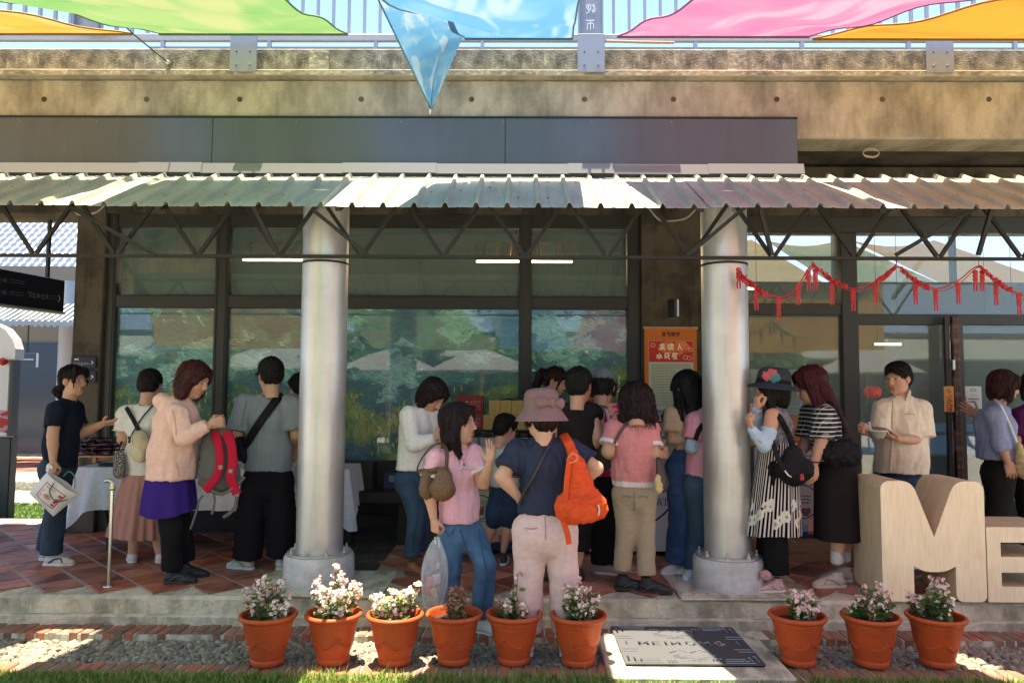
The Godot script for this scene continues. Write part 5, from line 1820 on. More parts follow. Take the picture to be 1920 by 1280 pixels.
	put("print", MB.new().quad(Vector3(-0.04, -0.055, 0.0035), Vector3(0.04, -0.055, 0.0035), Vector3(0.04, 0.055, 0.0035), Vector3(-0.04, 0.055, 0.0035)).mesh(), flat_mat(im, 0.5), sg)
	im = newimg(128, 160, Color(0.76, 0.76, 0.74))
	im.fill_rect(Rect2i(42, 18, 44, 4), Color(0.2, 0.2, 0.2))
	im.fill_rect(Rect2i(42, 18, 4, 18), Color(0.2, 0.2, 0.2))
	im.fill_rect(Rect2i(82, 18, 4, 18), Color(0.2, 0.2, 0.2))
	im.fill_rect(Rect2i(42, 34, 44, 3), Color(0.2, 0.2, 0.2))
	tiny_lines(im, 34, 94, 56, 74, 9, Color(0.35, 0.35, 0.35), 3)
	for k in 2: tiny_lines(im, 22, 108, 84 + k * 20, 96 + k * 20, 20, Color(0.08, 0.08, 0.08), 12)
	tiny_lines(im, 40, 90, 136, 140, 9, Color(0.5, 0.5, 0.5), 2)
	var s3 := P(1826, 745, 7.17)
	sg = thing("door_notice", "white printed notice taped inside the glass right of the rusty post", "notice", s3)
	put("sheet", boxm(Vector3.ZERO, Vector3(0.155, 0.215, 0.003)), mk(L(0.5, 0.5, 0.48), 0.7), sg)
	put("print", MB.new().quad(Vector3(-0.0765, -0.106, 0.002), Vector3(0.0765, -0.106, 0.002), Vector3(0.0765, 0.106, 0.002), Vector3(-0.0765, 0.106, 0.002)).mesh(), flat_mat(im, 0.6), sg)
	# lamps indoors: glowing tubes under the slatted ceiling
	var glow := StandardMaterial3D.new()
	glow.emission_enabled = true
	glow.emission = Color(1.0, 0.90, 0.72)
	glow.emission_energy_multiplier = 2.2
	glow.albedo_color = Color(0.9, 0.9, 0.85)
	var tubes := [[455, 592, 487, 8.6, "hanging tube lamp seen through the upper window beside the left column"], [893, 1073, 490, 8.6, "hanging tube lamp seen through the upper windows above the hat woman"], [1390, 1422, 541, 8.9, "short lit tube lamp behind the left end of the red garland"], [1640, 1690, 645, 9.3, "slim lit tube lamp above the young man in cream"], [1842, 1905, 592, 9.0, "lit tube lamp high in the shop at far right"]]
	for q in tubes:
		var a := P(q[0], q[2], q[3])
		var b := P(q[1], q[2] + (4 if q[0] < 1500 else -6), q[3])
		b.y = a.y
		var t := thing("tube_lamp", q[4], "lamp", (a + b) * 0.5, "lit tube lamps inside the building")
		var ln := (b - a).length()
		put("tube", boxm(Vector3.ZERO, Vector3(ln, 0.024, 0.03), Basis.IDENTITY, 0.006), glow, t)
		for e in [-1.0, 1.0]: put("end_cap", boxm(Vector3(e * (ln * 0.5 + 0.012), 0.0, 0), Vector3(0.022, 0.032, 0.04), Basis.IDENTITY, 0.006), M.dark, t)
		for e in [-1.0, 1.0]: put("wire", boxm(Vector3(e * ln * 0.4, 0.045 + (3.49 - t.position.y - 0.045) * 0.5, 0), Vector3(0.005, 3.49 - t.position.y - 0.045, 0.005)), M.dark, t)
		var om := OmniLight3D.new()
		om.name = "lamp_light"
		om.light_energy = 0.25 if q[0] < 1300 else 0.05
		om.light_color = Color(1.0, 0.86, 0.66)
		om.omni_range = 12.0
		om.omni_attenuation = 2.0
		om.light_size = 0.02
		om.shadow_enabled = true
		t.add_child(om, true)
		om.position = Vector3(0, 0.06, 0.0)
	# pale wooden slats above the two long lamps
	for i in 2:
		var r: Array = [[440, 600], [885, 1085]][i]
		var t := thing("ceiling_slats", ["lamp-lit wooden ceiling slats beside the left column", "lamp-lit wooden ceiling slats above the hat woman"][i], "ceiling", P((r[0] + r[1]) * 0.5, 466, 8.75))
		for k in 8:
			var x := lerpf(X(r[0], 8.75), X(r[1], 8.75), (k + 0.5) / 8.0) - t.position.x
			put("slat", boxm(Vector3(x, 0, 0), Vector3(0.12, 0.012, 0.5), Basis(Vector3.RIGHT, 0.5), 0.003), M.pine, t)
	# red lantern, blue counter and paper in the shop
	var lt := thing("red_lantern", "small lit red lantern hanging in the dark shop", "lantern", P(1637, 735, 9.2))
	var lm := StandardMaterial3D.new()
	lm.albedo_color = L(0.12, 0.012, 0.005)
	lm.emission_enabled = true
	lm.emission = Color(0.9, 0.22, 0.03)
	lm.emission_energy_multiplier = 0.05
	put("shade", MB.new().lathe([Vector2(0.05, -0.07), Vector2(0.10, -0.045), Vector2(0.115, 0.0), Vector2(0.10, 0.05), Vector2(0.05, 0.075)], Vector3.ZERO, 20).mesh(), lm, lt)
	for k in 8:
		var a := TAU * k / 8
		var rb := []
		for j in 5: rb.append(Vector3(cos(a), 0, sin(a)) * [0.052, 0.102, 0.117, 0.102, 0.052][j] + Vector3(0, [-0.07, -0.045, 0, 0.05, 0.075][j], 0))
		put("rib", MB.new().tube(rb, 0.003, 5).mesh(), M.dark, lt)
	var ll := OmniLight3D.new()
	ll.name = "lantern_light"
	ll.light_energy = 0.0015
	ll.light_color = Color(1, 0.4, 0.1)
	ll.omni_attenuation = 2.0
	ll.shadow_enabled = true
	lt.add_child(ll)
	ll.position = Vector3(0, 0, 0.15)
	var blue := mk(L(0.012, 0.10, 0.22), 0.6)
	var bc := thing("blue_counter", "long blue fronted counter inside the shop behind the glass", "counter", Vector3((X(1612, 8.6) + X(1850, 8.6)) * 0.5, 0, -8.6))
	var cw := X(1850, 8.6) - X(1612, 8.6)
	put("front", boxm(Vector3(0, (H(808, 8.6) + H(850, 8.6)) * 0.5 , 0), Vector3(cw, H(815, 8.6) - H(850, 8.6), 0.04), Basis.IDENTITY, 0.004), blue, bc)
	put("shelf", boxm(Vector3(0, H(797, 8.6), -0.1), Vector3(cw, H(790, 8.6) - H(804, 8.6), 0.3), Basis.IDENTITY, 0.004), blue, bc)
	put("plinth", boxm(Vector3(0, H(850, 8.6) * 0.5 - 0.01, -0.08), Vector3(cw, H(850, 8.6) - 0.02, 0.03)), M.dark, bc)
	im = newimg(256, 224, Color(0.60, 0.64, 0.60))
	for k in 6: glyph(im, ["rite", "rain", "word", "turn", "beauty", "person"][k], Vector2(120 + k * 22, 14), 19, 0, Color(0.15, 0.15, 0.15))
	tiny_lines(im, 16, 240, 60, 200, 12, Color(0.35, 0.36, 0.35), 3)
	var wb := thing("white_board", "pale board with dark handwriting inside the shop behind the two women", "board", P(1457, 735, 7.9))
	put("board", boxm(Vector3.ZERO, Vector3(0.56, 0.48, 0.012), Basis.IDENTITY, 0.003), mk(L(0.3, 0.33, 0.3), 0.5), wb)
	put("print", MB.new().quad(Vector3(-0.275, -0.235, 0.007), Vector3(0.275, -0.235, 0.007), Vector3(0.275, 0.235, 0.007), Vector3(-0.275, 0.235, 0.007)).mesh(), flat_mat(im, 0.5), wb)
	put("stand", boxm(Vector3(0, -0.24 - (wb.position.y - 0.24) * 0.5, -0.01), Vector3(0.04, wb.position.y - 0.24, 0.03)), M.dark, wb)
	# the lamp box and the poster on the wide pillar
	var wl := thing("wall_sign", "small black blade sign with a lit white edge on the wide pillar", "sign", P(1264, 578, 7.0))
	put("blade", boxm(Vector3(-0.01, 0, 0), Vector3(0.05, 0.165, 0.10), Basis(Vector3.UP, 0.5), 0.004), M.black, wl)
	put("edge", boxm(Vector3(0.026, 0.0, 0.045), Vector3(0.014, 0.158, 0.014), Basis(Vector3.UP, 0.5)), mk(L(0.62, 0.66, 0.62), 0.4), wl)
	im = newimg(384, 640, Color(0.76, 0.41, 0.10))
	for k in 4: glyph(im, ["beauty", "town", "thick", "love"][k], Vector2(128 + k * 34, 18), 27, 2, Color(0.26, 0.09, 0.06))
	im.fill_rect(Rect2i(28, 78, 330, 545), Color(0.70, 0.72, 0.62))
	im.fill_rect(Rect2i(30, 80, 326, 148), Color(0.75, 0.17, 0.16))
	for k in 420:
		var a := rng.randf() * TAU
		var rr := pow(rng.randf(), 0.6) * 90.0
		var p := Vector2(220 + cos(a) * rr * 1.3, 130 + sin(a) * rr * 0.55)
		if p.y > 86 and p.y < 222 and p.x < 350: dot(im, int(p.x), int(p.y), rng.randi_range(2, 7), Color(0.90, 0.55, 0.22).lerp(Color(0.88, 0.34, 0.18), rng.randf()))
	for q in [[60, 110], [290, 100], [335, 140], [330, 200], [300, 195]]:
		for k in 8: dot(im, int(q[0] + 15 * cos(k * 0.8)), int(q[1] + 14 * sin(k * 0.8)), 3, Color(0.86, 0.72, 0.60))
	for k in 3: glyph(im, ["beauty", "thick", "person"][k], Vector2(108 + k * 62, 100), 42, 3, Color(0.93, 0.86, 0.72))
	for k in 3: glyph(im, ["word", "paper", "rite"][k], Vector2(86 + k * 58, 166), 40, 3, Color(0.93, 0.86, 0.72))
	tiny_lines(im, 48, 342, 246, 536, 11, Color(0.28, 0.30, 0.25), 4)
	var po := thing("pillar_poster", "orange framed festival poster with a red heading on the wide pillar", "poster", P(1258, 703, 7.09))
	var pw := X(1307, 7.09) - X(1209, 7.09)
	var pph := H(618, 7.09) - H(790, 7.09)
	put("board", boxm(Vector3.ZERO, Vector3(pw, pph, 0.014), Basis.IDENTITY, 0.003), mk(L(0.5, 0.16, 0.02), 0.6), po)
	put("print", MB.new().quad(Vector3(-pw * 0.495, -pph * 0.495, 0.0075), Vector3(pw * 0.495, -pph * 0.495, 0.0075), Vector3(pw * 0.495, pph * 0.495, 0.0075), Vector3(-pw * 0.495, pph * 0.495, 0.0075)).mesh(), flat_mat(im, 0.45), po)
	put("top_batten", boxm(Vector3(0, pph * 0.5 + 0.012, 0.01), Vector3(pw + 0.02, 0.026, 0.03), Basis.IDENTITY, 0.004), M.pine, po)
	# small navy way signs on the left pillar
	for k in 2:
		im = newimg(128, 60, Color(0.035, 0.035, 0.16))
		if k == 0:
			dot(im, 22, 14, 4, Color(0.8, 0.8, 0.8))
			dot(im, 34, 14, 4, Color(0.8, 0.8, 0.8))
			for j in 3: glyph(im, ["make", "rest", "room"][j], Vector2(14 + j * 17, 28), 16, 0, Color(0.85, 0.85, 0.85))
		tiny_lines(im, 68, 96, 32, 40, 6, Color(0.7, 0.7, 0.75), 3)
		stroke(im, Vector2(106, 22), Vector2(116, 31), 1, Color(0.85, 0.85, 0.85))
		stroke(im, Vector2(116, 31), Vector2(106, 40), 1, Color(0.85, 0.85, 0.85))
		var sp := P(156, [679, 706][k], 7.08)
		sg = thing("way_sign", ["upper small navy sign with an arrow on the left pillar", "lower small navy sign partly behind the woman in navy"][k], "sign", sp, "small navy way signs on the left pillar")
		put("plate", boxm(Vector3.ZERO, Vector3(0.235, 0.11, 0.012), Basis.IDENTITY, 0.003), mk(L(0.006, 0.006, 0.03), 0.4), sg)
		put("print", MB.new().quad(Vector3(-0.116, -0.053, 0.0065), Vector3(0.116, -0.053, 0.0065), Vector3(0.116, 0.053, 0.0065), Vector3(-0.116, 0.053, 0.0065)).mesh(), flat_mat(im, 0.4), sg)
	# the low bench and goods under the middle window
	var b := thing("low_bench", "dark wooden bench against the wall right of the left column", "bench", Vector3(X(712, 6.75), 0, -6.75))
	var bw := X(762, 6.75) - X(640, 6.75)
	var bh := H(924, 6.6)
	put("top", boxm(Vector3(0, bh - 0.05, -0.05), Vector3(bw, 0.10, 0.42), Basis.IDENTITY, 0.006), M.dark_wood, b)
	for e in [-1.0, 1.0]: put("leg", boxm(Vector3(e * (bw * 0.5 - 0.05), (bh - 0.10) * 0.5, 0.06), Vector3(0.09, bh - 0.10, 0.09), Basis.IDENTITY, 0.005), M.dark_wood, b)
	put("stretcher", boxm(Vector3(0, 0.16, -0.18), Vector3(bw - 0.2, 0.12, 0.04), Basis.IDENTITY, 0.004), M.dark_wood, b)
	for q in [[672, 893, 0.32, 0.24, L(0.02, 0.018, 0.014), "dark crate on the low bench beside the left column"], [745, 902, 0.20, 0.16, L(0.016, 0.02, 0.075), "navy printed carton on the low bench behind the woman in white"]]:
		var c := thing("carton", q[5], "box", Vector3(X(q[0], 6.8), bh, -6.85))
		put("body", boxm(Vector3(0, q[3] * 0.5, 0), Vector3(q[2], q[3], 0.2), Basis.IDENTITY, 0.006), mk(q[4], 0.7), c)
		put("label_strip", boxm(Vector3(0, q[3] * 0.62, 0.1015), Vector3(q[2] * 0.5, q[3] * 0.35, 0.003)), mk(L(0.16, 0.18, 0.16) if q[0] > 700 else L(0.05, 0.045, 0.04), 0.6), c)

func build_beyond() -> void:
	# left end: a hanging sign, a kiosk, a strip of sunlit grass and the next building
	var a := P(-190, 452, 6.1)
	var b := P(117, 526, 7.8)
	var hb := H(585, 7.8) - H(526, 7.8)
	var dir := Vector3(b.x - a.x, 0, b.z - a.z)
	var w := dir.length()
	var bx := dir.normalized()
	var bb := Basis(bx, Vector3.UP, bx.cross(Vector3.UP))
	var top := b.y
	var mid := Vector3((a.x + b.x) * 0.5, top + hb * 0.5, (a.z + b.z) * 0.5)
	mid.y = top - (top - P(117, 585, 7.8).y) * 0.5
	var sh := top - P(117, 585, 7.8).y
	var s := thing("hanging_sign", "long navy direction board hanging above the left passage", "sign", mid)
	s.basis = bb
	put("board", boxm(Vector3.ZERO, Vector3(w, sh, 0.06), Basis.IDENTITY, 0.006), mk(L(0.008, 0.008, 0.016), 0.45), s)
	put("tray", boxm(Vector3(0, -sh * 0.5 - 0.012, 0), Vector3(w + 0.02, 0.022, 0.09), Basis.IDENTITY, 0.004), mk(L(0.25, 0.25, 0.24), 0.5), s)
	var im := newimg(512, 88, Color(0.05, 0.05, 0.11))
	for q in [[60, 18], [250, 18], [250, 50], [60, 50]]:
		for k in 3: glyph(im, ["rite", "room", "word"][k], Vector2(q[0] + k * 19, q[1]), 15, 0, Color(0.62, 0.62, 0.62))
		tiny_lines(im, q[0] + 62, q[0] + 110, q[1] + 2, q[1] + 14, 7, Color(0.5, 0.5, 0.55), 2)
	for k in 5: glyph(im, ["town", "room", "word", "room", "beauty"][k], Vector2(375 + k * 16, 46), 14, 0, Color(0.62, 0.62, 0.62))
	tiny_lines(im, 458, 486, 47, 60, 7, Color(0.5, 0.5, 0.55), 2)
	stroke(im, Vector2(490, 44), Vector2(497, 53), 1, Color(0.7, 0.7, 0.7))
	stroke(im, Vector2(497, 53), Vector2(490, 62), 1, Color(0.7, 0.7, 0.7))
	put("print", MB.new().quad(Vector3(-w * 0.495, -sh * 0.48, 0.031), Vector3(w * 0.495, -sh * 0.48, 0.031), Vector3(w * 0.495, sh * 0.48, 0.031), Vector3(-w * 0.495, sh * 0.48, 0.031)).mesh(), flat_mat(im, 0.4), s)
	var rod := P(88, 520, 7.6)
	put("hanger_rod", boxm(bb.inverse() * (Vector3(rod.x, top + 0.4, rod.z) - mid), Vector3(0.03, 0.8, 0.03)), M.truss, s)
	structure("passage_beam", boxm(Vector3(X(0, 8.6), H(405, 8.6) + 0.06, -8.6), Vector3(4.4, H(392, 8.6) - H(416, 8.6) + 0.1, 0.3), Basis.IDENTITY, 0.008), M.conc_dark, "concrete beam over the left passage", "beam")
	# kiosk
	var kz := 8.9
	var kx := X(-30, kz) + 0.04
	var k := thing("flower_kiosk", "tall white and black kiosk with a red flower panel at the left edge", "kiosk", Vector3(kx, -0.2, -kz))
	var kw := (X(29, kz) - X(-89, kz))
	put("cabinet", boxm(Vector3(0, (H(825, kz) + 0.2) * 0.5, 0), Vector3(kw, H(825, kz) + 0.2, 0.13), Basis.IDENTITY, 0.01), M.black, k)
	put("display", boxm(Vector3(-0.03, (H(680, kz) + H(822, kz)) * 0.5 + 0.2, 0), Vector3(kw - 0.07, H(680, kz) - H(822, kz), 0.10), Basis.IDENTITY, 0.008), mk(L(0.5, 0.48, 0.45), 0.5), k)
	put("post", boxm(Vector3(kw * 0.5 - 0.018, (H(680, kz) + H(822, kz)) * 0.5 + 0.2, 0.02), Vector3(0.036, H(680, kz) - H(822, kz), 0.125)), M.black, k)
	var hood := PackedVector2Array([Vector2(-kw * 0.5, 0), Vector2(kw * 0.5 + 0.012, 0), Vector2(kw * 0.5 + 0.012, 0.12), Vector2(kw * 0.5 - 0.03, 0.24), Vector2(kw * 0.5 - 0.13, 0.36), Vector2(kw * 0.5 - 0.28, 0.43), Vector2(-kw * 0.5, 0.45)])
	put("hood", MB.new().prism(hood, 0.16, Transform3D(Basis.IDENTITY, Vector3(0, H(678, kz) + 0.2, 0.08))).mesh(), mk(L(0.45, 0.43, 0.40), 0.5), k)
	im = newimg(96, 96, Color(0.60, 0.05, 0.08))
	for j in 70:
		var c := Vector2(rng.randf() * 96, rng.randf() * 50 if rng.randf() < 0.7 else 70 + rng.randf() * 26)
		for q in 5: dot(im, int(c.x + 4 * cos(q * 1.256)), int(c.y + 4 * sin(q * 1.256)), 2, Color(0.75, 0.58, 0.56).lerp(Color(0.5, 0.45, 0.5), rng.randf()))
	put("flower_panel", MB.new().quad(Vector3(-kw * 0.5 + 0.02, H(816, kz) + 0.2, 0.052), Vector3(kw * 0.5 - 0.045, H(816, kz) + 0.2, 0.052), Vector3(kw * 0.5 - 0.045, H(774, kz) + 0.2, 0.052), Vector3(-kw * 0.5 + 0.02, H(774, kz) + 0.2, 0.052)).mesh(), flat_mat(im, 0.5), k)
	put("bow", MB.new().lathe([Vector2(0, -0.05), Vector2(0.05, -0.02), Vector2(0.055, 0.02), Vector2(0, 0.05)], Vector3(kw * 0.5 - 0.12, H(683, kz) + 0.2, 0.10), 12).mesh(), M.red, k)
	# sunlit grass, gravel and walk
	var gm: MultiMesh = MultiMesh.new()
	var src: MultiMesh = (get_node("grass") as MultiMeshInstance3D).multimesh
	gm.transform_format = MultiMesh.TRANSFORM_3D
	gm.use_colors = true
	gm.mesh = src.mesh
	gm.instance_count = 5200
	for i in 5200:
		gm.set_instance_transform(i, Transform3D(Basis(Vector3.UP, rng.randf() * TAU).scaled(Vector3.ONE * rng.randf_range(1.0, 1.7)), Vector3(rng.randf_range(-8.6, -4.3), -0.262, -rng.randf_range(7.85, 10.3))))
		gm.set_instance_color(i, Color(0.10, 0.18, 0.025) * rng.randf_range(0.8, 1.3))
	var gi := MultiMeshInstance3D.new()
	gi.multimesh = gm
	gi.name = numbered("grass_patch")
	gi.material_override = M.grass
	add_child(gi)
	tag(gi, "sunlit patch of lawn beyond the left passage behind the white bag", "grass", "", "stuff")
	var gr := MultiMesh.new()
	gr.transform_format = MultiMesh.TRANSFORM_3D
	gr.use_colors = true
	gr.mesh = (get_node("gravel") as MultiMeshInstance3D).multimesh.mesh
	gr.instance_count = 2600
	for i in 2600:
		gr.set_instance_transform(i, Transform3D(Basis(Vector3.UP, rng.randf() * TAU).scaled(Vector3(1, 0.8, 1) * rng.randf_range(0.03, 0.05)), Vector3(rng.randf_range(-9.6, -4.3), -0.22, -rng.randf_range(10.3, 11.4))))
		gr.set_instance_color(i, Color(0.40, 0.36, 0.27) * rng.randf_range(0.8, 1.2))
	var ri := MultiMeshInstance3D.new()
	ri.multimesh = gr
	ri.name = numbered("gravel_bed")
	ri.material_override = M.stone
	add_child(ri)
	tag(ri, "pale gravel beyond the grass patch at far left", "gravel", "", "stuff")
	structure("far_walk", boxm(Vector3(-9, -0.17, -13.6), Vector3(12, 0.22, 4.2), Basis.IDENTITY, 0.02), M.step, "grey raised walk of the next building at far left", "path")
	structure("red_paving", boxm(Vector3(-9, -0.055, -13.9), Vector3(12, 0.012, 2.4)), M.tile[2], "strip of reddish paving on the far walk", "path")
	# next building: wall with door, pale post, porch eave, tiled roof
	var nz := 15.4
	var nb := thing("neighbour_building", "shaded neighbouring building with blue tiled roof beyond the left passage", "building", Vector3(-11, 0, -nz))
	put("wall", boxm(Vector3(0, 1.9, -0.2), Vector3(14, 4.0, 0.3)), mk(L(0.16, 0.15, 0.12), 0.8), nb)
	var dx := X(85, nz) + 11
	var dr := put("door", boxm(Vector3(dx, 1.15, -0.02), Vector3(1.1, 2.3, 0.05), Basis.IDENTITY, 0.006), mk(L(0.012, 0.02, 0.04), 0.15), nb)
	put("door_frame", boxm(Vector3(dx - 0.58, 1.18, 0.0), Vector3(0.07, 2.36, 0.1)), mk(L(0.10, 0.10, 0.09), 0.6), dr)
	put("door_frame", boxm(Vector3(dx + 0.58, 1.18, 0.0), Vector3(0.07, 2.36, 0.1)), mk(L(0.10, 0.10, 0.09), 0.6), dr)
	im = newimg(96, 160, Color(0.34, 0.32, 0.27))
	for j in 9: dot(im, 14 + j * 9, 90 + int(10 * sin(j * 2.0)), 6, Color(0.55, 0.53, 0.46))
	for j in 9: stroke(im, Vector2(14 + j * 9, 98), Vector2(12 + j * 9, 150), 3, Color(0.46, 0.44, 0.38).lerp(Color(0.2, 0.19, 0.16), fmod(j * 0.37, 1.0)))
	put("picture_panel", MB.new().quad(Vector3(X(30, nz) + 11, 0.55, 0.0), Vector3(X(62, nz) + 11, 0.55, 0.0), Vector3(X(62, nz) + 11, 1.95, 0.0), Vector3(X(30, nz) + 11, 1.95, 0.0)).mesh(), flat_mat(im, 0.7), nb)
	for q in [12, 124]: put("round_post", MB.new().lathe([Vector2(0.14, -0.06), Vector2(0.14, 3.4)], Vector3(X(q, 14.2) + 11, 0, 1.2), 18).mesh(), mk(L(0.3, 0.31, 0.33), 0.5), nb)
	# eave: profiled sheets seen obliquely
	var e0 := P(-40, 600, 13.0)
	var ev := MB.new()
	var n := 44
	for i in n:
		for sg in 2:
			var x := 4.6 * i / n
			var x2 := 4.6 * (i + 0.5) / n
			var y := 0.03 if sg == 0 else 0.0
			var A := Vector3(x if sg == 0 else x2, y, 0)
			var B := Vector3(x2 if sg == 0 else 4.6 * (i + 1) / n, y, 0)
			ev.quad(A, B, B + Vector3(0, 0.42, -1.0), A + Vector3(0, 0.42, -1.0))
			ev.quad(A - Vector3(0, 0.10, 0.0), B - Vector3(0, 0.10, 0.0), B, A)
	var eo := put("porch_eave", ev.mesh(), mk(L(0.19, 0.23, 0.28), 0.5), nb)
	eo.transform = Transform3D(Basis(Vector3.UP, 0.16), e0 - nb.position)
	put("eave_beam", boxm(Vector3(2.0, P(60, 580, 14.0).y, 1.0), Vector3(12, 0.5, 0.3)), M.conc, nb)
	# the glazed roof: rows of rounded tiles
	var tr := MB.new()
	var nu := 260
	var nv := 120
	var r0 := P(-200, 510, 18.0) - nb.position
	tr.grid(nu, nv, func(u, v): return r0 + Vector3(u * 8.0, v * 3.6 + 0.045 * (1.0 - fposmod(v * 22.0, 1.0)) + 0.05 * absf(sin(u * 8.0 / 0.2 * PI)), -v * 4.2))
	put("tiled_roof", tr.mesh(), mk(L(0.075, 0.095, 0.14), 0.3), nb)
	put("gutter", boxm(r0 + Vector3(4.0, -0.06, 0.08), Vector3(8.0, 0.10, 0.14)), M.grey_paint, nb)
	put("fascia", boxm(r0 + Vector3(4.0, -0.5, -0.3), Vector3(8.0, 0.8, 0.2)), mk(L(0.5, 0.5, 0.48), 0.7), nb)
	var bs := thing("blue_way_sign", "small blue hanging sign with an arrow far back at left", "sign", P(50, 675, 10.5))
	put("plate", boxm(Vector3.ZERO, Vector3(0.28, 0.20, 0.03), Basis.IDENTITY, 0.004), mk(L(0.012, 0.025, 0.06), 0.4), bs)
	put("white_edge", boxm(Vector3(0.146, 0, 0), Vector3(0.012, 0.20, 0.034)), mk(L(0.5, 0.5, 0.5), 0.5), bs)
	put("arrow", boxm(Vector3(0.0, 0.01, 0.0165), Vector3(0.2, 0.018, 0.003)), mk(L(0.4, 0.42, 0.45), 0.5), bs)
	put("hanger_rod", boxm(Vector3(0, 0.3, 0), Vector3(0.015, 0.4, 0.015)), M.truss, bs)
	# things behind the camera, seen only as reflections in the glass
	var ob := thing("opposite_building", "long building across the court, mirrored dimly in the windows", "building", Vector3(0, -0.26, 15.5))
	put("wall", boxm(Vector3(2, 2.0, 0.6), Vector3(40, 4.0, 0.4)), mk(L(0.08, 0.075, 0.06), 0.9), ob)
	put("roof", boxm(Vector3(2, 3.3, -0.9), Vector3(40, 0.08, 3.4), Basis(Vector3.RIGHT, -0.30)), M.zinc, ob)
	for i in 10: put("window", boxm(Vector3(-14 + 3.4 * i, 1.5, 0.38), Vector3(1.8, 1.7, 0.06)), mk(L(0.02, 0.025, 0.03), 0.2), ob)
	var gb := thing("gabled_pavilion", "ribbed metal roof pavilion mirrored in the left window", "building", Vector3(-8.6, -0.26, 9.0))
	put("roof", boxm(Vector3(0, 3.5, 0), Vector3(6.0, 0.06, 3.6), Basis.from_euler(Vector3(-0.35, 0.25, 0.10))), M.zinc_new, gb)
	for e in [-1.0, 1.0]: put("post", boxm(Vector3(e * 2.4, 1.5, 0.3), Vector3(0.14, 3.0, 0.14)), M.pine, gb)
	for q in [[-6.6, 5.0, "white market parasol mirrored behind the man in grey"], [-3.7, 6.6, "white market parasol mirrored right of the left column"], [-1.0, 6.0, "white market parasol mirrored above the red boxes"], [9.5, 6.0, "white market parasol mirrored in the shop glazing"]]:
		var pr := thing("parasol", q[2], "parasol", Vector3(q[0], -0.26, q[1]), "white parasols across the court")
		put("canopy", MB.new().grid(16, 4, func(u, v): return Vector3(cos(u * TAU) * 1.5 * v * (1.0 - 0.05 * absf(sin(u * TAU * 4.0))), 2.75 - 0.62 * v + 0.06 * sin(v * PI), -sin(u * TAU) * 1.5 * v)).mesh(), mk(L(0.30, 0.29, 0.27), 0.8), pr)
		put("pole", MB.new().tube([Vector3(0, 0, 0), Vector3(0, 2.7, 0)], 0.025, 8).mesh(), M.pine, pr)
	for q in [[-4.5, 11.5, 3.6], [0.5, 11.6, 3.2], [4.0, 11.4, 3.7], [8.0, 11.6, 3.3], [-11.0, 11.8, 3.8]]:
		var t := thing("court_tree", "leafy tree across the court, mirrored " + ("left of the left column" if q[0] < -8 else "above the hat woman" if absf(q[0] - 0.5) < 0.1 else "near the wide pillar" if q[0] == 4.0 else "in the shop glazing" if q[0] == 8.0 else "right of the left column"), "tree", Vector3(q[0], -0.26, q[1]), "trees across the court")
		put("trunk", MB.new().tube([Vector3(0, 0, 0), Vector3(0.05, q[2] * 0.5, 0), Vector3(-0.03, q[2] * 0.8, 0.05)], [0.10, 0.07, 0.03], 8).mesh(), M.stem, t)
		var cr := MB.new()
		for i in 2600:
			var d := Vector3(rng.randf_range(-1, 1), rng.randf_range(-0.8, 1), rng.randf_range(-1, 1))
			if d.length() > 1.0: continue
			var c := Vector3(0, q[2] * 0.75, 0) + d * Vector3(2.0, 1.3, 1.3)
			var xx := Vector3(rng.randf_range(-1, 1), rng.randf_range(-1, 1), rng.randf_range(-1, 1)).normalized() * 0.12
			var yy := xx.cross(Vector3(rng.randf_range(-1, 1), 1, rng.randf_range(-1, 1)).normalized())
			cr.quad(c - xx - yy, c + xx - yy, c + xx + yy, c - xx + yy)
		put("crown", cr.mesh(), M.leaf[0], t)
	# cloths over the rear court, seen through the high rear window
	var sx := [[1380, 1578, 0], [1590, 1806, 1], [1806, 2040, 2]]
	for q in sx:
		var m: StandardMaterial3D = mk(Color.WHITE, 0.8, 0, sail_tex(300 + q[2], [Color(0.90, 0.80, 0.45), Color(0.45, 0.68, 0.50), Color(0.90, 0.72, 0.30)][q[2]], [Color(0.80, 0.70, 0.36), Color(0.55, 0.75, 0.58), Color(0.84, 0.66, 0.30)][q[2]], Color(0.86, 0.80, 0.60)), 0.0)
		m.backlight_enabled = true
		m.backlight = Color(0.9, 0.9, 0.9)
		m.albedo_color = Color(0.33, 0.33, 0.33)
		var x0 := X(q[0], 10.6)
		var x1 := X(q[1], 10.6)
		var y0 := H(530, 10.6)
		tag(put("rear_cloth", MB.new().grid(10, 10, func(u, v): return Vector3(lerpf(x0, x1 - 0.15 * v, u), y0 + 1.35 * v - 0.12 * sin(PI * u), -10.9 - 3.2 * v)).mesh(), m), ["yellow cloth over the rear court seen through the high window", "green cloth over the rear court seen through the high window", "orange cloth over the rear court at the far right high window"][q[2]], "cloth sail", "cloths over the rear court")

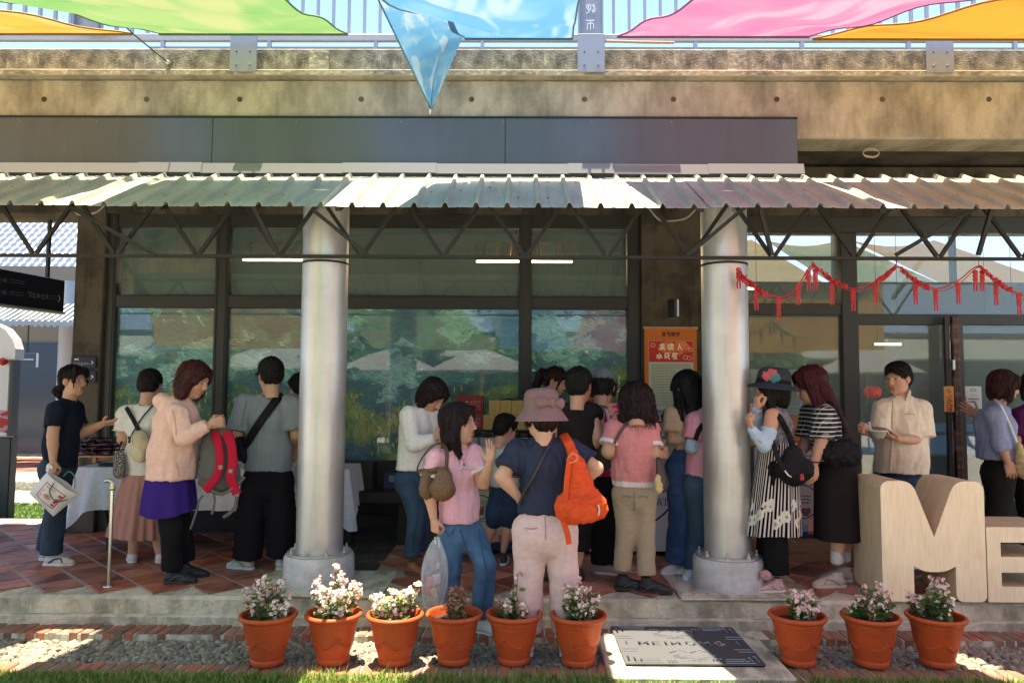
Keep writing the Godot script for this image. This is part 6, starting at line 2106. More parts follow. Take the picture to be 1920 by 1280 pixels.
func build_sails() -> void:
	var z := -5.45
	var hn := H(66, 5.45)
	var spec := [
		["yellow", X(-260, 5.45), X(224, 5.45), -7.2, -3.7, 0.0, -0.62, Color(0.95, 0.77, 0.35), Color(0.93, 0.68, 0.24), Color(0.98, 0.86, 0.58), "translucent yellow cloth sail at the upper left corner", 63.0],
		["green", X(277, 5.45), X(640, 5.45), -2.9, -0.4, -0.37, -0.45, Color(0.70, 0.84, 0.54), Color(0.56, 0.80, 0.48), Color(0.84, 0.86, 0.62), "translucent pale green cloth sail above the left bracket plate", 63.0],
		["blue", X(866, 5.45), X(1074, 5.45), -0.35, 1.07, -0.85, -0.36, Color(0.48, 0.76, 0.95), Color(0.66, 0.86, 0.97), Color(0.84, 0.94, 0.98), "translucent blue cloth sail with one corner hanging loose", 71.0],
		["pink", X(1160, 5.45), X(1530, 5.45), 1.0, 3.0, 0.32, 0.17, Color(0.90, 0.62, 0.78), Color(0.86, 0.52, 0.72), Color(0.93, 0.78, 0.86), "translucent pink cloth sail above the beam at right", 67.0],
		["orange", X(1537, 5.45), X(2100, 5.45), 3.1, 7.2, 0.49, 0.0, Color(0.95, 0.70, 0.27), Color(0.92, 0.61, 0.24), Color(0.95, 0.78, 0.33), "translucent orange cloth sail at the upper right corner", 71.0],
	]
	var i := 0
	for q in spec:
		var m := mk(Color.WHITE, 0.75, 0, sail_tex(200 + i * 7, q[7], q[8], q[9]), 0.0)
		m.backlight_enabled = true
		m.backlight = Color(1, 1, 1)
		m.albedo_color = Color(0.63, 0.63, 0.63)
		m.metallic_specular = 0.2
		var hnear := H(q[11], 5.45)
		var ph := i * 1.3
		var fnc := func(u: float, v: float) -> Vector3:
			var xl: float = lerpf(q[1], q[3], v) + q[5] * ((0.09 * smoothstep(0.0, 0.09, v) + 0.5 * smoothstep(0.13, 0.26, v)) * (1.0 - v) if q[0] == "blue" else sin(PI * v) * 0.9)
			var xr: float = lerpf(q[2], q[4], v) + q[6] * sin(PI * v) * 0.9
			var x := lerpf(xl, xr, u)
			var zz := lerpf(z, 0.3, v)
			var y := lerpf(hnear, 2.2, v) - 0.03 * sin(PI * v) - 0.07 * sin(PI * u) * sin(PI * minf(v * 3.0, 0.5)) * (1.0 if v > 0.0 else 0.0)
			y += 0.02 * sin(u * 9.0 + v * 40.0 + ph) * minf(1.0, v * 12.0)
			return Vector3(x, y, zz)
		var s := thing("cloth_sail", q[10], "cloth sail", Vector3.ZERO, "coloured cloth sails over the court")
		put("cloth", MB.new().grid(28, 60, fnc).mesh(), m, s)
		var hem := []
		for k in 29: hem.append((fnc.call(k / 28.0, 0.0) as Vector3) + Vector3(0, -0.006, 0.0))
		put("hem", MB.new().tube(hem, 0.012, 6).mesh(), m, s)
		for e in 2:
			var edge := []
			for k in 61: edge.append(fnc.call(float(e), k / 60.0))
			put("edge_cord", MB.new().tube(edge, 0.007, 5).mesh(), mk(q[8].darkened(0.35), 0.8), s)
		if q[0] == "blue":
			# the loose corner, folded down in front of the parapet
			var A := P(690, -40, 4.46)
			var B := P(809, 207, 5.40)
			var C := P(868, 68, 5.44)
			var E := P(836, -40, 4.46)
			var fl := func(u: float, v: float) -> Vector3:
				var l := A.lerp(B, v)
				var r := E.lerp(C, pow(minf(v / 0.62, 1.0), 1.0)) if v < 0.62 else C.lerp(B, (v - 0.62) / 0.38)
				var p := l.lerp(r, u)
				var b := sin(PI * u)
				return p + Vector3(0, 0, 0.10 * b * (0.35 + v) * (1.0 - 0.6 * v) + 0.03 * sin(u * 7.0 + v * 3.0) * b)
			put("loose_corner", MB.new().grid(30, 40, fl).mesh(), m, s)
			var ed := []
			for k in 41: ed.append(fl.call(0.0, k / 40.0))
			put("edge_cord", MB.new().tube(ed, 0.006, 5).mesh(), mk(L(0.08, 0.16, 0.2), 0.8), s)
			put("corner_tie", MB.new().tube([P(811, 185, 5.39), P(808, 200, 5.39), P(806, 214, 5.39)], [0.012, 0.009, 0.004], 6).mesh(), mk(L(0.6, 0.62, 0.62), 0.8), s)
		i += 1

func leaf_shape(mb: MB, at: Vector3, dir: Vector3, nrm: Vector3, size: float) -> void:
	# a rounded, slightly cupped leaf
	var x := dir.normalized()
	var y := nrm.cross(x).normalized()
	var z := x.cross(y)
	var c := at + x * size
	var ring := []
	for k in 8:
		var a := TAU * k / 8.0
		ring.append(c + x * cos(a) * size + y * sin(a) * size * 0.82 + z * size * 0.22)
	for k in 8: mb.tri(c, ring[k], ring[(k + 1) % 8])

func blossom(mb: MB, at: Vector3, nrm: Vector3, size: float, r: RandomNumberGenerator) -> void:
	var x := nrm.cross(Vector3(r.randf_range(-1, 1), r.randf_range(-1, 1), 0.3)).normalized()
	var y := nrm.cross(x)
	for k in 4:
		var a := k * PI * 0.5 + r.randf_range(-0.3, 0.3)
		var d := x * cos(a) + y * sin(a)
		var s := x * -sin(a) + y * cos(a)
		var sz := size * r.randf_range(0.8, 1.2)
		var tip := at + d * sz + nrm * sz * 0.3
		mb.quad(at, at + d * sz * 0.6 - s * sz * 0.5 + nrm * sz * 0.15, tip, at + d * sz * 0.6 + s * sz * 0.5 + nrm * sz * 0.15)

func build_pots() -> void:
	var labels := [
		"leftmost terracotta pot, full of pink blossoms in front of the bare step",
		"terracotta pot with a tall pale bouquet in front of the left column",
		"terracotta pot with dense pink bloom just right of the left column",
		"terracotta pot with a mostly dried brown plant in front of the plastic bag",
		"terracotta pot with a sparse plant and one tall white sprig",
		"terracotta pot with pale yellowish plant left of the steel cover",
		"terracotta pot with pink plant just right of the steel cover",
		"terracotta pot with spread green leaves under the letter M's left leg",
		"rightmost terracotta pot with large leaves and pink bloom under the letter E"]
	# rim centre x, base y, stems, height, flowers, leaves, dryness, spread
	var spec := [[490, 1254, 12, 0.25, 1.0, 0.9, 0.15, 0.15], [616, 1251, 14, 0.27, 1.35, 0.8, 0.15, 0.15], [734, 1253, 13, 0.25, 1.1, 1.0, 0.1, 0.14], [848, 1251, 11, 0.19, 0.35, 0.25, 0.95, 0.10],
		[963, 1251, 8, 0.15, 0.6, 0.6, 0.4, 0.11], [1087, 1254, 13, 0.23, 0.75, 1.0, 0.25, 0.13], [1509, 1254, 10, 0.20, 1.0, 1.0, 0.15, 0.12], [1650, 1256, 11, 0.21, 0.65, 1.2, 0.2, 0.15], [1776, 1256, 12, 0.25, 0.9, 1.2, 0.15, 0.15]]
	var prof := [Vector2(0.0, 0.0), Vector2(0.088, 0.0), Vector2(0.094, 0.006), Vector2(0.097, 0.03), Vector2(0.092, 0.036), Vector2(0.108, 0.09), Vector2(0.125, 0.155), Vector2(0.134, 0.205), Vector2(0.1365, 0.209), Vector2(0.1365, 0.217), Vector2(0.138, 0.221), Vector2(0.140, 0.228), Vector2(0.1425, 0.232), Vector2(0.143, 0.250),
		Vector2(0.157, 0.254), Vector2(0.165, 0.262), Vector2(0.167, 0.272), Vector2(0.162, 0.280), Vector2(0.152, 0.283), Vector2(0.146, 0.279), Vector2(0.143, 0.268), Vector2(0.133, 0.22)]
	var body := MB.new().lathe(prof, Vector3.ZERO, 48).mesh()
	var rel := MB.new()
	for f in 3:
		var a0 := PI * 0.5 + TAU * f / 3.0
		for sg in [-1.0, 1.0]:
			for j in 2:
				var pts := []
				for k in 13:
					var t := k / 12.0
					var a: float = a0 + sg * (0.08 + t * 0.75)
					var y := 0.150 - 0.055 * sin(t * PI * 0.62) - 0.012 * j + 0.02 * t
					var rr := lerpf(0.108, 0.125, (y - 0.09) / 0.065) + 0.0005
					pts.append(Vector3(cos(a) * rr, y, sin(a) * rr))
				rel.tube(pts, 0.0045, 5)
		for k in 14:
			var a := a0 + sin(k * 2.4) * 0.16
			var y := 0.145 + cos(k * 2.4) * 0.022 * (0.4 + 0.6 * (k % 3) / 2.0)
			var rr := lerpf(0.108, 0.125, (y - 0.09) / 0.065)
			rel.lathe([Vector2(0.006, -0.003), Vector2(0.005, 0.003), Vector2(0, 0.004)], Vector3(cos(a) * rr, y, sin(a) * rr), 6, Basis(Vector3.FORWARD.cross(Vector3.UP), Vector3(cos(a), 0, sin(a)), Vector3(-sin(a), 0, cos(a)) * 0 + Vector3.UP) if false else Basis(Vector3(-sin(a), 0, cos(a)), Vector3(cos(a), 0, sin(a)), Vector3.UP))
	var relm := rel.mesh()
	var soil := MB.new().lathe([Vector2(0.139, 0.232), Vector2(0.06, 0.242), Vector2(0, 0.246)], Vector3.ZERO, 24).mesh()
	for i in 9:
		var q: Array = spec[i]
		var r := RandomNumberGenerator.new()
		r.seed = 500 + i
		var at := PG(q[0], q[1], -0.205)
		var pot := thing("flower_pot", labels[i], "flower pot", at + Vector3(0, 0, -0.095), "terracotta flower pots along the lawn")
		pot.rotation.y = r.randf_range(-0.5, 0.5)
		put("pot_body", body, M.pot, pot)
		put("relief_swag", relm, M.pot, pot)
		put("soil", soil, M.soil, pot)
		var stems := MB.new()
		var lv := [MB.new(), MB.new(), MB.new(), MB.new()]
		var fl := [MB.new(), MB.new(), MB.new(), MB.new()]
		for s in int(q[2] * 1.5):
			var a := r.randf() * TAU
			var sp: float = q[7] * sqrt(r.randf())
			var h: float = q[3] * r.randf_range(0.45, 1.12) * (1.0 - 0.35 * sp / q[7])
			if i == 4 and s == 0:
				h = 0.25
				sp = 0.03
			var base := Vector3(cos(a), 0, sin(a)) * sp * 0.45 + Vector3(0, 0.235, 0)
			var tip := Vector3(cos(a), 0, sin(a)) * sp * 1.0 + Vector3(0, 0.245 + h, 0)
			var mid := base.lerp(tip, 0.5) + Vector3(r.randf_range(-0.015, 0.015), 0.01, r.randf_range(-0.015, 0.015))
			var pts := smooth_points([base, mid, tip], 6)
			stems.tube(pts, [0.0035, 0.0033, 0.003, 0.003, 0.0026, 0.0022, 0.0018], 5)
			var nl := int((15 + r.randi() % 7) * q[5])
			for k in nl:
				var t := r.randf_range(0.05, 0.85)
				var p: Vector3 = pts[int(t * 6)]
				var d := Vector3(r.randf_range(-1, 1), r.randf_range(-0.2, 0.6), r.randf_range(-1, 1)).normalized()
				var w := 3 if r.randf() < 0.25 else r.randi() % 3
				leaf_shape(lv[w], p + d * 0.012, d, (Vector3.UP * 1.2 + d.cross(Vector3.RIGHT) * 0.5 + Vector3(0, 0, 0.5)).normalized(), r.randf_range(0.011, 0.023) * (1.2 if i >= 7 else 1.0))
				stems.tube([p, p + d * 0.014], 0.0012, 4)
			var nf := int((23 + r.randi() % 11) * q[4])
			for k in nf:
				var t := 1.0 - pow(r.randf(), 1.7) * 0.75
				var p: Vector3 = pts[mini(6, int(t * 6.99))]
				var d := Vector3(r.randf_range(-1, 1), r.randf_range(-0.4, 1), r.randf_range(-1, 1)).normalized()
				var w: int = 3 if r.randf() < q[6] else r.randi() % 3
				blossom(fl[w], p + d * r.randf_range(0.006, 0.026), (d + Vector3(0, 0.5, 0.4)).normalized(), r.randf_range(0.008, 0.0145), r)
			if q[6] > 0.6:
				for k in 16:
					var p2: Vector3 = pts[r.randi() % 7]
					var d2 := Vector3(r.randf_range(-1, 1), r.randf_range(0, 1.5), r.randf_range(-1, 1)).normalized()
					stems.tube([p2, p2 + d2 * 0.03, p2 + d2 * 0.05 + Vector3(0, 0.012, 0)], 0.0012, 4)
					for j in 3: blossom(fl[3], p2 + d2 * r.randf_range(0.02, 0.055), d2, 0.006, r)
		put("stems", stems.mesh(), M.stem, pot)
		for k in 4:
			if lv[k].v.size(): put("leaves", lv[k].mesh(), M.leaf[k], pot).set_meta("kind", "stuff")
			if fl[k].v.size(): put("blossoms", fl[k].mesh(), M.petal[k], pot).set_meta("kind", "stuff")

func drape(x0: float, x1: float, z0: float, z1: float, h: float, drop: float, corner: float, sd: float) -> MB:
	# a cloth over a table top: flat on top, falling in soft folds, longer at the corners
	var mb := MB.new()
	mb.box(Vector3((x0 + x1) * 0.5, h - 0.004, (z0 + z1) * 0.5), Vector3(x1 - x0, 0.008, z0 - z1))
	var path := [Vector2(x0, z1), Vector2(x0, z0), Vector2(x1, z0), Vector2(x1, z1)]
	var total := 0.0
	for k in 3: total += (path[k] as Vector2).distance_to(path[k + 1])
	var fn := func(u: float, v: float) -> Vector3:
		var s := u * total
		var k := 0
		while k < 2 and s > (path[k] as Vector2).distance_to(path[k + 1]):
			s -= (path[k] as Vector2).distance_to(path[k + 1])
			k += 1
		var a: Vector2 = path[k]
		var b: Vector2 = path[k + 1]
		var p := a.lerp(b, s / a.distance_to(b))
		var c1 := p.distance_to(path[1])
		var c2 := p.distance_to(path[2])
		var cn := exp(-pow(c1 / 0.10, 2.0)) + exp(-pow(c2 / 0.10, 2.0))
		var out := Vector2((p.x - (x0 + x1) * 0.5) / (x1 - x0) * 0.6, 1.0 if k == 1 else 0.0)
		if k != 1: out = Vector2(-1.0 if k == 0 else 1.0, 0.0)
		out += (Vector2(-0.7, 0.7) * exp(-pow(c1 / 0.12, 2.0)) + Vector2(0.7, 0.7) * exp(-pow(c2 / 0.12, 2.0)))
		var fold := 0.012 * sin(u * total * 17.0 + sd) + 0.010 * sin(u * total * 41.0 + sd * 2.0)
		var q := p + out.normalized() * (0.006 + v * (0.03 + fold * 1.2 + 0.05 * cn))
		return Vector3(q.x, h - v * (drop + corner * cn), q.y)
	mb.grid(200, 14, fn)
	return mb

func build_furniture() -> void:
	# the left table
	var z0 := -6.28
	var x0 := X(150, 6.28)
	var x1 := X(657, 6.28)
	var hh := H(881, 6.28)
	var t := thing("folding_table", "folding table with bent black legs under the white cloth at left", "table", Vector3((x0 + x1) * 0.5, 0, -6.58), )
	put("table_top", boxm(Vector3(0, hh - 0.03, 0), Vector3(x1 - x0 - 0.03, 0.035, 0.56), Basis.IDENTITY, 0.006), mk(L(0.3, 0.3, 0.3), 0.6), t)
	for e in [-1.0, 1.0]:
		for f in [-1.0, 1.0]:
			var bx: float = e * ((x1 - x0) * 0.5 - 0.24)
			put("leg", MB.new().tube(smooth_points([Vector3(bx + 0.03 * e, hh - 0.05, f * 0.2), Vector3(bx + 0.03 * e, hh * 0.55, f * 0.21), Vector3(bx - 0.02 * e, hh * 0.28, f * 0.23), Vector3(bx - 0.03 * e, 0.0, f * 0.24)], 14), 0.015, 8).mesh(), M.black, t)
		put("brace", MB.new().tube([Vector3(e * ((x1 - x0) * 0.5 - 0.24), 0.22, -0.22), Vector3(e * ((x1 - x0) * 0.5 - 0.24), 0.22, 0.22)], 0.010, 6).mesh(), M.black, t)
	tag(put("tablecloth", drape(x0, x1, z0, -6.88, hh, 0.345, 0.16, 1.0).mesh(), M.white_cloth), "white cloth draped over the left folding table, corners hanging low", "tablecloth")
	var cr := thing("wooden_crate", "upturned pine crate on the left end of the white table", "crate", Vector3(X(203, 6.5), hh, -6.55))
	var ch := H(857, 6.5) - hh
	var cw := 0.42
	put("board", boxm(Vector3(0, ch - 0.008, 0), Vector3(cw, 0.016, 0.3), Basis.IDENTITY, 0.002), M.pine, cr)
	for e in [-1.0, 1.0]:
		put("leg", boxm(Vector3(e * (cw * 0.5 - 0.03), (ch - 0.016) * 0.5, 0.13), Vector3(0.03, ch - 0.016, 0.03)), M.pine, cr)
		put("leg", boxm(Vector3(e * (cw * 0.5 - 0.03), (ch - 0.016) * 0.5, -0.13), Vector3(0.03, ch - 0.016, 0.03)), M.pine, cr)
	put("back_board", boxm(Vector3(0, ch * 0.5, -0.14), Vector3(cw - 0.1, ch - 0.03, 0.01)), M.pine, cr)
	var pk := mk(L(0.05, 0.008, 0.03), 0.2)
	var cur := hh + ch
	for k in 4:
		var s := Sdf.new(Vector3(-0.24, -0.03, -0.2), Vector3(0.24, 0.06, 0.2), 0.009)
		s.cap(Vector3(-0.17 + 0.012 * k, 0.012, 0), Vector3(0.17 - 0.01 * k, 0.012, 0), 0.13, 0.13, 0.01, 7.5, Vector3.UP)
		tag(put("purple_packet", as_mesh(rough_up(s.arrays(), 0.012, Vector3(14, 30, 14), 60 + k)), pk), ["lowest glossy purple packet of the stack on the pine crate", "second glossy purple packet from the bottom on the pine crate", "third glossy purple packet from the bottom on the pine crate", "topmost glossy purple packet of the stack on the pine crate"][k], "packet", "glossy purple packets stacked on the crate").position = Vector3(cr.position.x + 0.01 * (k % 2), cur + 0.008 + 0.036 * k, -6.53)
	tag(put("black_tray", boxm(Vector3(X(222, 6.42), hh + 0.012, -6.40), Vector3(0.2, 0.022, 0.1), Basis.IDENTITY, 0.006), M.black), "flat black tray on the white tablecloth in front of the crate", "tray")
	# the handrail post on the step
	var hp := thing("handrail_post", "slim steel handrail post with bent top at the step's edge", "post", Vector3(X(221, 5.22), 0, -5.22))
	var ht := H(916, 5.22)
	put("tube", MB.new().tube([Vector3(0, 0, 0), Vector3(0, ht - 0.03, 0)], 0.0125, 12).mesh(), M.steel, hp)
	put("collar", MB.new().lathe([Vector2(0.016, ht - 0.03), Vector2(0.019, ht - 0.026), Vector2(0.019, ht + 0.0), Vector2(0.016, ht + 0.004)], Vector3.ZERO, 14).mesh(), M.brass, hp)
	put("bend", MB.new().tube(smooth_points([Vector3(0, ht, 0), Vector3(-0.004, ht + 0.022, 0.0), Vector3(-0.025, ht + 0.038, 0.0), Vector3(-0.055, ht + 0.034, 0.0)], 10), 0.0135, 12).mesh(), M.steel, hp)
	put("base_plate", MB.new().lathe([Vector2(0.035, 0.002), Vector2(0.033, 0.008), Vector2(0.016, 0.010)], Vector3.ZERO, 16).mesh(), M.steel, hp)
	# the right stall: counter with printed banner, goods on a riser
	var zc := 6.32
	var cx0 := X(868, zc)
	var cx1 := X(1276, zc)
	var ctop := H(846, zc)
	var st := thing("stall_counter", "market stall counter wrapped in a printed white banner under the windows", "counter", Vector3((cx0 + cx1) * 0.5, 0, -zc))
	var sw := cx1 - cx0
	put("top", boxm(Vector3(0, ctop - 0.015, -0.3), Vector3(sw, 0.03, 0.6), Basis.IDENTITY, 0.005), M.pine, st)
	put("back", boxm(Vector3(0, (ctop - 0.03) * 0.5, -0.3), Vector3(sw - 0.06, ctop - 0.06, 0.5)), M.dark, st)
	var im := newimg(640, 320, Color(0.80, 0.79, 0.80))
	im.fill_rect(Rect2i(0, 0, 200, 320), Color(0.78, 0.77, 0.70))
	im.fill_rect(Rect2i(0, 278, 210, 42), Color(0.16, 0.20, 0.36))
	for k in 30: dot(im, rng.randi_range(4, 200), rng.randi_range(262, 284), rng.randi_range(5, 12), [Color(0.75, 0.42, 0.35), Color(0.55, 0.68, 0.80), Color(0.85, 0.66, 0.6)][k % 3])
	for q in [[52, 66, 40], [52, 178, 40], [150, 96, 44], [150, 215, 40]]:
		for k in 120: dot(im, int(q[0] + q[2] * cos(k * 0.0524)), int(q[1] + q[2] * sin(k * 0.0524)), 1, Color(0.25, 0.30, 0.32))
		dot(im, q[0], q[1] + 12, 13, Color(0.62, 0.36, 0.30))
		tiny_lines(im, q[0] - 24, q[0] + 26, q[1] - 22, q[1] - 4, 8, Color(0.25, 0.28, 0.28), 3)
		tiny_lines(im, q[0] - 30, q[0] + 30, q[1] + int(q[2]) + 4, q[1] + int(q[2]) + 16, 9, Color(0.35, 0.36, 0.34), 3)
	# the dark red outline of a heart
	for k in 400:
		var a := TAU * k / 400.0
		var p := Vector2(16.0 * pow(sin(a), 3.0), -(13.0 * cos(a) - 5.0 * cos(2.0 * a) - 2.0 * cos(3.0 * a) - cos(4.0 * a))) * 7.2
		dot(im, int(498 + p.x), int(170 + p.y), 2, Color(0.42, 0.12, 0.16))
	var bt := ctop - 0.02
	var bm := flat_mat(im, 0.75)
	put("banner", MB.new().grid(60, 6, func(u, v): return Vector3((u - 0.5) * sw, 0.035 + (bt - 0.035) * (1.0 - v), 0.012 + 0.008 * sin(u * 34.0) * v)).mesh(), bm, st)
	var tm := TextMesh.new()
	tm.text = "EAT"
	tm.font_size = 22
	tm.pixel_size = 0.0036
	tm.depth = 0.003
	var sf := SystemFont.new()
	sf.font_names = PackedStringArray(["Droid Serif"])
	tm.font = sf
	var tp := P(1236, 941, zc - 0.03) - st.position
	var to := put("lettering", tm, mk(L(0.16, 0.05, 0.06), 0.7), st)
	to.position = tp
	put("green_board", boxm(Vector3((X(1224, zc) + X(1273, zc)) * 0.5 - st.position.x, (H(824, zc - 0.05) + H(890, zc - 0.05)) * 0.5, 0.05), Vector3(X(1273, zc) - X(1224, zc), H(824, zc - 0.05) - H(890, zc - 0.05), 0.015), Basis.IDENTITY, 0.003), mk(L(0.36, 0.38, 0.25), 0.7), st)
	put("ledge", boxm(Vector3((X(1215, zc) + X(1283, zc)) * 0.5 - st.position.x, H(824, zc), -0.05), Vector3(X(1283, zc) - X(1215, zc), 0.025, 0.25), Basis.IDENTITY, 0.004), mk(L(0.45, 0.43, 0.38), 0.6), st)
	# riser and boxes
	var zs := 6.52
	var rh := H(806, zs)
	var ri := thing("display_riser", "low wooden riser shelf on the stall counter carrying gift boxes", "shelf", Vector3((X(868, zs) + X(1060, zs)) * 0.5, ctop, -zs - 0.12))
	put("board", boxm(Vector3(0, rh - ctop - 0.008, 0), Vector3(X(1060, zs) - X(868, zs), 0.016, 0.24), Basis.IDENTITY, 0.003), M.dark_wood, ri)
	for e in [-1.0, 0.0, 1.0]: put("support", boxm(Vector3(e * (X(1060, zs) - X(868, zs)) * 0.47, (rh - ctop - 0.016) * 0.5, -0.03), Vector3(0.02, rh - ctop - 0.016, 0.16)), M.dark_wood, ri)
	im = newimg(128, 80, Color(0.50, 0.17, 0.13))
	tiny_lines(im, 66, 112, 12, 16, 8, Color(0.66, 0.40, 0.32), 2)
	for k in 4: glyph(im, ["word", "beauty", "rite", "town"][k], Vector2(62 + k * 14, 24), 12, 0, Color(0.80, 0.66, 0.55))
	for k in 14: dot(im, 84 + int(26 * cos(k * 1.9)), 52 + int(13 * sin(k * 2.7)), 2, Color(0.72, 0.45, 0.38))
	dot(im, 48, 30, 3, Color(0.9, 0.8, 0.7))
	var rm := flat_mat(im, 0.55)
	for k in 2:
		var b := thing("red_gift_box", ["lower red printed gift box on the riser behind the pink tee woman", "upper red printed gift box on the riser behind the pink tee woman"][k], "box", Vector3(X(882, zs), rh + 0.150 * k, -zs - 0.09), "red gift boxes in a stack of two")
		put("carton", boxm(Vector3(0, 0.074, 0), Vector3(0.232, 0.147, 0.16), Basis.IDENTITY, 0.003), mk(L(0.20, 0.035, 0.022), 0.55), b)
		put("print", MB.new().quad(Vector3(-0.113, 0.004, 0.081), Vector3(0.113, 0.004, 0.081), Vector3(0.113, 0.144, 0.081), Vector3(-0.113, 0.144, 0.081)).mesh(), rm, b)
	im = newimg(64, 80, Color(0.72, 0.60, 0.33))
	for k in 60: dot(im, rng.randi_range(3, 60), rng.randi_range(6, 76) if k > 30 else rng.randi_range(52, 76), rng.randi_range(0, 1), [Color(0.52, 0.36, 0.16), Color(0.60, 0.46, 0.22), Color(0.50, 0.22, 0.14)][k % 3])
	tiny_lines(im, 14, 50, 20, 44, 9, Color(0.60, 0.46, 0.22), 3)
	var ym := flat_mat(im, 0.6)
	var yk := mk(L(0.46, 0.33, 0.10), 0.6)
	var bw := X(928, zs) - X(907, zs)
	var bh := (H(778, zs) - rh)
	for row in 2:
		for k in [7, 6][row]:
			var px: float = [917.5, 928.0][row] + 21.3 * k
			var b := thing("yellow_gift_box", "yellow gift box, %s from the left in the %s row on the riser" % [["first", "second", "third", "fourth", "fifth", "sixth", "seventh"][k], ["lower", "upper"][row]], "box", Vector3(X(px, zs), rh + bh * row, -zs - 0.07), "yellow gift boxes stacked on the riser")
			put("carton", boxm(Vector3(0, bh * 0.5, 0), Vector3(bw - 0.002, bh - 0.002, 0.12), Basis.IDENTITY, 0.003), yk, b)
			put("print", MB.new().quad(Vector3(-bw * 0.47, 0.004, 0.061), Vector3(bw * 0.47, 0.004, 0.061), Vector3(bw * 0.47, bh - 0.004, 0.061), Vector3(-bw * 0.47, bh - 0.004, 0.061)).mesh(), ym, b)
	var np := MB.new()
	np.grid(10, 4, func(u, v): return Vector3((u - 0.5) * 0.30, 0.004 + 0.035 * u * u + 0.008 * sin(u * 9.0 + v * 3.0), 0.08 - 0.2 * v))
	np.grid(10, 4, func(u, v): return Vector3((u - 0.5) * 0.26 - 0.01, 0.016 + 0.045 * u + 0.008 * sin(u * 7.0), 0.06 - 0.18 * v))
	tag(put("newspaper", np.mesh(), mk(L(0.34, 0.33, 0.30), 0.8)), "folded grey newspaper lying on top of the yellow boxes", "newspaper").position = Vector3(X(975, zs), rh + bh * 2.0 + 0.003, -zs - 0.06)
	im = newimg(96, 96, Color(0.62, 0.63, 0.64))
	im.fill_rect(Rect2i(0, 0, 96, 10), Color(0.12, 0.09, 0.07))
	im.fill_rect(Rect2i(0, 84, 96, 12), Color(0.20, 0.13, 0.10))
	tiny_lines(im, 24, 72, 30, 48, 9, Color(0.25, 0.25, 0.25), 4)
	for k in 20: dot(im, 48 + int(14 * cos(k)), 68 + int(8 * sin(k * 1.7)), 3, Color(0.42, 0.26, 0.18))
	var cm := flat_mat(im, 0.5)
	var lid := mk(L(0.02, 0.015, 0.012), 0.35)
	var canm := MB.new()
	canm.grid(24, 1, func(u, v): return Vector3(cos(u * TAU) * 0.040, 0.118 * (1.0 - v) + 0.006, -sin(u * TAU) * 0.040))
	var canb := canm.mesh()
	var cant := MB.new().lathe([Vector2(0.038, 0.0), Vector2(0.041, 0.002), Vector2(0.041, 0.008), Vector2(0.040, 0.009)], Vector3.ZERO, 20).lathe([Vector2(0.041, 0.122), Vector2(0.042, 0.126), Vector2(0.042, 0.142), Vector2(0.039, 0.146), Vector2(0.0, 0.147)], Vector3.ZERO, 20).mesh()
	for k in 10:
		var c := thing("tea_can", "white labelled can with dark lid, %s from the left in the row below the boxes" % ["first", "second", "third", "fourth", "fifth", "sixth", "seventh", "eighth", "ninth", "tenth"][k], "can", Vector3(X(872 + 18.6 * k, 6.41), ctop, -6.41), "labelled cans in a row on the stall counter")
		put("label_band", canb, cm, c)
		put("lid", cant, lid, c)
		c.rotation.y = rng.randf_range(-0.4, 0.4) - PI * 0.5
	# cards and goods at the counter's right end
	im = newimg(128, 64, Color(0.50, 0.50, 0.52))
	for k in 90: dot(im, rng.randi_range(4, 124), rng.randi_range(4, 60), rng.randi_range(1, 5), [Color(0.75, 0.76, 0.80), Color(0.20, 0.22, 0.28), Color(0.45, 0.30, 0.30), Color(0.62, 0.60, 0.62)][k % 4])
	var ph := flat_mat(im, 0.4)
	for k in 2:
		var q: Array = [[1250, 779, 62, 22], [1250, 807, 46, 26]][k]
		var w: float = q[2] / F * 6.45
		var h: float = q[3] / F * 6.45
		var c := thing("photo_box", ["flat box with a grey printed picture lying uppermost beneath the poster", "box with a brown printed picture lower down beneath the poster"][k], "box", P(q[0], q[1], 6.45), "picture boxes at the stall's right end")
		put("carton", boxm(Vector3(0, 0, -0.08), Vector3(w, h, 0.155), Basis.IDENTITY, 0.004), mk(L(0.35, 0.33, 0.30) if k == 0 else L(0.25, 0.12, 0.08), 0.6), c)
		put("print", MB.new().quad(Vector3(-w * 0.48, -h * 0.46, 0.0), Vector3(w * 0.48, -h * 0.46, 0.0), Vector3(w * 0.48, h * 0.46, 0.0), Vector3(-w * 0.48, h * 0.46, 0.0)).mesh(), ph, c)
	im = newimg(96, 64, Color(0.72, 0.25, 0.12))
	for k in 4: glyph(im, ["word", "rite", "beauty", "paper"][k], Vector2(6 + k * 22, 6), 18, 1, Color(0.45, 0.05, 0.05))
	var rs := thing("red_stand_sign", "orange red stand-up sign on the counter behind the capped woman", "sign", P(1104, 763, 6.75))
	put("card", boxm(Vector3.ZERO, Vector3(0.24, 0.17, 0.008), Basis.IDENTITY, 0.002), mk(L(0.5, 0.06, 0.02), 0.5), rs)
	put("print", MB.new().quad(Vector3(-0.118, -0.083, 0.0045), Vector3(0.118, -0.083, 0.0045), Vector3(0.118, 0.083, 0.0045), Vector3(-0.118, 0.083, 0.0045)).mesh(), flat_mat(im, 0.5), rs)
	put("prop", boxm(Vector3(0, -0.085 - (rs.position.y - 0.085 - ctop) * 0.5, -0.01), Vector3(0.03, rs.position.y - 0.085 - ctop, 0.02)), M.dark_wood, rs)
	# the goods between the right column and the letters
	var zg := 6.3
	var gt := H(826, zg)
	var gx0 := X(1392, zg)
	var gx1 := X(1588, zg)
	var g := thing("display_table", "second stall table with a printed front between column and letters", "table", Vector3((gx0 + gx1) * 0.5, 0, -zg))
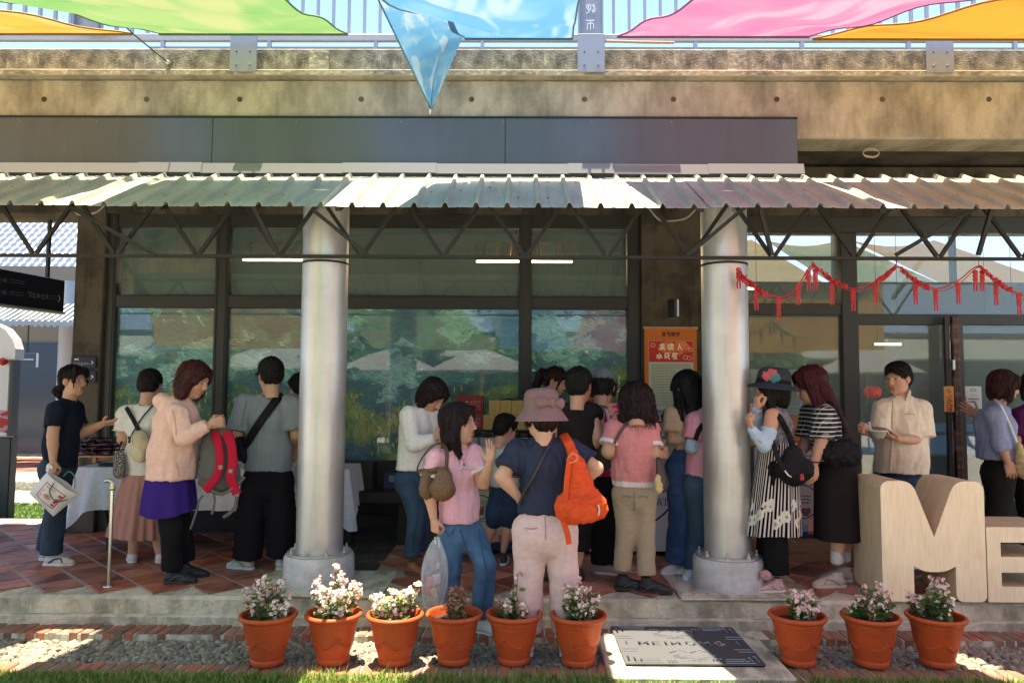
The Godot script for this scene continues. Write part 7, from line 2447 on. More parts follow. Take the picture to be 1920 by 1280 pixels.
	put("top", boxm(Vector3(0, gt - 0.015, -0.25), Vector3(gx1 - gx0, 0.03, 0.5), Basis.IDENTITY, 0.004), M.pine, g)
	for e in [-1.0, 1.0]: put("leg", boxm(Vector3(e * (gx1 - gx0 - 0.06) * 0.5, (gt - 0.03) * 0.5, -0.46), Vector3(0.04, gt - 0.03, 0.04)), M.pine, g)
	im = newimg(256, 256, Color(0.66, 0.65, 0.66))
	im.fill_rect(Rect2i(0, 232, 256, 24), Color(0.14, 0.19, 0.36))
	for k in 26: dot(im, rng.randi_range(4, 252), rng.randi_range(205, 240), rng.randi_range(6, 14), [Color(0.70, 0.33, 0.25), Color(0.45, 0.60, 0.75), Color(0.82, 0.62, 0.55), Color(0.66, 0.65, 0.66)][k % 4])
	for q in [[128, 40, 46], [128, 150, 46], [30, 90, 38], [226, 90, 38]]:
		for k in 140: dot(im, int(q[0] + q[2] * cos(k * 0.045)), int(q[1] + q[2] * sin(k * 0.045)), 1, Color(0.25, 0.26, 0.28))
		tiny_lines(im, q[0] - 26, q[0] + 26, q[1] - 18, q[1] + 4, 9, Color(0.2, 0.2, 0.2), 4)
		for k in 12: dot(im, q[0] + int(18 * cos(k)), q[1] + 26 + int(8 * sin(k * 2.0)), 5, Color(0.40, 0.25, 0.20))
	tiny_lines(im, 84, 176, 92, 102, 9, Color(0.3, 0.3, 0.3), 4)
	put("printed_front", boxm(Vector3(0.05, (gt - 0.02 + 0.12) * 0.5, 0.0), Vector3(gx1 - gx0 - 0.12, gt - 0.16, 0.01)), mk(L(0.4, 0.4, 0.4), 0.7), g)
	put("print", MB.new().quad(Vector3(0.05 - (gx1 - gx0) * 0.46, 0.135, 0.006), Vector3(0.05 + (gx1 - gx0) * 0.42, 0.135, 0.006), Vector3(0.05 + (gx1 - gx0) * 0.42, gt - 0.04, 0.006), Vector3(0.05 - (gx1 - gx0) * 0.46, gt - 0.04, 0.006)).mesh(), flat_mat(im, 0.6), g)
	for k in 3:
		var q: Array = [[1416, 6.12, 0.36, 0.16, "kraft carton on the floor nearest the right column"], [1486, 6.10, 0.30, 0.15, "kraft carton on the floor behind the pink shoes"], [1556, 6.12, 0.34, 0.15, "kraft carton on the floor behind the white trainers"]][k]
		var c := thing("kraft_carton", q[4], "carton", Vector3(X(q[0], q[1]), 0.0, -q[1] - 0.12), "kraft cartons on the floor under the second stall")
		put("carton", boxm(Vector3(0, q[3] * 0.5 + 0.002, 0), Vector3(q[2], q[3], 0.24), Basis.IDENTITY, 0.004), mk(L(0.28, 0.16, 0.07), 0.8), c)
		put("tape", boxm(Vector3(0, q[3] + 0.003, 0), Vector3(0.05, 0.002, 0.238)), mk(L(0.40, 0.28, 0.15), 0.4), c)
		put("flap_seam", boxm(Vector3(0, q[3] * 0.5, 0.1205), Vector3(q[2] * 0.5, 0.012, 0.002)), mk(L(0.18, 0.10, 0.05), 0.8), c)
	im = newimg(64, 64, Color(0.78, 0.70, 0.68))
	for y in 10:
		for x in 10: dot(im, 3 + x * 6 + 3 * (y % 2), 3 + y * 6, 1, Color(0.70, 0.42, 0.40))
	var pb := thing("pink_pattern_box", "pale pink patterned box on the second stall beside the right column", "box", Vector3(X(1407, 6.4), gt, -6.45))
	var pbw := 0.20
	var pbh := H(752, 6.4) - H(822, 6.4)
	put("carton", boxm(Vector3(0, pbh * 0.5, 0), Vector3(pbw, pbh, 0.15), Basis.IDENTITY, 0.004), mk(L(0.55, 0.45, 0.42), 0.6), pb)
	put("print", MB.new().quad(Vector3(-pbw * 0.49, 0.004, 0.076), Vector3(pbw * 0.49, 0.004, 0.076), Vector3(pbw * 0.49, pbh - 0.004, 0.076), Vector3(-pbw * 0.49, pbh - 0.004, 0.076)).mesh(), flat_mat(im, 0.6), pb)
	var kx := [[1497, 0.30, 0.10, "lower brown kraft box beside the striped tee woman"], [1499, 0.26, 0.12, "upper brown kraft box with a clear window beside the striped tee woman"], [1560, 0.22, 0.14, "brown kraft box hidden behind the striped tee woman's arm"]]
	for k in 3:
		var c := thing("kraft_box", kx[k][3], "box", Vector3(X(kx[k][0], 6.4), gt + (0.103 if k == 1 else 0.0), -6.45), "brown kraft boxes on the second stall")
		put("carton", boxm(Vector3(0, kx[k][2] * 0.5, 0), Vector3(kx[k][1], kx[k][2], 0.15), Basis.IDENTITY, 0.004), mk(L(0.30, 0.16, 0.055), 0.7), c)
		put("label_strip", boxm(Vector3(0.02, kx[k][2] * 0.55, 0.0765), Vector3(0.05, kx[k][2] * 0.6, 0.002)), mk(L(0.05, 0.06, 0.18), 0.5), c)
	build_letters()
	build_garland()

func rounded(p: Array, n := 6) -> PackedVector2Array:
	# polygon with per-corner radii: [x, y, r]
	var out := PackedVector2Array()
	for i in p.size():
		var c := Vector2(p[i][0], p[i][1])
		var a := Vector2(p[i - 1][0], p[i - 1][1])
		var b := Vector2(p[(i + 1) % p.size()][0], p[(i + 1) % p.size()][1])
		var r: float = p[i][2]
		if r <= 0.0:
			out.append(c)
			continue
		for k in n + 1:
			var t := float(k) / n
			var s := c + (a - c).normalized() * r
			var e := c + (b - c).normalized() * r
			out.append(s.lerp(c, t).lerp(c.lerp(e, t), t))
	return out

func build_letters() -> void:
	var z := 5.0
	var s := z / F
	# front outline in photo pixels, from the lower left corner of the letter, turned to metres
	var px := func(x: float, y: float, r := 0.0) -> Array: return [(x - 1656.5) * s, (1115.5 - y) * s, r * s]
	var m := rounded([px.call(1656.5, 1115.5, 14), px.call(1714, 1115.5, 14), px.call(1714, 1051.5, 0), px.call(1733, 1062, 14), px.call(1772, 1062, 14), px.call(1791, 1051.5, 0), px.call(1791, 1115.5, 14), px.call(1846.5, 1115.5, 14),
		px.call(1846.5, 897, 20), px.call(1793, 897, 20), px.call(1753, 999, 0), px.call(1714, 897, 20), px.call(1656.5, 897, 18)])
	var rev := PackedVector2Array(m)
	var at := P(1656.5, 1115.5, z)
	var foot := -0.0
	var o := thing("wooden_letter", "tall pale wooden letter M standing on the step's edge", "letter", Vector3(at.x, 0.001, -z), "giant wooden letters on the step")
	letter_mesh(o, rev, 0.42, at.y)
	var e := rounded([px.call(1848.5, 1115.5, 3), px.call(1990, 1115.5, 3), px.call(1990, 1087.5, 0), px.call(1874, 1087.5, 0), px.call(1874, 1062, 0), px.call(1985, 1062, 0), px.call(1985, 1034, 0), px.call(1874, 1034, 0), px.call(1874, 1008, 0), px.call(1990, 1008, 0), px.call(1990, 980, 3), px.call(1848.5, 980, 3)], 3)
	o = thing("wooden_letter", "low pale wooden letter E right of the tall M, cut by the frame", "letter", Vector3(at.x, 0.001, -z), "giant wooden letters on the step")
	letter_mesh(o, e, 0.42, at.y)

func letter_mesh(o: Node3D, poly: PackedVector2Array, depth: float, base_y: float) -> void:
	# front and back boards with the grain upright, a wrapped side strip with the grain running round
	var f := MB.new()
	var tris := Geometry2D.triangulate_polygon(poly)
	for z in [0.0, -depth]:
		f = MB.new()
		var b := f.v.size()
		for p in poly: f.vert(Vector3(p.x, p.y, z), Vector3(0, 0, 1 if z == 0.0 else -1))
		for t in range(0, tris.size(), 3):
			var a := poly[tris[t]]
			var ccw := (poly[tris[t + 1]] - a).cross(poly[tris[t + 2]] - a) > 0.0
			if ccw == (z == 0.0): f.idx.append_array(PackedInt32Array([b + tris[t], b + tris[t + 2], b + tris[t + 1]]))
			else: f.idx.append_array(PackedInt32Array([b + tris[t], b + tris[t + 1], b + tris[t + 2]]))
		put("face_board" if z == 0.0 else "back_board", f.mesh(), M.wood, o)
	var sd := MB.new()
	var area := 0.0
	for i in poly.size(): area += poly[i].cross(poly[(i + 1) % poly.size()])
	for i in poly.size():
		var a := poly[i]
		var b := poly[(i + 1) % poly.size()]
		if a.distance_to(b) < 1e-5: continue
		if area < 0.0:
			var t := a
			a = b
			b = t
		sd.quad(Vector3(a.x, a.y, -depth), Vector3(b.x, b.y, -depth), Vector3(b.x, b.y, 0), Vector3(a.x, a.y, 0))
	var so := put("side_strip", sd.mesh(), M.wood_side, o)

func build_garland() -> void:
	var z := 5.12
	var g := thing("firecracker_garland", "red string of paper firecrackers swagged under the right truss", "garland", P(1650, 500, z))
	var key := [[1388, 512], [1406, 532], [1440, 550], [1470, 556], [1497, 535], [1523, 497], [1545, 515], [1565, 528], [1602, 541], [1642, 527], [1682, 500], [1712, 525], [1757, 541], [1797, 526], [1836, 499], [1866, 527], [1912, 549], [1960, 552], [2000, 520]]
	for j in 2:
		var pts := []
		for q in key: pts.append(P(q[0] + 3 * j, q[1] + 5 * j * (1.0 if q[1] > 505 else 0.2), z + 0.03 * j) - g.position)
		put("cord", MB.new().tube(smooth_points(pts, 120), 0.0045 if j == 0 else 0.003, 6).mesh(), M.red, g)
	# red paper packed along the falling side of each swag
	for q in [[1390, 512, 1440, 552], [1523, 495, 1590, 538], [1645, 525, 1680, 500], [1690, 503, 1745, 540], [1838, 498, 1900, 545], [1383, 508, 1402, 530]]:
		var mb := MB.new()
		for k in 26:
			var t := (k + rng.randf()) / 26.0
			var p := P(lerpf(q[0], q[2], t), lerpf(q[1], q[3], t) + 3.5 * sin(t * PI) , z - 0.01 + rng.randf_range(-0.015, 0.015)) - g.position
			mb.box(p + Vector3(0, rng.randf_range(-0.014, 0.008), 0), Vector3(0.012, 0.030, 0.010), Basis.from_euler(Vector3(rng.randf_range(-0.6, 0.6), rng.randf() * 3.0, rng.randf_range(-0.5, 0.9))))
		put("paper_bunch", mb.mesh(), M.red, g)
	for q in [[1418, 540], [1460, 556], [1497, 530], [1560, 530], [1600, 541], [1642, 527], [1717, 530], [1755, 541], [1797, 528], [1868, 530], [1911, 549], [1516, 503], [1529, 503], [1829, 505], [1842, 505], [1385, 500]]:
		var o := P(q[0], q[1], z) - g.position
		var mb := MB.new()
		var px := z / F
		for k in 3:     # openwork knots
			var c := o + Vector3(0, -(6 + 7 * k) * px, 0)
			var ring := []
			for i in 13: ring.append(c + Vector3(cos(i * TAU / 12.0) * 0.014, sin(i * TAU / 12.0) * 0.016, 0.004 * sin(i * 2.0)))
			mb.tube(ring, 0.0045, 5)
			mb.box(c, Vector3(0.012, 0.02, 0.008), Basis(Vector3.BACK, 0.785))
		for e in [-1.0, 1.0]: mb.tube([o + Vector3(e * 0.006, -24 * px, 0), o + Vector3(e * 0.010, -34 * px, 0), o + Vector3(e * 0.009, -42 * px, 0.002)], [0.006, 0.0065, 0.005], 6)
		put("firecracker", mb.mesh(), M.red, g)
	for q in [[1523, 486, 497], [1682, 486, 500], [1836, 486, 499]]: put("hanging_wire", MB.new().tube([P(q[0], q[1], z) - g.position, P(q[0], q[2], z) - g.position], 0.002, 4).mesh(), M.truss, g)

func banded(base: Color, other: Color, hem_h: float, cuff: float, neckr: float) -> Callable:
	# a garment colour with bands of another colour at hem, cuffs and neck
	return func(p: Vector3, s: Dictionary) -> Color:
		if p.y < J(s, s.top.hem).y + hem_h: return other
		for a in s.armp:
			var ab: Vector3 = a[1] - a[0]
			var t = (p - a[0]).dot(ab) / ab.length_squared()
			var out: Vector3 = a[0] - J(s, s.neck)
			out.y = 0.0
			if t > cuff and t < 1.0 and (a[0] + ab * t - p).length() < 0.11 and (p - J(s, s.neck)).dot(out.normalized()) > out.length() * 0.86: return other
		if neckr > 0.0 and (p - J(s, s.neck)).length() < neckr: return other
		return base

func patterned(freq: float, cols: Array, cell := false) -> Callable:
	var n := FastNoiseLite.new()
	n.seed = 12
	n.frequency = freq
	if cell:
		n.noise_type = FastNoiseLite.TYPE_CELLULAR
		n.cellular_return_type = FastNoiseLite.RETURN_DISTANCE2_SUB
	return func(p: Vector3, _s: Dictionary) -> Color:
		var v := n.get_noise_3dv(p)
		if cell: return cols[0] if v > -0.78 else cols[1]
		return cols[0].lerp(cols[1], clampf(v * 3.0 + 0.5, 0, 1)) if v < 0.25 else cols[2]

func vc() -> StandardMaterial3D:
	var m := cloth(Color.WHITE)
	m.vertex_color_use_as_albedo = true
	return m

func denim(c: Color, sd: int) -> StandardMaterial3D:
	var m := mk(c, 0.9, 0.0, stain_tex(256, 256, sd, Color(0.92, 0.93, 0.95), Color(0.70, 0.72, 0.76), 0.18, 0.5, 0.8), 2.2, false)
	m.uv1_triplanar = true
	m.uv1_scale = Vector3(2.2, 2.2, 2.2)
	bumpy(m, M.fold_n, 0.35)
	return m

func on_head(s: Dictionary, called: String, mesh_or: MB, mat: Material) -> MeshInstance3D:
	# something made in the head's own axes
	var o := put(called, mesh_or.mesh(), mat, s.root)
	o.transform = Transform3D(s.hb, s.headp)
	return o

func cap_on(s: Dictionary, mat: Material, brim := true) -> void:
	var q := Sdf.new(Vector3(-0.13, 0.0, -0.16), Vector3(0.13, 0.17, 0.22), 0.007)
	q.ell(Vector3(0, 0.050, -0.014), Vector3(0.094, 0.098, 0.112), 0.01)
	q.ell(Vector3(0, -0.02, -0.01), Vector3(0.2, 0.055, 0.2), 0.004, true)
	if brim: q.cap(Vector3(-0.035, 0.045, 0.085), Vector3(0.035, 0.045, 0.085), 0.05, 0.05, 0.01, 6.0, Vector3.UP).cap(Vector3(-0.03, 0.043, 0.115), Vector3(0.03, 0.043, 0.115), 0.055, 0.055, 0.01, 7.0, Vector3.UP)
	q.ell(Vector3(0, 0.15, -0.014), Vector3(0.011, 0.006, 0.011), 0.003)
	var b := MB.new().add_arrays(rough_up(q.arrays(), 0.003, Vector3(30, 30, 30), 5), Transform3D.IDENTITY)
	var o := on_head(s, "cap", b, mat)
	var st := MB.new()
	for k in 3:
		var a := k * PI / 3.0
		var ring := []
		for i in 17:
			var t := PI * i / 16.0
			if sin(t) < 0.25: continue
			ring.append(Vector3(cos(t) * cos(a) * 0.0955, 0.050 + sin(t) * 0.0995, -0.014 + cos(t) * sin(a) * 0.1135))
		st.tube(ring, 0.0018, 4)
	put("seam", st.mesh(), mat, o)

func glasses_on(s: Dictionary) -> void:
	var mb := MB.new()
	for e in [-1.0, 1.0]:
		var ring := []
		for i in 21: ring.append(Vector3(e * 0.033 + cos(TAU * i / 20.0) * 0.023, -0.002 + sin(TAU * i / 20.0) * 0.019, 0.099 - 0.25 * maxf(0.0, absf(e * 0.033 + cos(TAU * i / 20.0) * 0.023) - 0.035)))
		mb.tube(ring, 0.0016, 5)
		mb.tube([Vector3(e * 0.055, 0.004, 0.093), Vector3(e * 0.078, 0.006, 0.04), Vector3(e * 0.080, 0.006, -0.01)], 0.0018, 5)
	mb.tube([Vector3(-0.010, 0.004, 0.100), Vector3(0, 0.007, 0.102), Vector3(0.010, 0.004, 0.100)], 0.0016, 5)
	on_head(s, "glasses", mb, mk(L(0.35, 0.20, 0.16), 0.3, 0.5))

func sleeve_guard(s: Dictionary, i: int, from: float, mat: Material) -> void:
	var a: Array = s.armp[i]
	var p0: Vector3 = (a[0] as Vector3).lerp(a[1], from)
	var q := Sdf.new((p0.min(a[1])).min(a[2]) - Vector3(0.1, 0.1, 0.1), (p0.max(a[1])).max(a[2]) + Vector3(0.1, 0.1, 0.1), 0.009)
	q.cap(p0, a[1], 0.056, 0.050, 0.02, 1.0, Vector3.BACK, false, true)
	q.cap(a[1], a[2], 0.050, 0.034, 0.012)
	put("sleeve_guard", as_mesh(rough_up(q.arrays(), 0.006, Vector3(25, 40, 25), 8)), mat, s.root)

func blob(called: String, label: String, category: String, prims: Array, mat: Material, cell := 0.009, amp := 0.006, part := "body") -> Node3D:
	# prims: [point, point, radius, radius, flattening, axis of flattening]
	var lo := Vector3.INF
	var hi := -Vector3.INF
	for q in prims:
		var m: float = maxf(q[2], q[3]) + 0.04
		lo = lo.min((q[0] as Vector3).min(q[1]) - Vector3(m, m, m))
		hi = hi.max((q[0] as Vector3).max(q[1]) + Vector3(m, m, m))
	var s := Sdf.new(lo, hi, cell)
	for q in prims: s.cap(q[0], q[1], q[2], q[3], q[6] if q.size() > 6 else 0.02, q[4], q[5])
	var a := rough_up(s.arrays(), amp, Vector3(16, 16, 16), 77)
	a = rough_up(a, amp * 0.5, Vector3(40, 40, 40), 78)
	var base := Vector3((lo.x + hi.x) * 0.5, lo.y + 0.03, (lo.z + hi.z) * 0.5)
	var o := thing(called, label, category, base)
	put(part, MB.new().add_arrays(a, Transform3D(Basis.IDENTITY, -base)).mesh(), mat, o)
	return o

func strap_world(o: Node3D, s: Dictionary, px: Array, width: float, mat: Material, called := "strap", thick := 0.006) -> void:
	var m := put(called, strap(s, px, width, thick), mat, o)
	m.position = s.base - o.position

func tubes(o: Node3D, called: String, pts: Array, r: float, mat: Material, flat := 1.0, side := Vector3.ZERO, n := 16) -> void:
	# pts in world space
	var q := []
	for p in pts: q.append((p as Vector3) - o.position)
	put(called, MB.new().tube(smooth_points(q, n), r, 8, true, flat, side).mesh(), mat, o)

func build_people() -> void:
	templates()
	var wshoe := {"mat": mk(L(0.62, 0.61, 0.58), 0.6), "sole": mk(L(0.7, 0.69, 0.66), 0.7)}
	var wshoe2 := {"mat": mk(L(0.55, 0.53, 0.50), 0.6), "sole": mk(L(0.72, 0.70, 0.66), 0.7), "trim": mk(L(0.03, 0.03, 0.03), 0.6), "size": 1.05}
	var bshoe := {"mat": mk(L(0.016, 0.016, 0.017), 0.6), "sole": mk(L(0.022, 0.022, 0.022), 0.7), "trim": mk(L(0.05, 0.05, 0.05), 0.5), "size": 1.05}
	var black := cloth(L(0.010, 0.0095, 0.010))
	var up := Vector3.UP
	# 1 the woman in navy at the left table
	var p1 := {"z": 5.9, "yaw": 82.0, "pelvis": [108, 872], "neck": [128, 750], "head": [137, 714], "hpr": [80.0, -2.0, 0.0], "flat": 1.25, "build": [0.15, 0.13, 0.14], "seed": 1, "hair": "bun",
		"arms": [[[105, 768, 0.14], [98, 817, 0.19], [99, 864, 0.19], [95, 888, 0.19], "grip", Vector3(1, 0, 0.2), Vector3(0.2, 0, -1)], [[138, 766, -0.12], [152, 812, -0.10], [193, 794, -0.02], [220, 791, 0.0], "open", Vector3(0, 0.5, 1), Vector3(0, 1, -0.4)]],
		"legs": [[-1, [104, 952, 0.08], [96, 1028, 0.08], [141, 1036, 0.08]], [1, [104, 950, -0.07], [88, 1022, -0.09], [135, 1024, -0.09]]],
		"top": {"mat": cloth(L(0.011, 0.015, 0.028)), "hem": [112, 874], "r": [0.15, 0.145, 0.15], "sleeve": 0.66, "sr": 0.076}, "pants": {"mat": denim(L(0.022, 0.045, 0.075), 141), "hip": 0.15, "th": 0.092, "kn": 0.078, "an": 0.086}, "shoes": wshoe2}
	person("woman in navy tee pointing across the white table, ponytail, carrying a white bag", p1)
	glasses_on(p1)
	on_head(p1, "hair_clip", MB.new().box(Vector3(0, -0.035, -0.112), Vector3(0.05, 0.02, 0.018), Basis.IDENTITY, 0.004), M.steel)
	# 2 white blouse, tulle skirt
	var tulle := cloth(L(0.42, 0.215, 0.19))
	tulle.transparency = BaseMaterial3D.TRANSPARENCY_ALPHA
	tulle.albedo_color.a = 0.93
	var p2 := {"z": 5.95, "yaw": 178.0, "pelvis": [272, 892], "neck": [283, 756], "head": [281, 723], "hpr": [185.0, 12.0, 0.0], "build": [0.15, 0.14, 0.15], "seed": 2, "hair": "short",
		"arms": [[[238, 778], [229, 824, 0.02], [243, 842, -0.2], [248, 838, -0.28]], [[326, 778], [336, 824, 0.0], [322, 842, -0.2], [318, 838, -0.28]]],
		"legs": [[1, [258, 970], [248, 1038], [247, 1034, -0.18]], [-1, [290, 970], [300, 1038], [303, 1033, -0.18]]],
		"top": {"mat": cloth(L(0.70, 0.68, 0.62)), "hem": [272, 908], "r": [0.185, 0.168, 0.170], "sleeve": 0.68, "sr": 0.086, "cuff": 1.06}, "skirt": {"mat": tulle, "top": [270, 888], "hem": [260, 1004], "r": [0.15, 0.235], "pleats": 19, "amp": 0.020, "flat": 1.15, "dip": 0.01, "under": cloth(L(0.30, 0.15, 0.13))}, "shoes": wshoe}
	person("woman in white blouse and dusty pink tulle skirt with a cream backpack, seen from behind", p2)
	# 3 peach jacket
	var p3 := {"z": 5.4, "yaw": 78.0, "pelvis": [318, 888], "neck": [340, 744], "head": [365, 712], "hpr": [80.0, 20.0, 0.0], "hs": 1.06, "flat": 1.06, "build": [0.125, 0.15, 0.145], "seed": 3, "hair": "wavy", "hairc": Color(0.040, 0.012, 0.011),
		"arms": [[[332, 776, 0.14], [345, 820, 0.19], [392, 797, 0.14], [414, 790, 0.10], "grip", Vector3(0.2, 1, 0), Vector3(0, 0, -1)], [[350, 770, -0.13], [366, 815, -0.08], [400, 798, 0.03], [417, 793, 0.05], "grip", Vector3(0.2, 1, 0), Vector3(0, 0, 1)]],
		"legs": [[-1, [322, 990, 0.08], [322, 1060, 0.08], [370, 1065, 0.08]], [1, [336, 975, -0.08], [346, 1044, -0.10], [386, 1046, -0.10]]],
		"top": {"mat": cloth(L(0.77, 0.50, 0.41)), "hem": [320, 898], "r": [0.200, 0.178, 0.160], "sleeve": 1.94, "sr": 0.080, "cuff": 0.62, "hood": [312, 752, 0.0], "fold": 0.016, "name": "jacket"}, "skirt": {"mat": cloth(L(0.040, 0.018, 0.17)), "top": [318, 876], "hem": [317, 960], "r": [0.125, 0.192], "pleats": 9, "amp": 0.014, "flat": 1.06, "dip": 0.02, "curve": 0.4},
		"pants": {"mat": black, "hip": 0.140, "th": 0.092, "kn": 0.082, "an": 0.074}, "shoes": bshoe}
	person("woman in peach hooded jacket and purple skirt holding a red strapped backpack", p3)
	# 4 grey tee and cap
	var p4 := {"z": 5.76, "yaw": 180.0, "pelvis": [502, 894], "neck": [506, 740], "head": [507, 706], "hpr": [213.0, 10.0, 0.0], "hs": 1.05, "build": [0.165, 0.16, 0.165], "seed": 4, "hair": "short",
		"arms": [[[460, 760], [447, 815, 0.03], [456, 840, -0.18], [463, 846, -0.26]], [[549, 761], [555, 815, 0.03], [546, 840, -0.2], [540, 846, -0.28]]],
		"legs": [[1, [470, 965, 0.03], [464, 1036, 0.02], [440, 1040, -0.02]], [-1, [527, 965], [527, 1034], [533, 1030, -0.18]]],
		"top": {"mat": cloth(L(0.235, 0.255, 0.28)), "hem": [502, 882], "r": [0.192, 0.186, 0.182], "sleeve": 0.86, "sr": 0.096, "cuff": 1.05, "fold": 0.014}, "pants": {"mat": cloth(L(0.012, 0.010, 0.014)), "hip": 0.172, "th": 0.118, "kn": 0.112, "an": 0.118, "fold": 0.016},
		"shoes": {"mat": mk(L(0.5, 0.5, 0.48), 0.6), "sole": mk(L(0.65, 0.64, 0.6), 0.7), "trim": mk(L(0.22, 0.45, 0.03), 0.5), "size": 1.08}}
	person("man in grey tee, black cap and wide black trousers, seen from behind", p4)
	cap_on(p4, cloth(L(0.014, 0.013, 0.012)))
	# 5 behind the left column
	var p5 := {"z": 6.2, "yaw": -60.0, "pelvis": [594, 890], "neck": [582, 758], "head": [565, 728], "hpr": [-72.0, 20.0, 0.0], "build": [0.15, 0.13, 0.14], "seed": 5, "hair": "bob",
		"arms": [[[572, 778, 0.10], [566, 822, 0.14], [556, 842, 0.22], [552, 848, 0.25]], [[600, 776, -0.1], [606, 822, -0.08], [580, 845, 0.0], [572, 848, 0.0]]],
		"legs": [[1, [588, 970, 0.06], [590, 1032, 0.06], [570, 1036, 0.06]], [-1, [602, 970, -0.06], [604, 1030, -0.06], [584, 1034, -0.06]]],
		"top": {"mat": cloth(L(0.60, 0.60, 0.58)), "hem": [592, 880], "r": [0.155, 0.145, 0.15], "sleeve": 0.66, "sr": 0.082}, "pants": {"mat": denim(L(0.03, 0.06, 0.10), 147), "hip": 0.15, "th": 0.09, "kn": 0.075, "an": 0.07}, "shoes": wshoe}
	person("dark haired woman in white tee bending forward, half hidden by the left column", p5)
	# 6 white cardigan
	var p6 := {"z": 5.7, "yaw": 52.0, "pelvis": [774, 892], "neck": [788, 764], "head": [812, 742], "hpr": [58.0, 42.0, 0.0], "hs": 1.02, "flat": 1.25, "build": [0.15, 0.13, 0.14], "seed": 6, "hair": "bob", "hairc": Color(0.016, 0.010, 0.009),
		"arms": [[[766, 778, 0.08], [775, 832, 0.16], [816, 822, 0.18], [828, 812, 0.16], "relaxed", Vector3(0, 1, 0.2), Vector3(0, 0, -1)], [[806, 772, -0.08], [816, 828, -0.02], [832, 814, 0.06], [838, 804, 0.06]]],
		"legs": [[-1, [782, 964, 0.07], [772, 1034, 0.08], [800, 1046, 0.14]], [1, [788, 956, -0.06], [790, 1022, -0.08], [815, 1030, -0.02]]],
		"top": {"mat": cloth(L(0.72, 0.71, 0.67)), "hem": [772, 880], "r": [0.160, 0.146, 0.148], "sleeve": 1.96, "sr": 0.074, "cuff": 0.58, "fold": 0.014, "name": "cardigan"}, "pants": {"mat": denim(L(0.028, 0.065, 0.115), 151), "hip": 0.152, "th": 0.088, "kn": 0.074, "an": 0.066}, "shoes": {"mat": mk(L(0.22, 0.075, 0.03), 0.5), "sole": mk(L(0.10, 0.05, 0.03), 0.7)}}
	person("woman in white cardigan and blue jeans looking down, right of the left column", p6)
	# 7 pink tee, in front
	var p7 := {"z": 4.94, "ground": -0.2, "yaw": 42.0, "pelvis": [862, 990], "neck": [858, 842], "head": [861, 794], "hpr": [74.0, -3.0, 0.0], "hs": 1.10, "flat": 1.28, "build": [0.145, 0.125, 0.135], "seed": 7, "hair": "shoulder", "hairc": Color(0.016, 0.010, 0.010), "skin": Color(0.60, 0.34, 0.22), "limb": 0.98,
		"arms": [[[818, 860, 0.06], [803, 912, 0.10], [813, 972, 0.13], [818, 1012, 0.13], "grip", Vector3(0.8, 0, 0.8), Vector3(0.8, 0, -0.6)], [[888, 852, -0.03], [906, 906, 0.06], [919, 868, 0.15], [921, 836, 0.17], "open", Vector3(-0.7, 0.1, -0.6), Vector3(-0.7, 0.2, 0.7)]],
		"legs": [[-1, [846, 1062, 0.04], [842, 1136, 0.0], [860, 1142, 0.05]], [1, [910, 1056, 0.10], [905, 1140, 0.03], [930, 1146, 0.08]]],
		"top": {"mat": vc(), "tint": banded(Color(0.82, 0.45, 0.50), Color(0.78, 0.72, 0.74), 0.0, 2.0, 0.0), "cuffs": cloth(L(0.78, 0.72, 0.74)), "hem": [862, 978], "r": [0.158, 0.142, 0.146], "sleeve": 0.68, "sr": 0.076, "clipn": Vector3(0, -1, 0), "clipo": Vector3(0, 0, 0), "fold": 0.016, "cell": 0.0095}, "pants": {"mat": denim(L(0.075, 0.165, 0.28), 157), "hip": 0.150, "th": 0.092, "kn": 0.076, "an": 0.074, "fold": 0.012}, "shoes": wshoe}
	person("woman in pink tee and jeans with glasses, raising one hand, on the lower ground", p7)
	glasses_on(p7)
	var nk := MB.new()
	nk.tube(smooth_points([on_surface(p7, 848, 842, 0.004), on_surface(p7, 866, 858, 0.004), on_surface(p7, 870, 864, 0.004), on_surface(p7, 876, 846, 0.004)], 14), 0.0015, 4)
	nk.lathe([Vector2(0, -0.016), Vector2(0.006, -0.006), Vector2(0.004, 0.004), Vector2(0, 0.01)], on_surface(p7, 870, 870, 0.008), 8)
	put("pendant", nk.mesh(), mk(L(0.08, 0.08, 0.1), 0.4), p7.root)
	var ln := MB.new()
	for k in 9: ln.lathe([Vector2(0.007, -0.004), Vector2(0.006, 0.004), Vector2(0, 0.006)], on_surface(p7, 861 + k * 3.2, 877 + 2.0 * sin(k * 2.0), 0.002), 6)
	put("chest_print", ln.mesh(), mk(L(0.72, 0.66, 0.66), 0.8), p7.root)
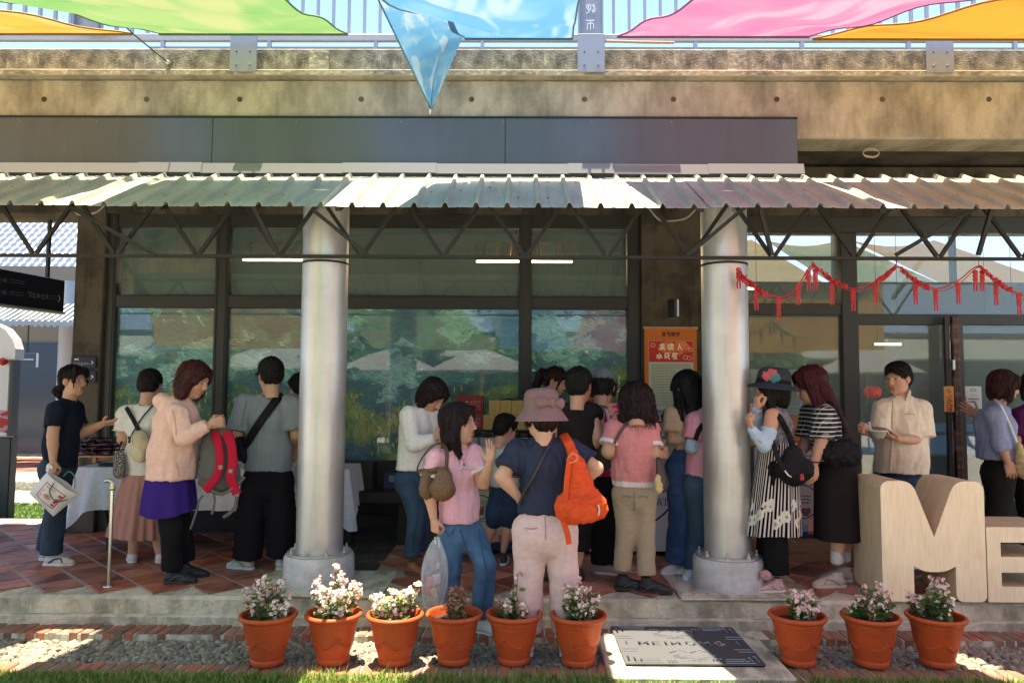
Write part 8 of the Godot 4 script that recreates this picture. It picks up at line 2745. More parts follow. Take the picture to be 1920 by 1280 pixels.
	# 8 the boy
	var p8 := {"z": 5.95, "yaw": 150.0, "pelvis": [946, 922], "neck": [940, 836], "head": [948, 805], "hpr": [128.0, 14.0, 0.0], "hs": 0.94, "limb": 0.74, "legr": 0.72, "build": [0.112, 0.10, 0.105], "seed": 8, "hair": "short",
		"arms": [[[914, 850], [905, 886, 0.0], [914, 910, -0.06], [920, 922, -0.08]], [[964, 850], [972, 884, -0.02], [974, 884, -0.15], [978, 876, -0.2]]],
		"legs": [[1, [926, 974], [910, 1030, -0.05], [914, 1027, -0.18]], [-1, [956, 976], [944, 1032], [950, 1028, -0.16]]],
		"top": {"mat": cloth(L(0.43, 0.44, 0.42)), "hem": [946, 912], "r": [0.128, 0.122, 0.118], "sleeve": 0.72, "sr": 0.062, "cell": 0.0095}, "pants": {"mat": denim(L(0.013, 0.035, 0.085), 161), "hip": 0.122, "th": 0.076, "kn": 0.076, "an": 0.080, "len": 0.93, "name": "shorts"}, "shoes": {"mat": mk(L(0.015, 0.015, 0.016), 0.6), "sole": mk(L(0.6, 0.6, 0.58), 0.7), "size": 0.86, "trim": mk(L(0.5, 0.5, 0.5), 0.6)}}
	person("small boy in grey tee and navy shorts facing the stall", p8)
	# 9 the hat woman with the orange rucksack
	var p9 := {"z": 4.55, "ground": -0.2, "yaw": 183.0, "pelvis": [1022, 988], "neck": [1020, 822], "head": [1014, 780], "hpr": [208.0, 2.0, 0.0], "hs": 1.04, "build": [0.185, 0.150, 0.158], "seed": 9, "hair": "crop", "hairc": Color(0.020, 0.010, 0.008), "skin": Color(0.60, 0.34, 0.22), "limb": 1.05,
		"arms": [[[971, 848], [941, 892, 0.07], [972, 932, 0.02], [990, 945, -0.05], "relaxed", Vector3(0, 0.8, 0.6), Vector3(0.3, 0, -1)], [[1072, 846], [1118, 878, 0.06], [1080, 908, 0.0], [1062, 912, -0.06], "relaxed", Vector3(0, 0.8, 0.6), Vector3(-0.3, 0, -1)]],
		"legs": [[1, [992, 1068], [990, 1170], [986, 1166, -0.2]], [-1, [1056, 1068], [1060, 1170], [1066, 1166, -0.2]]],
		"top": {"mat": cloth(L(0.030, 0.038, 0.066), null, 1.0, 0.7), "hem": [1018, 962], "r": [0.168, 0.154, 0.160], "sleeve": 0.72, "sr": 0.086, "cuff": 1.02, "fold": 0.016, "cell": 0.0095}, "pants": {"mat": cloth(L(0.73, 0.51, 0.47)), "hip": 0.186, "th": 0.114, "kn": 0.094, "an": 0.090, "fold": 0.008}, "shoes": wshoe}
	person("woman in navy tee and pale pink trousers with mauve sun hat, hands on hips", p9)
	var felt := cloth(L(0.23, 0.135, 0.13))
	var hat := MB.new().lathe([Vector2(0.156, -0.036), Vector2(0.154, -0.028), Vector2(0.126, 0.012), Vector2(0.106, 0.044), Vector2(0.103, 0.060), Vector2(0.103, 0.095), Vector2(0.098, 0.125), Vector2(0.080, 0.146), Vector2(0.04, 0.155), Vector2(0, 0.157)], Vector3(0, 0.008, -0.012), 36, Basis.from_scale(Vector3(0.96, 1, 1.08)), true, 0.035)
	on_head(p9, "sun_hat", hat, felt)
	var bow := Sdf.new(Vector3(-0.12, 0.0, -0.2), Vector3(0.12, 0.16, -0.05), 0.006)
	for e in [-1.0, 1.0]: bow.cap(Vector3(e * 0.008, 0.075, -0.128), Vector3(e * 0.062, 0.075 + 0.004 * e, -0.120), 0.010, 0.033, 0.008, 1.8, Vector3.BACK)
	bow.cap(Vector3(0, 0.062, -0.132), Vector3(0, 0.088, -0.132), 0.014, 0.014, 0.004)
	on_head(p9, "hat_bow", MB.new().add_arrays(rough_up(bow.arrays(), 0.004, Vector3(40, 60, 40), 3), Transform3D.IDENTITY), felt)
	# 10 the seller behind the stall
	var p10 := {"z": 6.95, "yaw": 60.0, "pelvis": [1040, 892], "neck": [1032, 752], "head": [1043, 715], "hpr": [66.0, 20.0, 0.0], "hs": 1.06, "build": [0.13, 0.115, 0.12], "flat": 1.3, "seed": 10, "hair": "pony", "hairc": Color(0.022, 0.010, 0.009),
		"arms": [[[1012, 772, 0.08], [1008, 822, 0.1], [1028, 842, 0.16], [1036, 846, 0.18]], [[1050, 770, -0.06], [1058, 820, 0.0], [1066, 840, 0.1], [1070, 844, 0.12]]],
		"legs": [[-1, [1036, 970, 0.05], [1036, 1012, 0.05], [1050, 1014, 0.05]], [1, [1048, 970, -0.03], [1048, 1010, -0.03], [1060, 1012, -0.03]]],
		"top": {"mat": vc(), "tint": banded(Color(0.05, 0.05, 0.052), Color(0.40, 0.42, 0.38), 0.0, 2.0, 0.085), "hem": [1040, 900], "r": [0.14, 0.13, 0.132], "sleeve": 1.5, "sr": 0.066}, "pants": {"mat": black, "hip": 0.13, "th": 0.08, "kn": 0.07, "an": 0.06}}
	person("seller with reddish ponytail leaning over the goods behind the stall", p10)
	# 11 black sleeveless
	var p11 := {"z": 5.45, "yaw": 176.0, "pelvis": [1078, 900], "neck": [1082, 758], "head": [1086, 724], "hpr": [158.0, 6.0, 0.0], "hs": 1.06, "build": [0.155, 0.15, 0.155], "seed": 11, "hair": "short", "hairc": Color(0.010, 0.009, 0.008), "limb": 1.0,
		"arms": [[[1052, 776], [1036, 820, 0.02], [1046, 850, -0.12], [1052, 854, -0.2]], [[1108, 774], [1121, 820, 0.08], [1106, 848, -0.02], [1096, 852, -0.1]]],
		"legs": [[1, [1052, 988], [1027, 1054], [1024, 1051, -0.18]], [-1, [1088, 988], [1085, 1056], [1092, 1053, -0.18]]],
		"top": {"mat": cloth(L(0.016, 0.014, 0.013)), "hem": [1078, 905], "r": [0.165, 0.158, 0.160], "sleeve": 0.25, "sr": 0.088}, "pants": {"mat": black, "hip": 0.16, "th": 0.10, "kn": 0.088, "an": 0.084, "len": 1.62}, "shoes": {"mat": mk(L(0.03, 0.02, 0.018), 0.6), "sole": mk(L(0.05, 0.03, 0.025), 0.7), "size": 0.92}}
	person("short haired person in black sleeveless top, hand on hip, behind the hat woman", p11)
	# 12 magenta pattern and grey cap
	var p12 := {"z": 5.68, "yaw": 176.0, "pelvis": [1132, 895], "neck": [1131, 758], "head": [1131, 726], "hpr": [162.0, 22.0, 0.0], "hs": 1.04, "build": [0.15, 0.145, 0.15], "seed": 12, "hair": "crop",
		"arms": [[[1108, 778], [1104, 822], [1112, 845, -0.15], [1116, 848, -0.22]], [[1158, 776], [1162, 822], [1150, 845, -0.15], [1146, 848, -0.22]]],
		"legs": [[1, [1126, 985], [1128, 1048], [1152, 1050, 0.02]], [-1, [1150, 985], [1160, 1048, -0.1], [1185, 1050, -0.06]]],
		"top": {"mat": vc(), "tint": patterned(11.0, [Color(0.52, 0.015, 0.12), Color(0.66, 0.36, 0.26)], true), "hem": [1131, 892], "r": [0.16, 0.152, 0.155], "sleeve": 0.8, "sr": 0.084, "cell": 0.0085}, "pants": {"mat": black, "hip": 0.155, "th": 0.10, "kn": 0.085, "an": 0.085}, "shoes": {"mat": mk(L(0.30, 0.20, 0.20), 0.7), "sole": mk(L(0.55, 0.50, 0.48), 0.7)}}
	person("person in magenta patterned top and grey cap, head bowed over the stall", p12)
	cap_on(p12, cloth(L(0.13, 0.16, 0.17)))
	# 13 salmon shirt
	var p13 := {"z": 5.24, "yaw": 168.0, "pelvis": [1190, 918], "neck": [1187, 784], "head": [1195, 756], "hpr": [155.0, 20.0, -8.0], "hs": 1.12, "build": [0.145, 0.14, 0.145], "seed": 13, "hair": "wavy", "hairc": Color(0.018, 0.010, 0.009),
		"arms": [[[1153, 806], [1140, 846, 0.05], [1150, 856, -0.15], [1155, 856, -0.22]], [[1217, 806], [1225, 852, 0.06], [1244, 852, -0.08], [1250, 848, -0.16], "relaxed", Vector3(0, 1, 0), Vector3(-1, 0, 0)]],
		"legs": [[1, [1174, 988], [1168, 1060], [1192, 1064, 0.0]], [-1, [1208, 988], [1212, 1068, 0.05], [1240, 1076, 0.08]]],
		"top": {"mat": vc(), "tint": banded(Color(0.64, 0.25, 0.24), Color(0.70, 0.62, 0.60), 0.042, 2.0, 0.085), "cuffs": cloth(L(0.70, 0.62, 0.60)), "hem": [1188, 911], "r": [0.154, 0.158, 0.158], "sleeve": 0.70, "sr": 0.080, "fold": 0.014, "cell": 0.0085}, "pants": {"mat": cloth(L(0.36, 0.285, 0.19)), "hip": 0.148, "th": 0.088, "kn": 0.072, "an": 0.068, "fold": 0.011}, "shoes": bshoe}
	person("woman in salmon short sleeved top with white hem and khaki trousers, from behind", p13)
	# 14 long hair, beige shirt
	var p14 := {"z": 5.74, "yaw": 205.0, "pelvis": [1286, 872], "neck": [1287, 758], "head": [1287, 727], "hpr": [205.0, 15.0, 0.0], "hs": 1.04, "build": [0.145, 0.125, 0.135], "seed": 14, "hair": "long", "hairc": Color(0.009, 0.008, 0.008),
		"arms": [[[1266, 778, 0.02], [1262, 822, 0.04], [1250, 802, -0.16], [1247, 790, -0.22], "grip"], [[1310, 776], [1320, 822], [1300, 832, -0.2], [1290, 828, -0.25]]],
		"legs": [[1, [1278, 968], [1274, 1045], [1250, 1052, 0.05]], [-1, [1302, 968], [1306, 1042], [1284, 1048, 0.03]]],
		"top": {"mat": cloth(L(0.47, 0.34, 0.22)), "hem": [1288, 830], "r": [0.150, 0.142, 0.146], "sleeve": 0.72, "sr": 0.090, "cuff": 1.08}, "pants": {"mat": denim(L(0.022, 0.065, 0.15), 171), "hip": 0.152, "th": 0.108, "kn": 0.104, "an": 0.108, "fold": 0.014}, "shoes": wshoe}
	person("long haired woman in beige shirt and wide blue jeans reading by the poster", p14)
	# 15 pink, mostly behind the right column
	var p15 := {"z": 5.62, "yaw": 190.0, "pelvis": [1322, 898], "neck": [1334, 762], "head": [1342, 728], "hpr": [190.0, 5.0, 0.0], "build": [0.145, 0.14, 0.145], "seed": 15, "hair": "bob",
		"arms": [[[1306, 790, 0.05], [1297, 838, 0.08], [1312, 852, -0.05], [1320, 852, -0.12]], [[1362, 788], [1368, 840], [1352, 860, -0.1], [1346, 862, -0.15]]],
		"legs": [[1, [1312, 982], [1304, 1058], [1290, 1064, 0.08]], [-1, [1336, 982], [1338, 1056], [1326, 1062, 0.08]]],
		"top": {"mat": cloth(L(0.66, 0.29, 0.35)), "hem": [1320, 896], "r": [0.160, 0.155, 0.158], "sleeve": 0.70, "sr": 0.088}, "pants": {"mat": denim(L(0.045, 0.085, 0.13), 175), "hip": 0.15, "th": 0.098, "kn": 0.085, "an": 0.085}, "shoes": wshoe}
	person("person in pink tee and grey jeans mostly hidden by the right column", p15)
	sleeve_guard(p15, 0, 0.75, cloth(L(0.33, 0.45, 0.56)))
	# 16 striped skirt and dark hat
	var p16 := {"z": 5.26, "yaw": -108.0, "pelvis": [1456, 872], "neck": [1452, 764], "head": [1446, 733], "hpr": [-106.0, 4.0, 0.0], "hs": 1.04, "flat": 1.2, "build": [0.135, 0.115, 0.125], "seed": 16, "hair": "bob", "skin": Color(0.52, 0.27, 0.17),
		"arms": [[[1450, 780, 0.14], [1434, 834, 0.19], [1411, 806, 0.20], [1405, 790, 0.2], "grip", Vector3(0, 0, -1), Vector3(1, 0.2, 0)], [[1440, 776, -0.12], [1423, 806, -0.04], [1420, 768, 0.06], [1420, 750, 0.07], "grip", Vector3(0, 0, 1), Vector3(1, 0, 0)]],
		"legs": [[1, [1454, 990, 0.06], [1458, 1066, 0.05], [1420, 1076, 0.06]], [-1, [1440, 988, -0.08], [1442, 1058, -0.1], [1412, 1064, -0.08]]],
		"top": {"mat": vc(), "tint": patterned(22.0, [Color(0.10, 0.11, 0.12), Color(0.26, 0.25, 0.22), Color(0.16, 0.12, 0.20)]), "hem": [1460, 838], "r": [0.132, 0.128, 0.132], "sleeve": 0.0, "sr": 0.062, "cell": 0.0085}, "skirt": {"mat": null, "top": [1460, 828], "hem": [1449, 1000], "r": [0.125, 0.19], "pleats": 11, "amp": 0.020, "flat": 1.05, "dip": 0.012}, "pants": {"mat": black, "hip": 0.135, "th": 0.095, "kn": 0.085, "an": 0.085},
		"shoes": {"mat": mk(L(0.55, 0.34, 0.30), 0.35, 0.2), "sole": mk(L(0.66, 0.58, 0.50), 0.7), "trim": mk(L(0.6, 0.6, 0.62), 0.3, 0.6)}}
	var im := newimg(512, 256, Color(0.055, 0.045, 0.05))
	for k in 46: im.fill_rect(Rect2i(int(k * 512.0 / 46.0), 0, 5, 256), Color(0.80, 0.76, 0.72))
	var rr := RandomNumberGenerator.new()
	rr.seed = 9
	for k in 44:
		var c := Vector2(fmod(k * 29.0 + rr.randf() * 14.0, 512.0), 166 + (k % 3) * 22 + rr.randf() * 14)
		for j in 9: dot(im, int(c.x + 8 * cos(j * 0.7)), int(c.y + 10 * sin(j * 0.7)), 4, Color(0.82, 0.80, 0.76))
		dot(im, int(c.x), int(c.y), 3, Color(0.62, 0.58, 0.22))
		if k % 3 == 0: dot(im, int(c.x + 8), int(c.y + 4), 3, Color(0.07, 0.06, 0.06))
	var sk := flat_mat(im, 0.9, 0.2)
	sk.texture_repeat = true
	p16.skirt.mat = sk
	person("woman in dark flowered hat and black and white striped skirt beside the right column", p16)
	sleeve_guard(p16, 0, 0.45, cloth(L(0.40, 0.52, 0.62)))
	sleeve_guard(p16, 1, 0.45, cloth(L(0.30, 0.40, 0.50)))
	var h2 := MB.new().lathe([Vector2(0.172, 0.0), Vector2(0.171, 0.006), Vector2(0.14, 0.020), Vector2(0.108, 0.036), Vector2(0.102, 0.048), Vector2(0.102, 0.085), Vector2(0.096, 0.115), Vector2(0.075, 0.140), Vector2(0.035, 0.148), Vector2(0, 0.147)], Vector3(0, 0.012, -0.014), 36, Basis(Vector3.RIGHT, -0.16) * Basis.from_scale(Vector3(0.98, 1, 1.08)), true, 0.03)
	var felt2 := cloth(L(0.035, 0.042, 0.055))
	on_head(p16, "felt_hat", h2, felt2)
	on_head(p16, "hat_band", MB.new().lathe([Vector2(0.1065, 0.040), Vector2(0.1055, 0.064)], Vector3(0, 0.012, -0.014), 36, Basis(Vector3.RIGHT, -0.16) * Basis.from_scale(Vector3(0.98, 1, 1.08))), M.black_cloth)
	for q in [[0.118, 0.070, 0.02, 0, 0], [0.122, 0.056, -0.025, 0, 1], [0.116, 0.085, -0.012, 0, 0]]:
		var fm := MB.new()
		var rnd := RandomNumberGenerator.new()
		rnd.seed = int(q[1] * 1000)
		for k in 26:
			var a := k * 2.399
			var rad := 0.004 + 0.0011 * k
			blossom(fm, Vector3(q[0] + 0.008 - 0.0004 * k, q[1] + 0.03 + sin(a) * rad * 0.9, q[2] + cos(a) * rad), Vector3(1, 0.1, 0.1 * cos(a)).normalized(), 0.011, rnd)
		on_head(p16, "cloth_flower", fm, mk(L(0.50, 0.10, 0.11), 0.8) if q[4] == 0 else mk(L(0.05, 0.20, 0.22), 0.8))
	var pom := MB.new()
	var pt = P(1436, 1078, 5.15) - p16.base
	pom.add_arrays(rough_up(Sdf.new(pt - Vector3(0.06, 0.06, 0.06), pt + Vector3(0.06, 0.06, 0.06), 0.006).ell(pt, Vector3(0.034, 0.03, 0.03)).arrays(), 0.014, Vector3(70, 70, 70), 3), Transform3D.IDENTITY)
	put("pompom", pom.mesh(), cloth(L(0.62, 0.34, 0.30)), p16.root)
	# 17 striped tee
	im = newimg(16, 128, Color(0.04, 0.04, 0.045))
	for k in 4: im.fill_rect(Rect2i(0, k * 32 + 2, 16, 9), Color(0.82, 0.82, 0.80))
	var stripe := mk(Color.WHITE, 0.9, 0, ImageTexture.create_from_image(im), 8.2, false)
	stripe.uv1_triplanar = true
	bumpy(stripe, M.fold_n, 0.3)
	stripe.uv1_scale = Vector3(8.2, 8.2, 8.2)
	var p17 := {"z": 5.42, "yaw": -104.0, "pelvis": [1566, 880], "neck": [1535, 752], "head": [1519, 722], "hpr": [-102.0, 18.0, 0.0], "hs": 1.08, "flat": 1.2, "build": [0.128, 0.135, 0.14], "seed": 17, "hair": "long", "hairc": Color(0.045, 0.011, 0.010), "skin": Color(0.56, 0.32, 0.21),
		"arms": [[[1545, 780, 0.13], [1540, 834, 0.18], [1527, 868, 0.2], [1525, 896, 0.2], "relaxed", Vector3(-1, 0, 0.2), Vector3(0.2, 0, -1)], [[1522, 776, -0.12], [1512, 830, -0.1], [1500, 852, 0.0], [1494, 856, 0.0]]],
		"legs": [[1, [1574, 985, 0.07], [1570, 1052, 0.07], [1528, 1066, 0.08]], [-1, [1584, 985, -0.08], [1584, 1048, -0.08], [1552, 1058, -0.08]]],
		"top": {"mat": stripe, "hem": [1564, 878], "r": [0.155, 0.148, 0.148], "sleeve": 0.82, "sr": 0.090, "cuff": 1.06, "fold": 0.012}, "skirt": {"mat": cloth(L(0.020, 0.016, 0.017)), "top": [1566, 862], "hem": [1571, 1010], "r": [0.156, 0.170], "pleats": 5, "amp": 0.010, "flat": 1.1, "curve": 0.5}, "shoes": {"mat": mk(L(0.55, 0.47, 0.36), 0.7), "sole": mk(L(0.62, 0.55, 0.44), 0.7), "trim": mk(L(0.35, 0.30, 0.24), 0.7), "size": 1.08}}
	person("long haired woman in striped tee and long black skirt leaning towards the stall", p17)
	for q in p17.legp: put("sock", MB.new().tube([q[2] + Vector3(0, -0.01, 0), q[2] + Vector3(0, 0.07, 0)], 0.044, 12).mesh(), cloth(L(0.6, 0.6, 0.58)), p17.root)
	tag(put("bracelet", MB.new().tube([0, 1, 2, 3, 4, 5, 6, 7, 8].map(func(k): return p17.base + p17.armp[0][2] + Vector3(cos(k * PI / 4) * 0.034, 0.01 * sin(k * PI / 4), sin(k * PI / 4) * 0.034)), 0.005, 6, false).mesh(), M.black), "thin black bracelet on the striped tee woman's wrist", "bracelet")
	# 18 the young man in cream
	var p18 := {"z": 6.0, "yaw": -32.0, "pelvis": [1692, 902], "neck": [1692, 742], "head": [1684, 710], "hpr": [-58.0, 4.0, 0.0], "hs": 1.05, "build": [0.165, 0.155, 0.16], "flat": 1.4, "seed": 18, "hair": "short", "skin": Color(0.55, 0.31, 0.20),
		"arms": [[[1659, 768, 0.0], [1650, 815, 0.07], [1632, 812, 0.22], [1620, 803, 0.26], "grip", Vector3(0.3, 1, 0), Vector3(0.6, 0, -0.5)], [[1725, 768, 0.02], [1732, 826, 0.06], [1682, 822, 0.22], [1656, 816, 0.27], "relaxed", Vector3(-0.2, 0.2, 1), Vector3(0, 1, 0.2)]],
		"legs": [[1, [1712, 985], [1714, 1048], [1700, 1056, 0.15]], [-1, [1676, 985], [1672, 1048], [1662, 1056, 0.15]]],
		"top": {"mat": cloth(L(0.77, 0.67, 0.51)), "hem": [1690, 886], "r": [0.212, 0.196, 0.182], "sleeve": 0.88, "sr": 0.094, "cuff": 1.05, "fold": 0.014, "cell": 0.0095}, "pants": {"mat": denim(L(0.03, 0.055, 0.10), 181), "hip": 0.172, "th": 0.10, "kn": 0.085, "an": 0.08}, "shoes": wshoe}
	person("young man in cream button shirt holding a bowl behind the letter M", p18)
	var pl := MB.new()
	pl.tube(smooth_points([on_surface(p18, 1676, 748, 0.004), on_surface(p18, 1676, 790, 0.004), on_surface(p18, 1674, 840, 0.004), on_surface(p18, 1671, 882, 0.004)], 16), 0.012, 6, true, 0.25, Vector3.RIGHT)
	for k in 6: pl.lathe([Vector2(0.006, -0.002), Vector2(0.0, 0.004)], on_surface(p18, 1676 - k * 0.7, 752 + k * 24, 0.009), 8, Basis(Vector3.RIGHT, PI / 2))
	put("button_placket", pl.mesh(), cloth(L(0.66, 0.54, 0.38)), p18.root)
	var col := MB.new()
	for e in [-1.0, 1.0]:
		var n0: Vector3 = J(p18, p18.neck)
		var f: Vector3 = p18.fwd
		var sd: Vector3 = p18.side
		col.tube([n0 + sd * e * 0.058 + Vector3(0, 0.030, 0) - f * 0.01, n0 + sd * e * 0.050 + f * 0.055 + Vector3(0, 0.004, 0), n0 + sd * e * 0.036 + f * 0.078 - Vector3(0, 0.040, 0)], [0.024, 0.026, 0.010], 8, true, 0.3, Vector3(0, 1, 0))
	put("collar", col.mesh(), cloth(L(0.66, 0.54, 0.38)), p18.root)
	var bowl := thing("paper_bowl", "white paper bowl in the hands of the young man in cream", "bowl", P(1646, 812, 5.70))
	put("bowl", MB.new().lathe([Vector2(0.0, -0.03), Vector2(0.045, -0.03), Vector2(0.068, 0.018), Vector2(0.071, 0.020), Vector2(0.068, 0.022), Vector2(0.05, -0.015)], Vector3.ZERO, 24).mesh(), mk(L(0.35, 0.35, 0.33), 0.6), bowl)
	put("rim", MB.new().lathe([Vector2(0.069, 0.014), Vector2(0.073, 0.019), Vector2(0.069, 0.024)], Vector3.ZERO, 24).mesh(), mk(L(0.65, 0.64, 0.62), 0.5), bowl)
	put("spoon", MB.new().tube([Vector3(-0.02, 0.0, 0), Vector3(-0.05, 0.04, 0.0), Vector3(-0.062, 0.085, 0.0)], [0.012, 0.004, 0.010], 8, true, 0.4).mesh(), mk(L(0.5, 0.5, 0.48), 0.4), bowl)
	# 19 pale blue shirt at right
	var p19 := {"z": 6.3, "yaw": 78.0, "pelvis": [1872, 882], "neck": [1868, 757], "head": [1884, 724], "hpr": [80.0, 10.0, 0.0], "hs": 1.06, "flat": 1.08, "build": [0.15, 0.145, 0.14], "seed": 19, "hair": "bob", "hairc": Color(0.030, 0.011, 0.009),
		"arms": [[[1866, 778, 0.14], [1876, 830, 0.2], [1890, 866, 0.2], [1899, 892, 0.2], "relaxed", Vector3(1, 0, 0.2), Vector3(0.2, 0, -1)], [[1878, 774, -0.1], [1852, 796, -0.2], [1834, 780, -0.28], [1820, 770, -0.32], "open", Vector3(0, 1, 0), Vector3(0, 0, 1)]],
		"legs": [[-1, [1872, 965, 0.08], [1872, 1036, 0.08], [1890, 1040, 0.08]], [1, [1882, 965, -0.06], [1882, 1034, -0.06], [1900, 1038, -0.06]]],
		"top": {"mat": cloth(L(0.25, 0.29, 0.42)), "hem": [1871, 860], "r": [0.182, 0.168, 0.158], "sleeve": 1.38, "sr": 0.080, "cuff": 0.92, "fold": 0.014}, "pants": {"mat": cloth(L(0.018, 0.018, 0.013)), "hip": 0.165, "th": 0.11, "kn": 0.10, "an": 0.10}, "shoes": bshoe}
	person("woman in pale blue shirt facing right near the rusty door post", p19)
	# 20 at the edge
	var p20 := {"z": 6.55, "yaw": 185.0, "pelvis": [1938, 888], "neck": [1936, 756], "head": [1938, 724], "hpr": [185.0, 10.0, 0.0], "build": [0.15, 0.145, 0.15], "seed": 20, "hair": "bob", "hairc": Color(0.014, 0.009, 0.009),
		"arms": [[[1912, 780], [1906, 826, 0.02], [1908, 850, -0.1], [1910, 858, -0.16]], [[1962, 780], [1970, 826], [1962, 850, -0.1], [1960, 858, -0.16]]],
		"legs": [[1, [1930, 970], [1928, 1036], [1925, 1032, -0.16]], [-1, [1948, 970], [1950, 1036], [1953, 1032, -0.16]]],
		"top": {"mat": cloth(L(0.075, 0.012, 0.065)), "hem": [1938, 880], "r": [0.16, 0.15, 0.155], "sleeve": 0.8, "sr": 0.082}, "pants": {"mat": black, "hip": 0.15, "th": 0.10, "kn": 0.09, "an": 0.09}, "shoes": bshoe}
	person("person in purple top cut by the right edge of the frame", p20)
	# stitched seams and ribbed necklines
	var seam := func(s: Dictionary, called: String, px: Array, c: Color, w := 0.007) -> void:
		put(called, strap(s, px, w, 0.002, 16), mk(c, 0.9), s.root)
	seam.call(p7, "side_seam", [[898, 992], [905, 1040], [912, 1075], [906, 1136]], L(0.03, 0.07, 0.13))
	seam.call(p7, "inner_seam", [[862, 992], [872, 1020], [884, 1050]], L(0.03, 0.07, 0.13))
	seam.call(p7, "pocket_edge", [[834, 994], [842, 1004], [852, 990]], L(0.03, 0.07, 0.13))
	seam.call(p6, "side_seam", [[776, 900], [784, 950], [777, 1000], [772, 1034]], L(0.012, 0.03, 0.06))
	seam.call(p9, "seat_seam", [[1022, 968], [1023, 990], [1023, 1012]], L(0.45, 0.26, 0.24))
	seam.call(p9, "pocket_edge", [[984, 990], [996, 991], [1008, 990]], L(0.45, 0.26, 0.24))
	seam.call(p9, "neck_rib", [[1000, 815], [1018, 822], [1040, 816]], L(0.02, 0.025, 0.045), 0.014)
	seam.call(p4, "neck_rib", [[490, 741], [506, 747], [522, 741]], L(0.16, 0.175, 0.19), 0.016)
	seam.call(p4, "yoke_seam", [[463, 752], [456, 775], [454, 800]], L(0.15, 0.165, 0.18))
	seam.call(p13, "pocket_edge", [[1166, 932], [1174, 930], [1184, 932]], L(0.20, 0.15, 0.10))
	seam.call(p13, "pocket_edge", [[1196, 932], [1206, 930], [1216, 933]], L(0.20, 0.15, 0.10))
	seam.call(p13, "seat_seam", [[1190, 920], [1190, 940], [1190, 958]], L(0.20, 0.15, 0.10))
	seam.call(p3, "shoulder_seam", [[322, 768], [328, 790], [330, 815]], L(0.48, 0.25, 0.20))
	seam.call(p3, "pocket_edge", [[330, 868], [334, 880], [336, 894]], L(0.48, 0.25, 0.20))
	seam.call(p18, "chest_pocket", [[1698, 776], [1708, 776], [1716, 777]], L(0.45, 0.36, 0.25), 0.006)
	seam.call(p19, "sleeve_seam", [[1860, 790], [1864, 815], [1866, 838]], L(0.14, 0.17, 0.26))
	build_bags(p1, p2, p3, p4, p7, p9, p12, p13, p14, p15, p16, p17, p19)

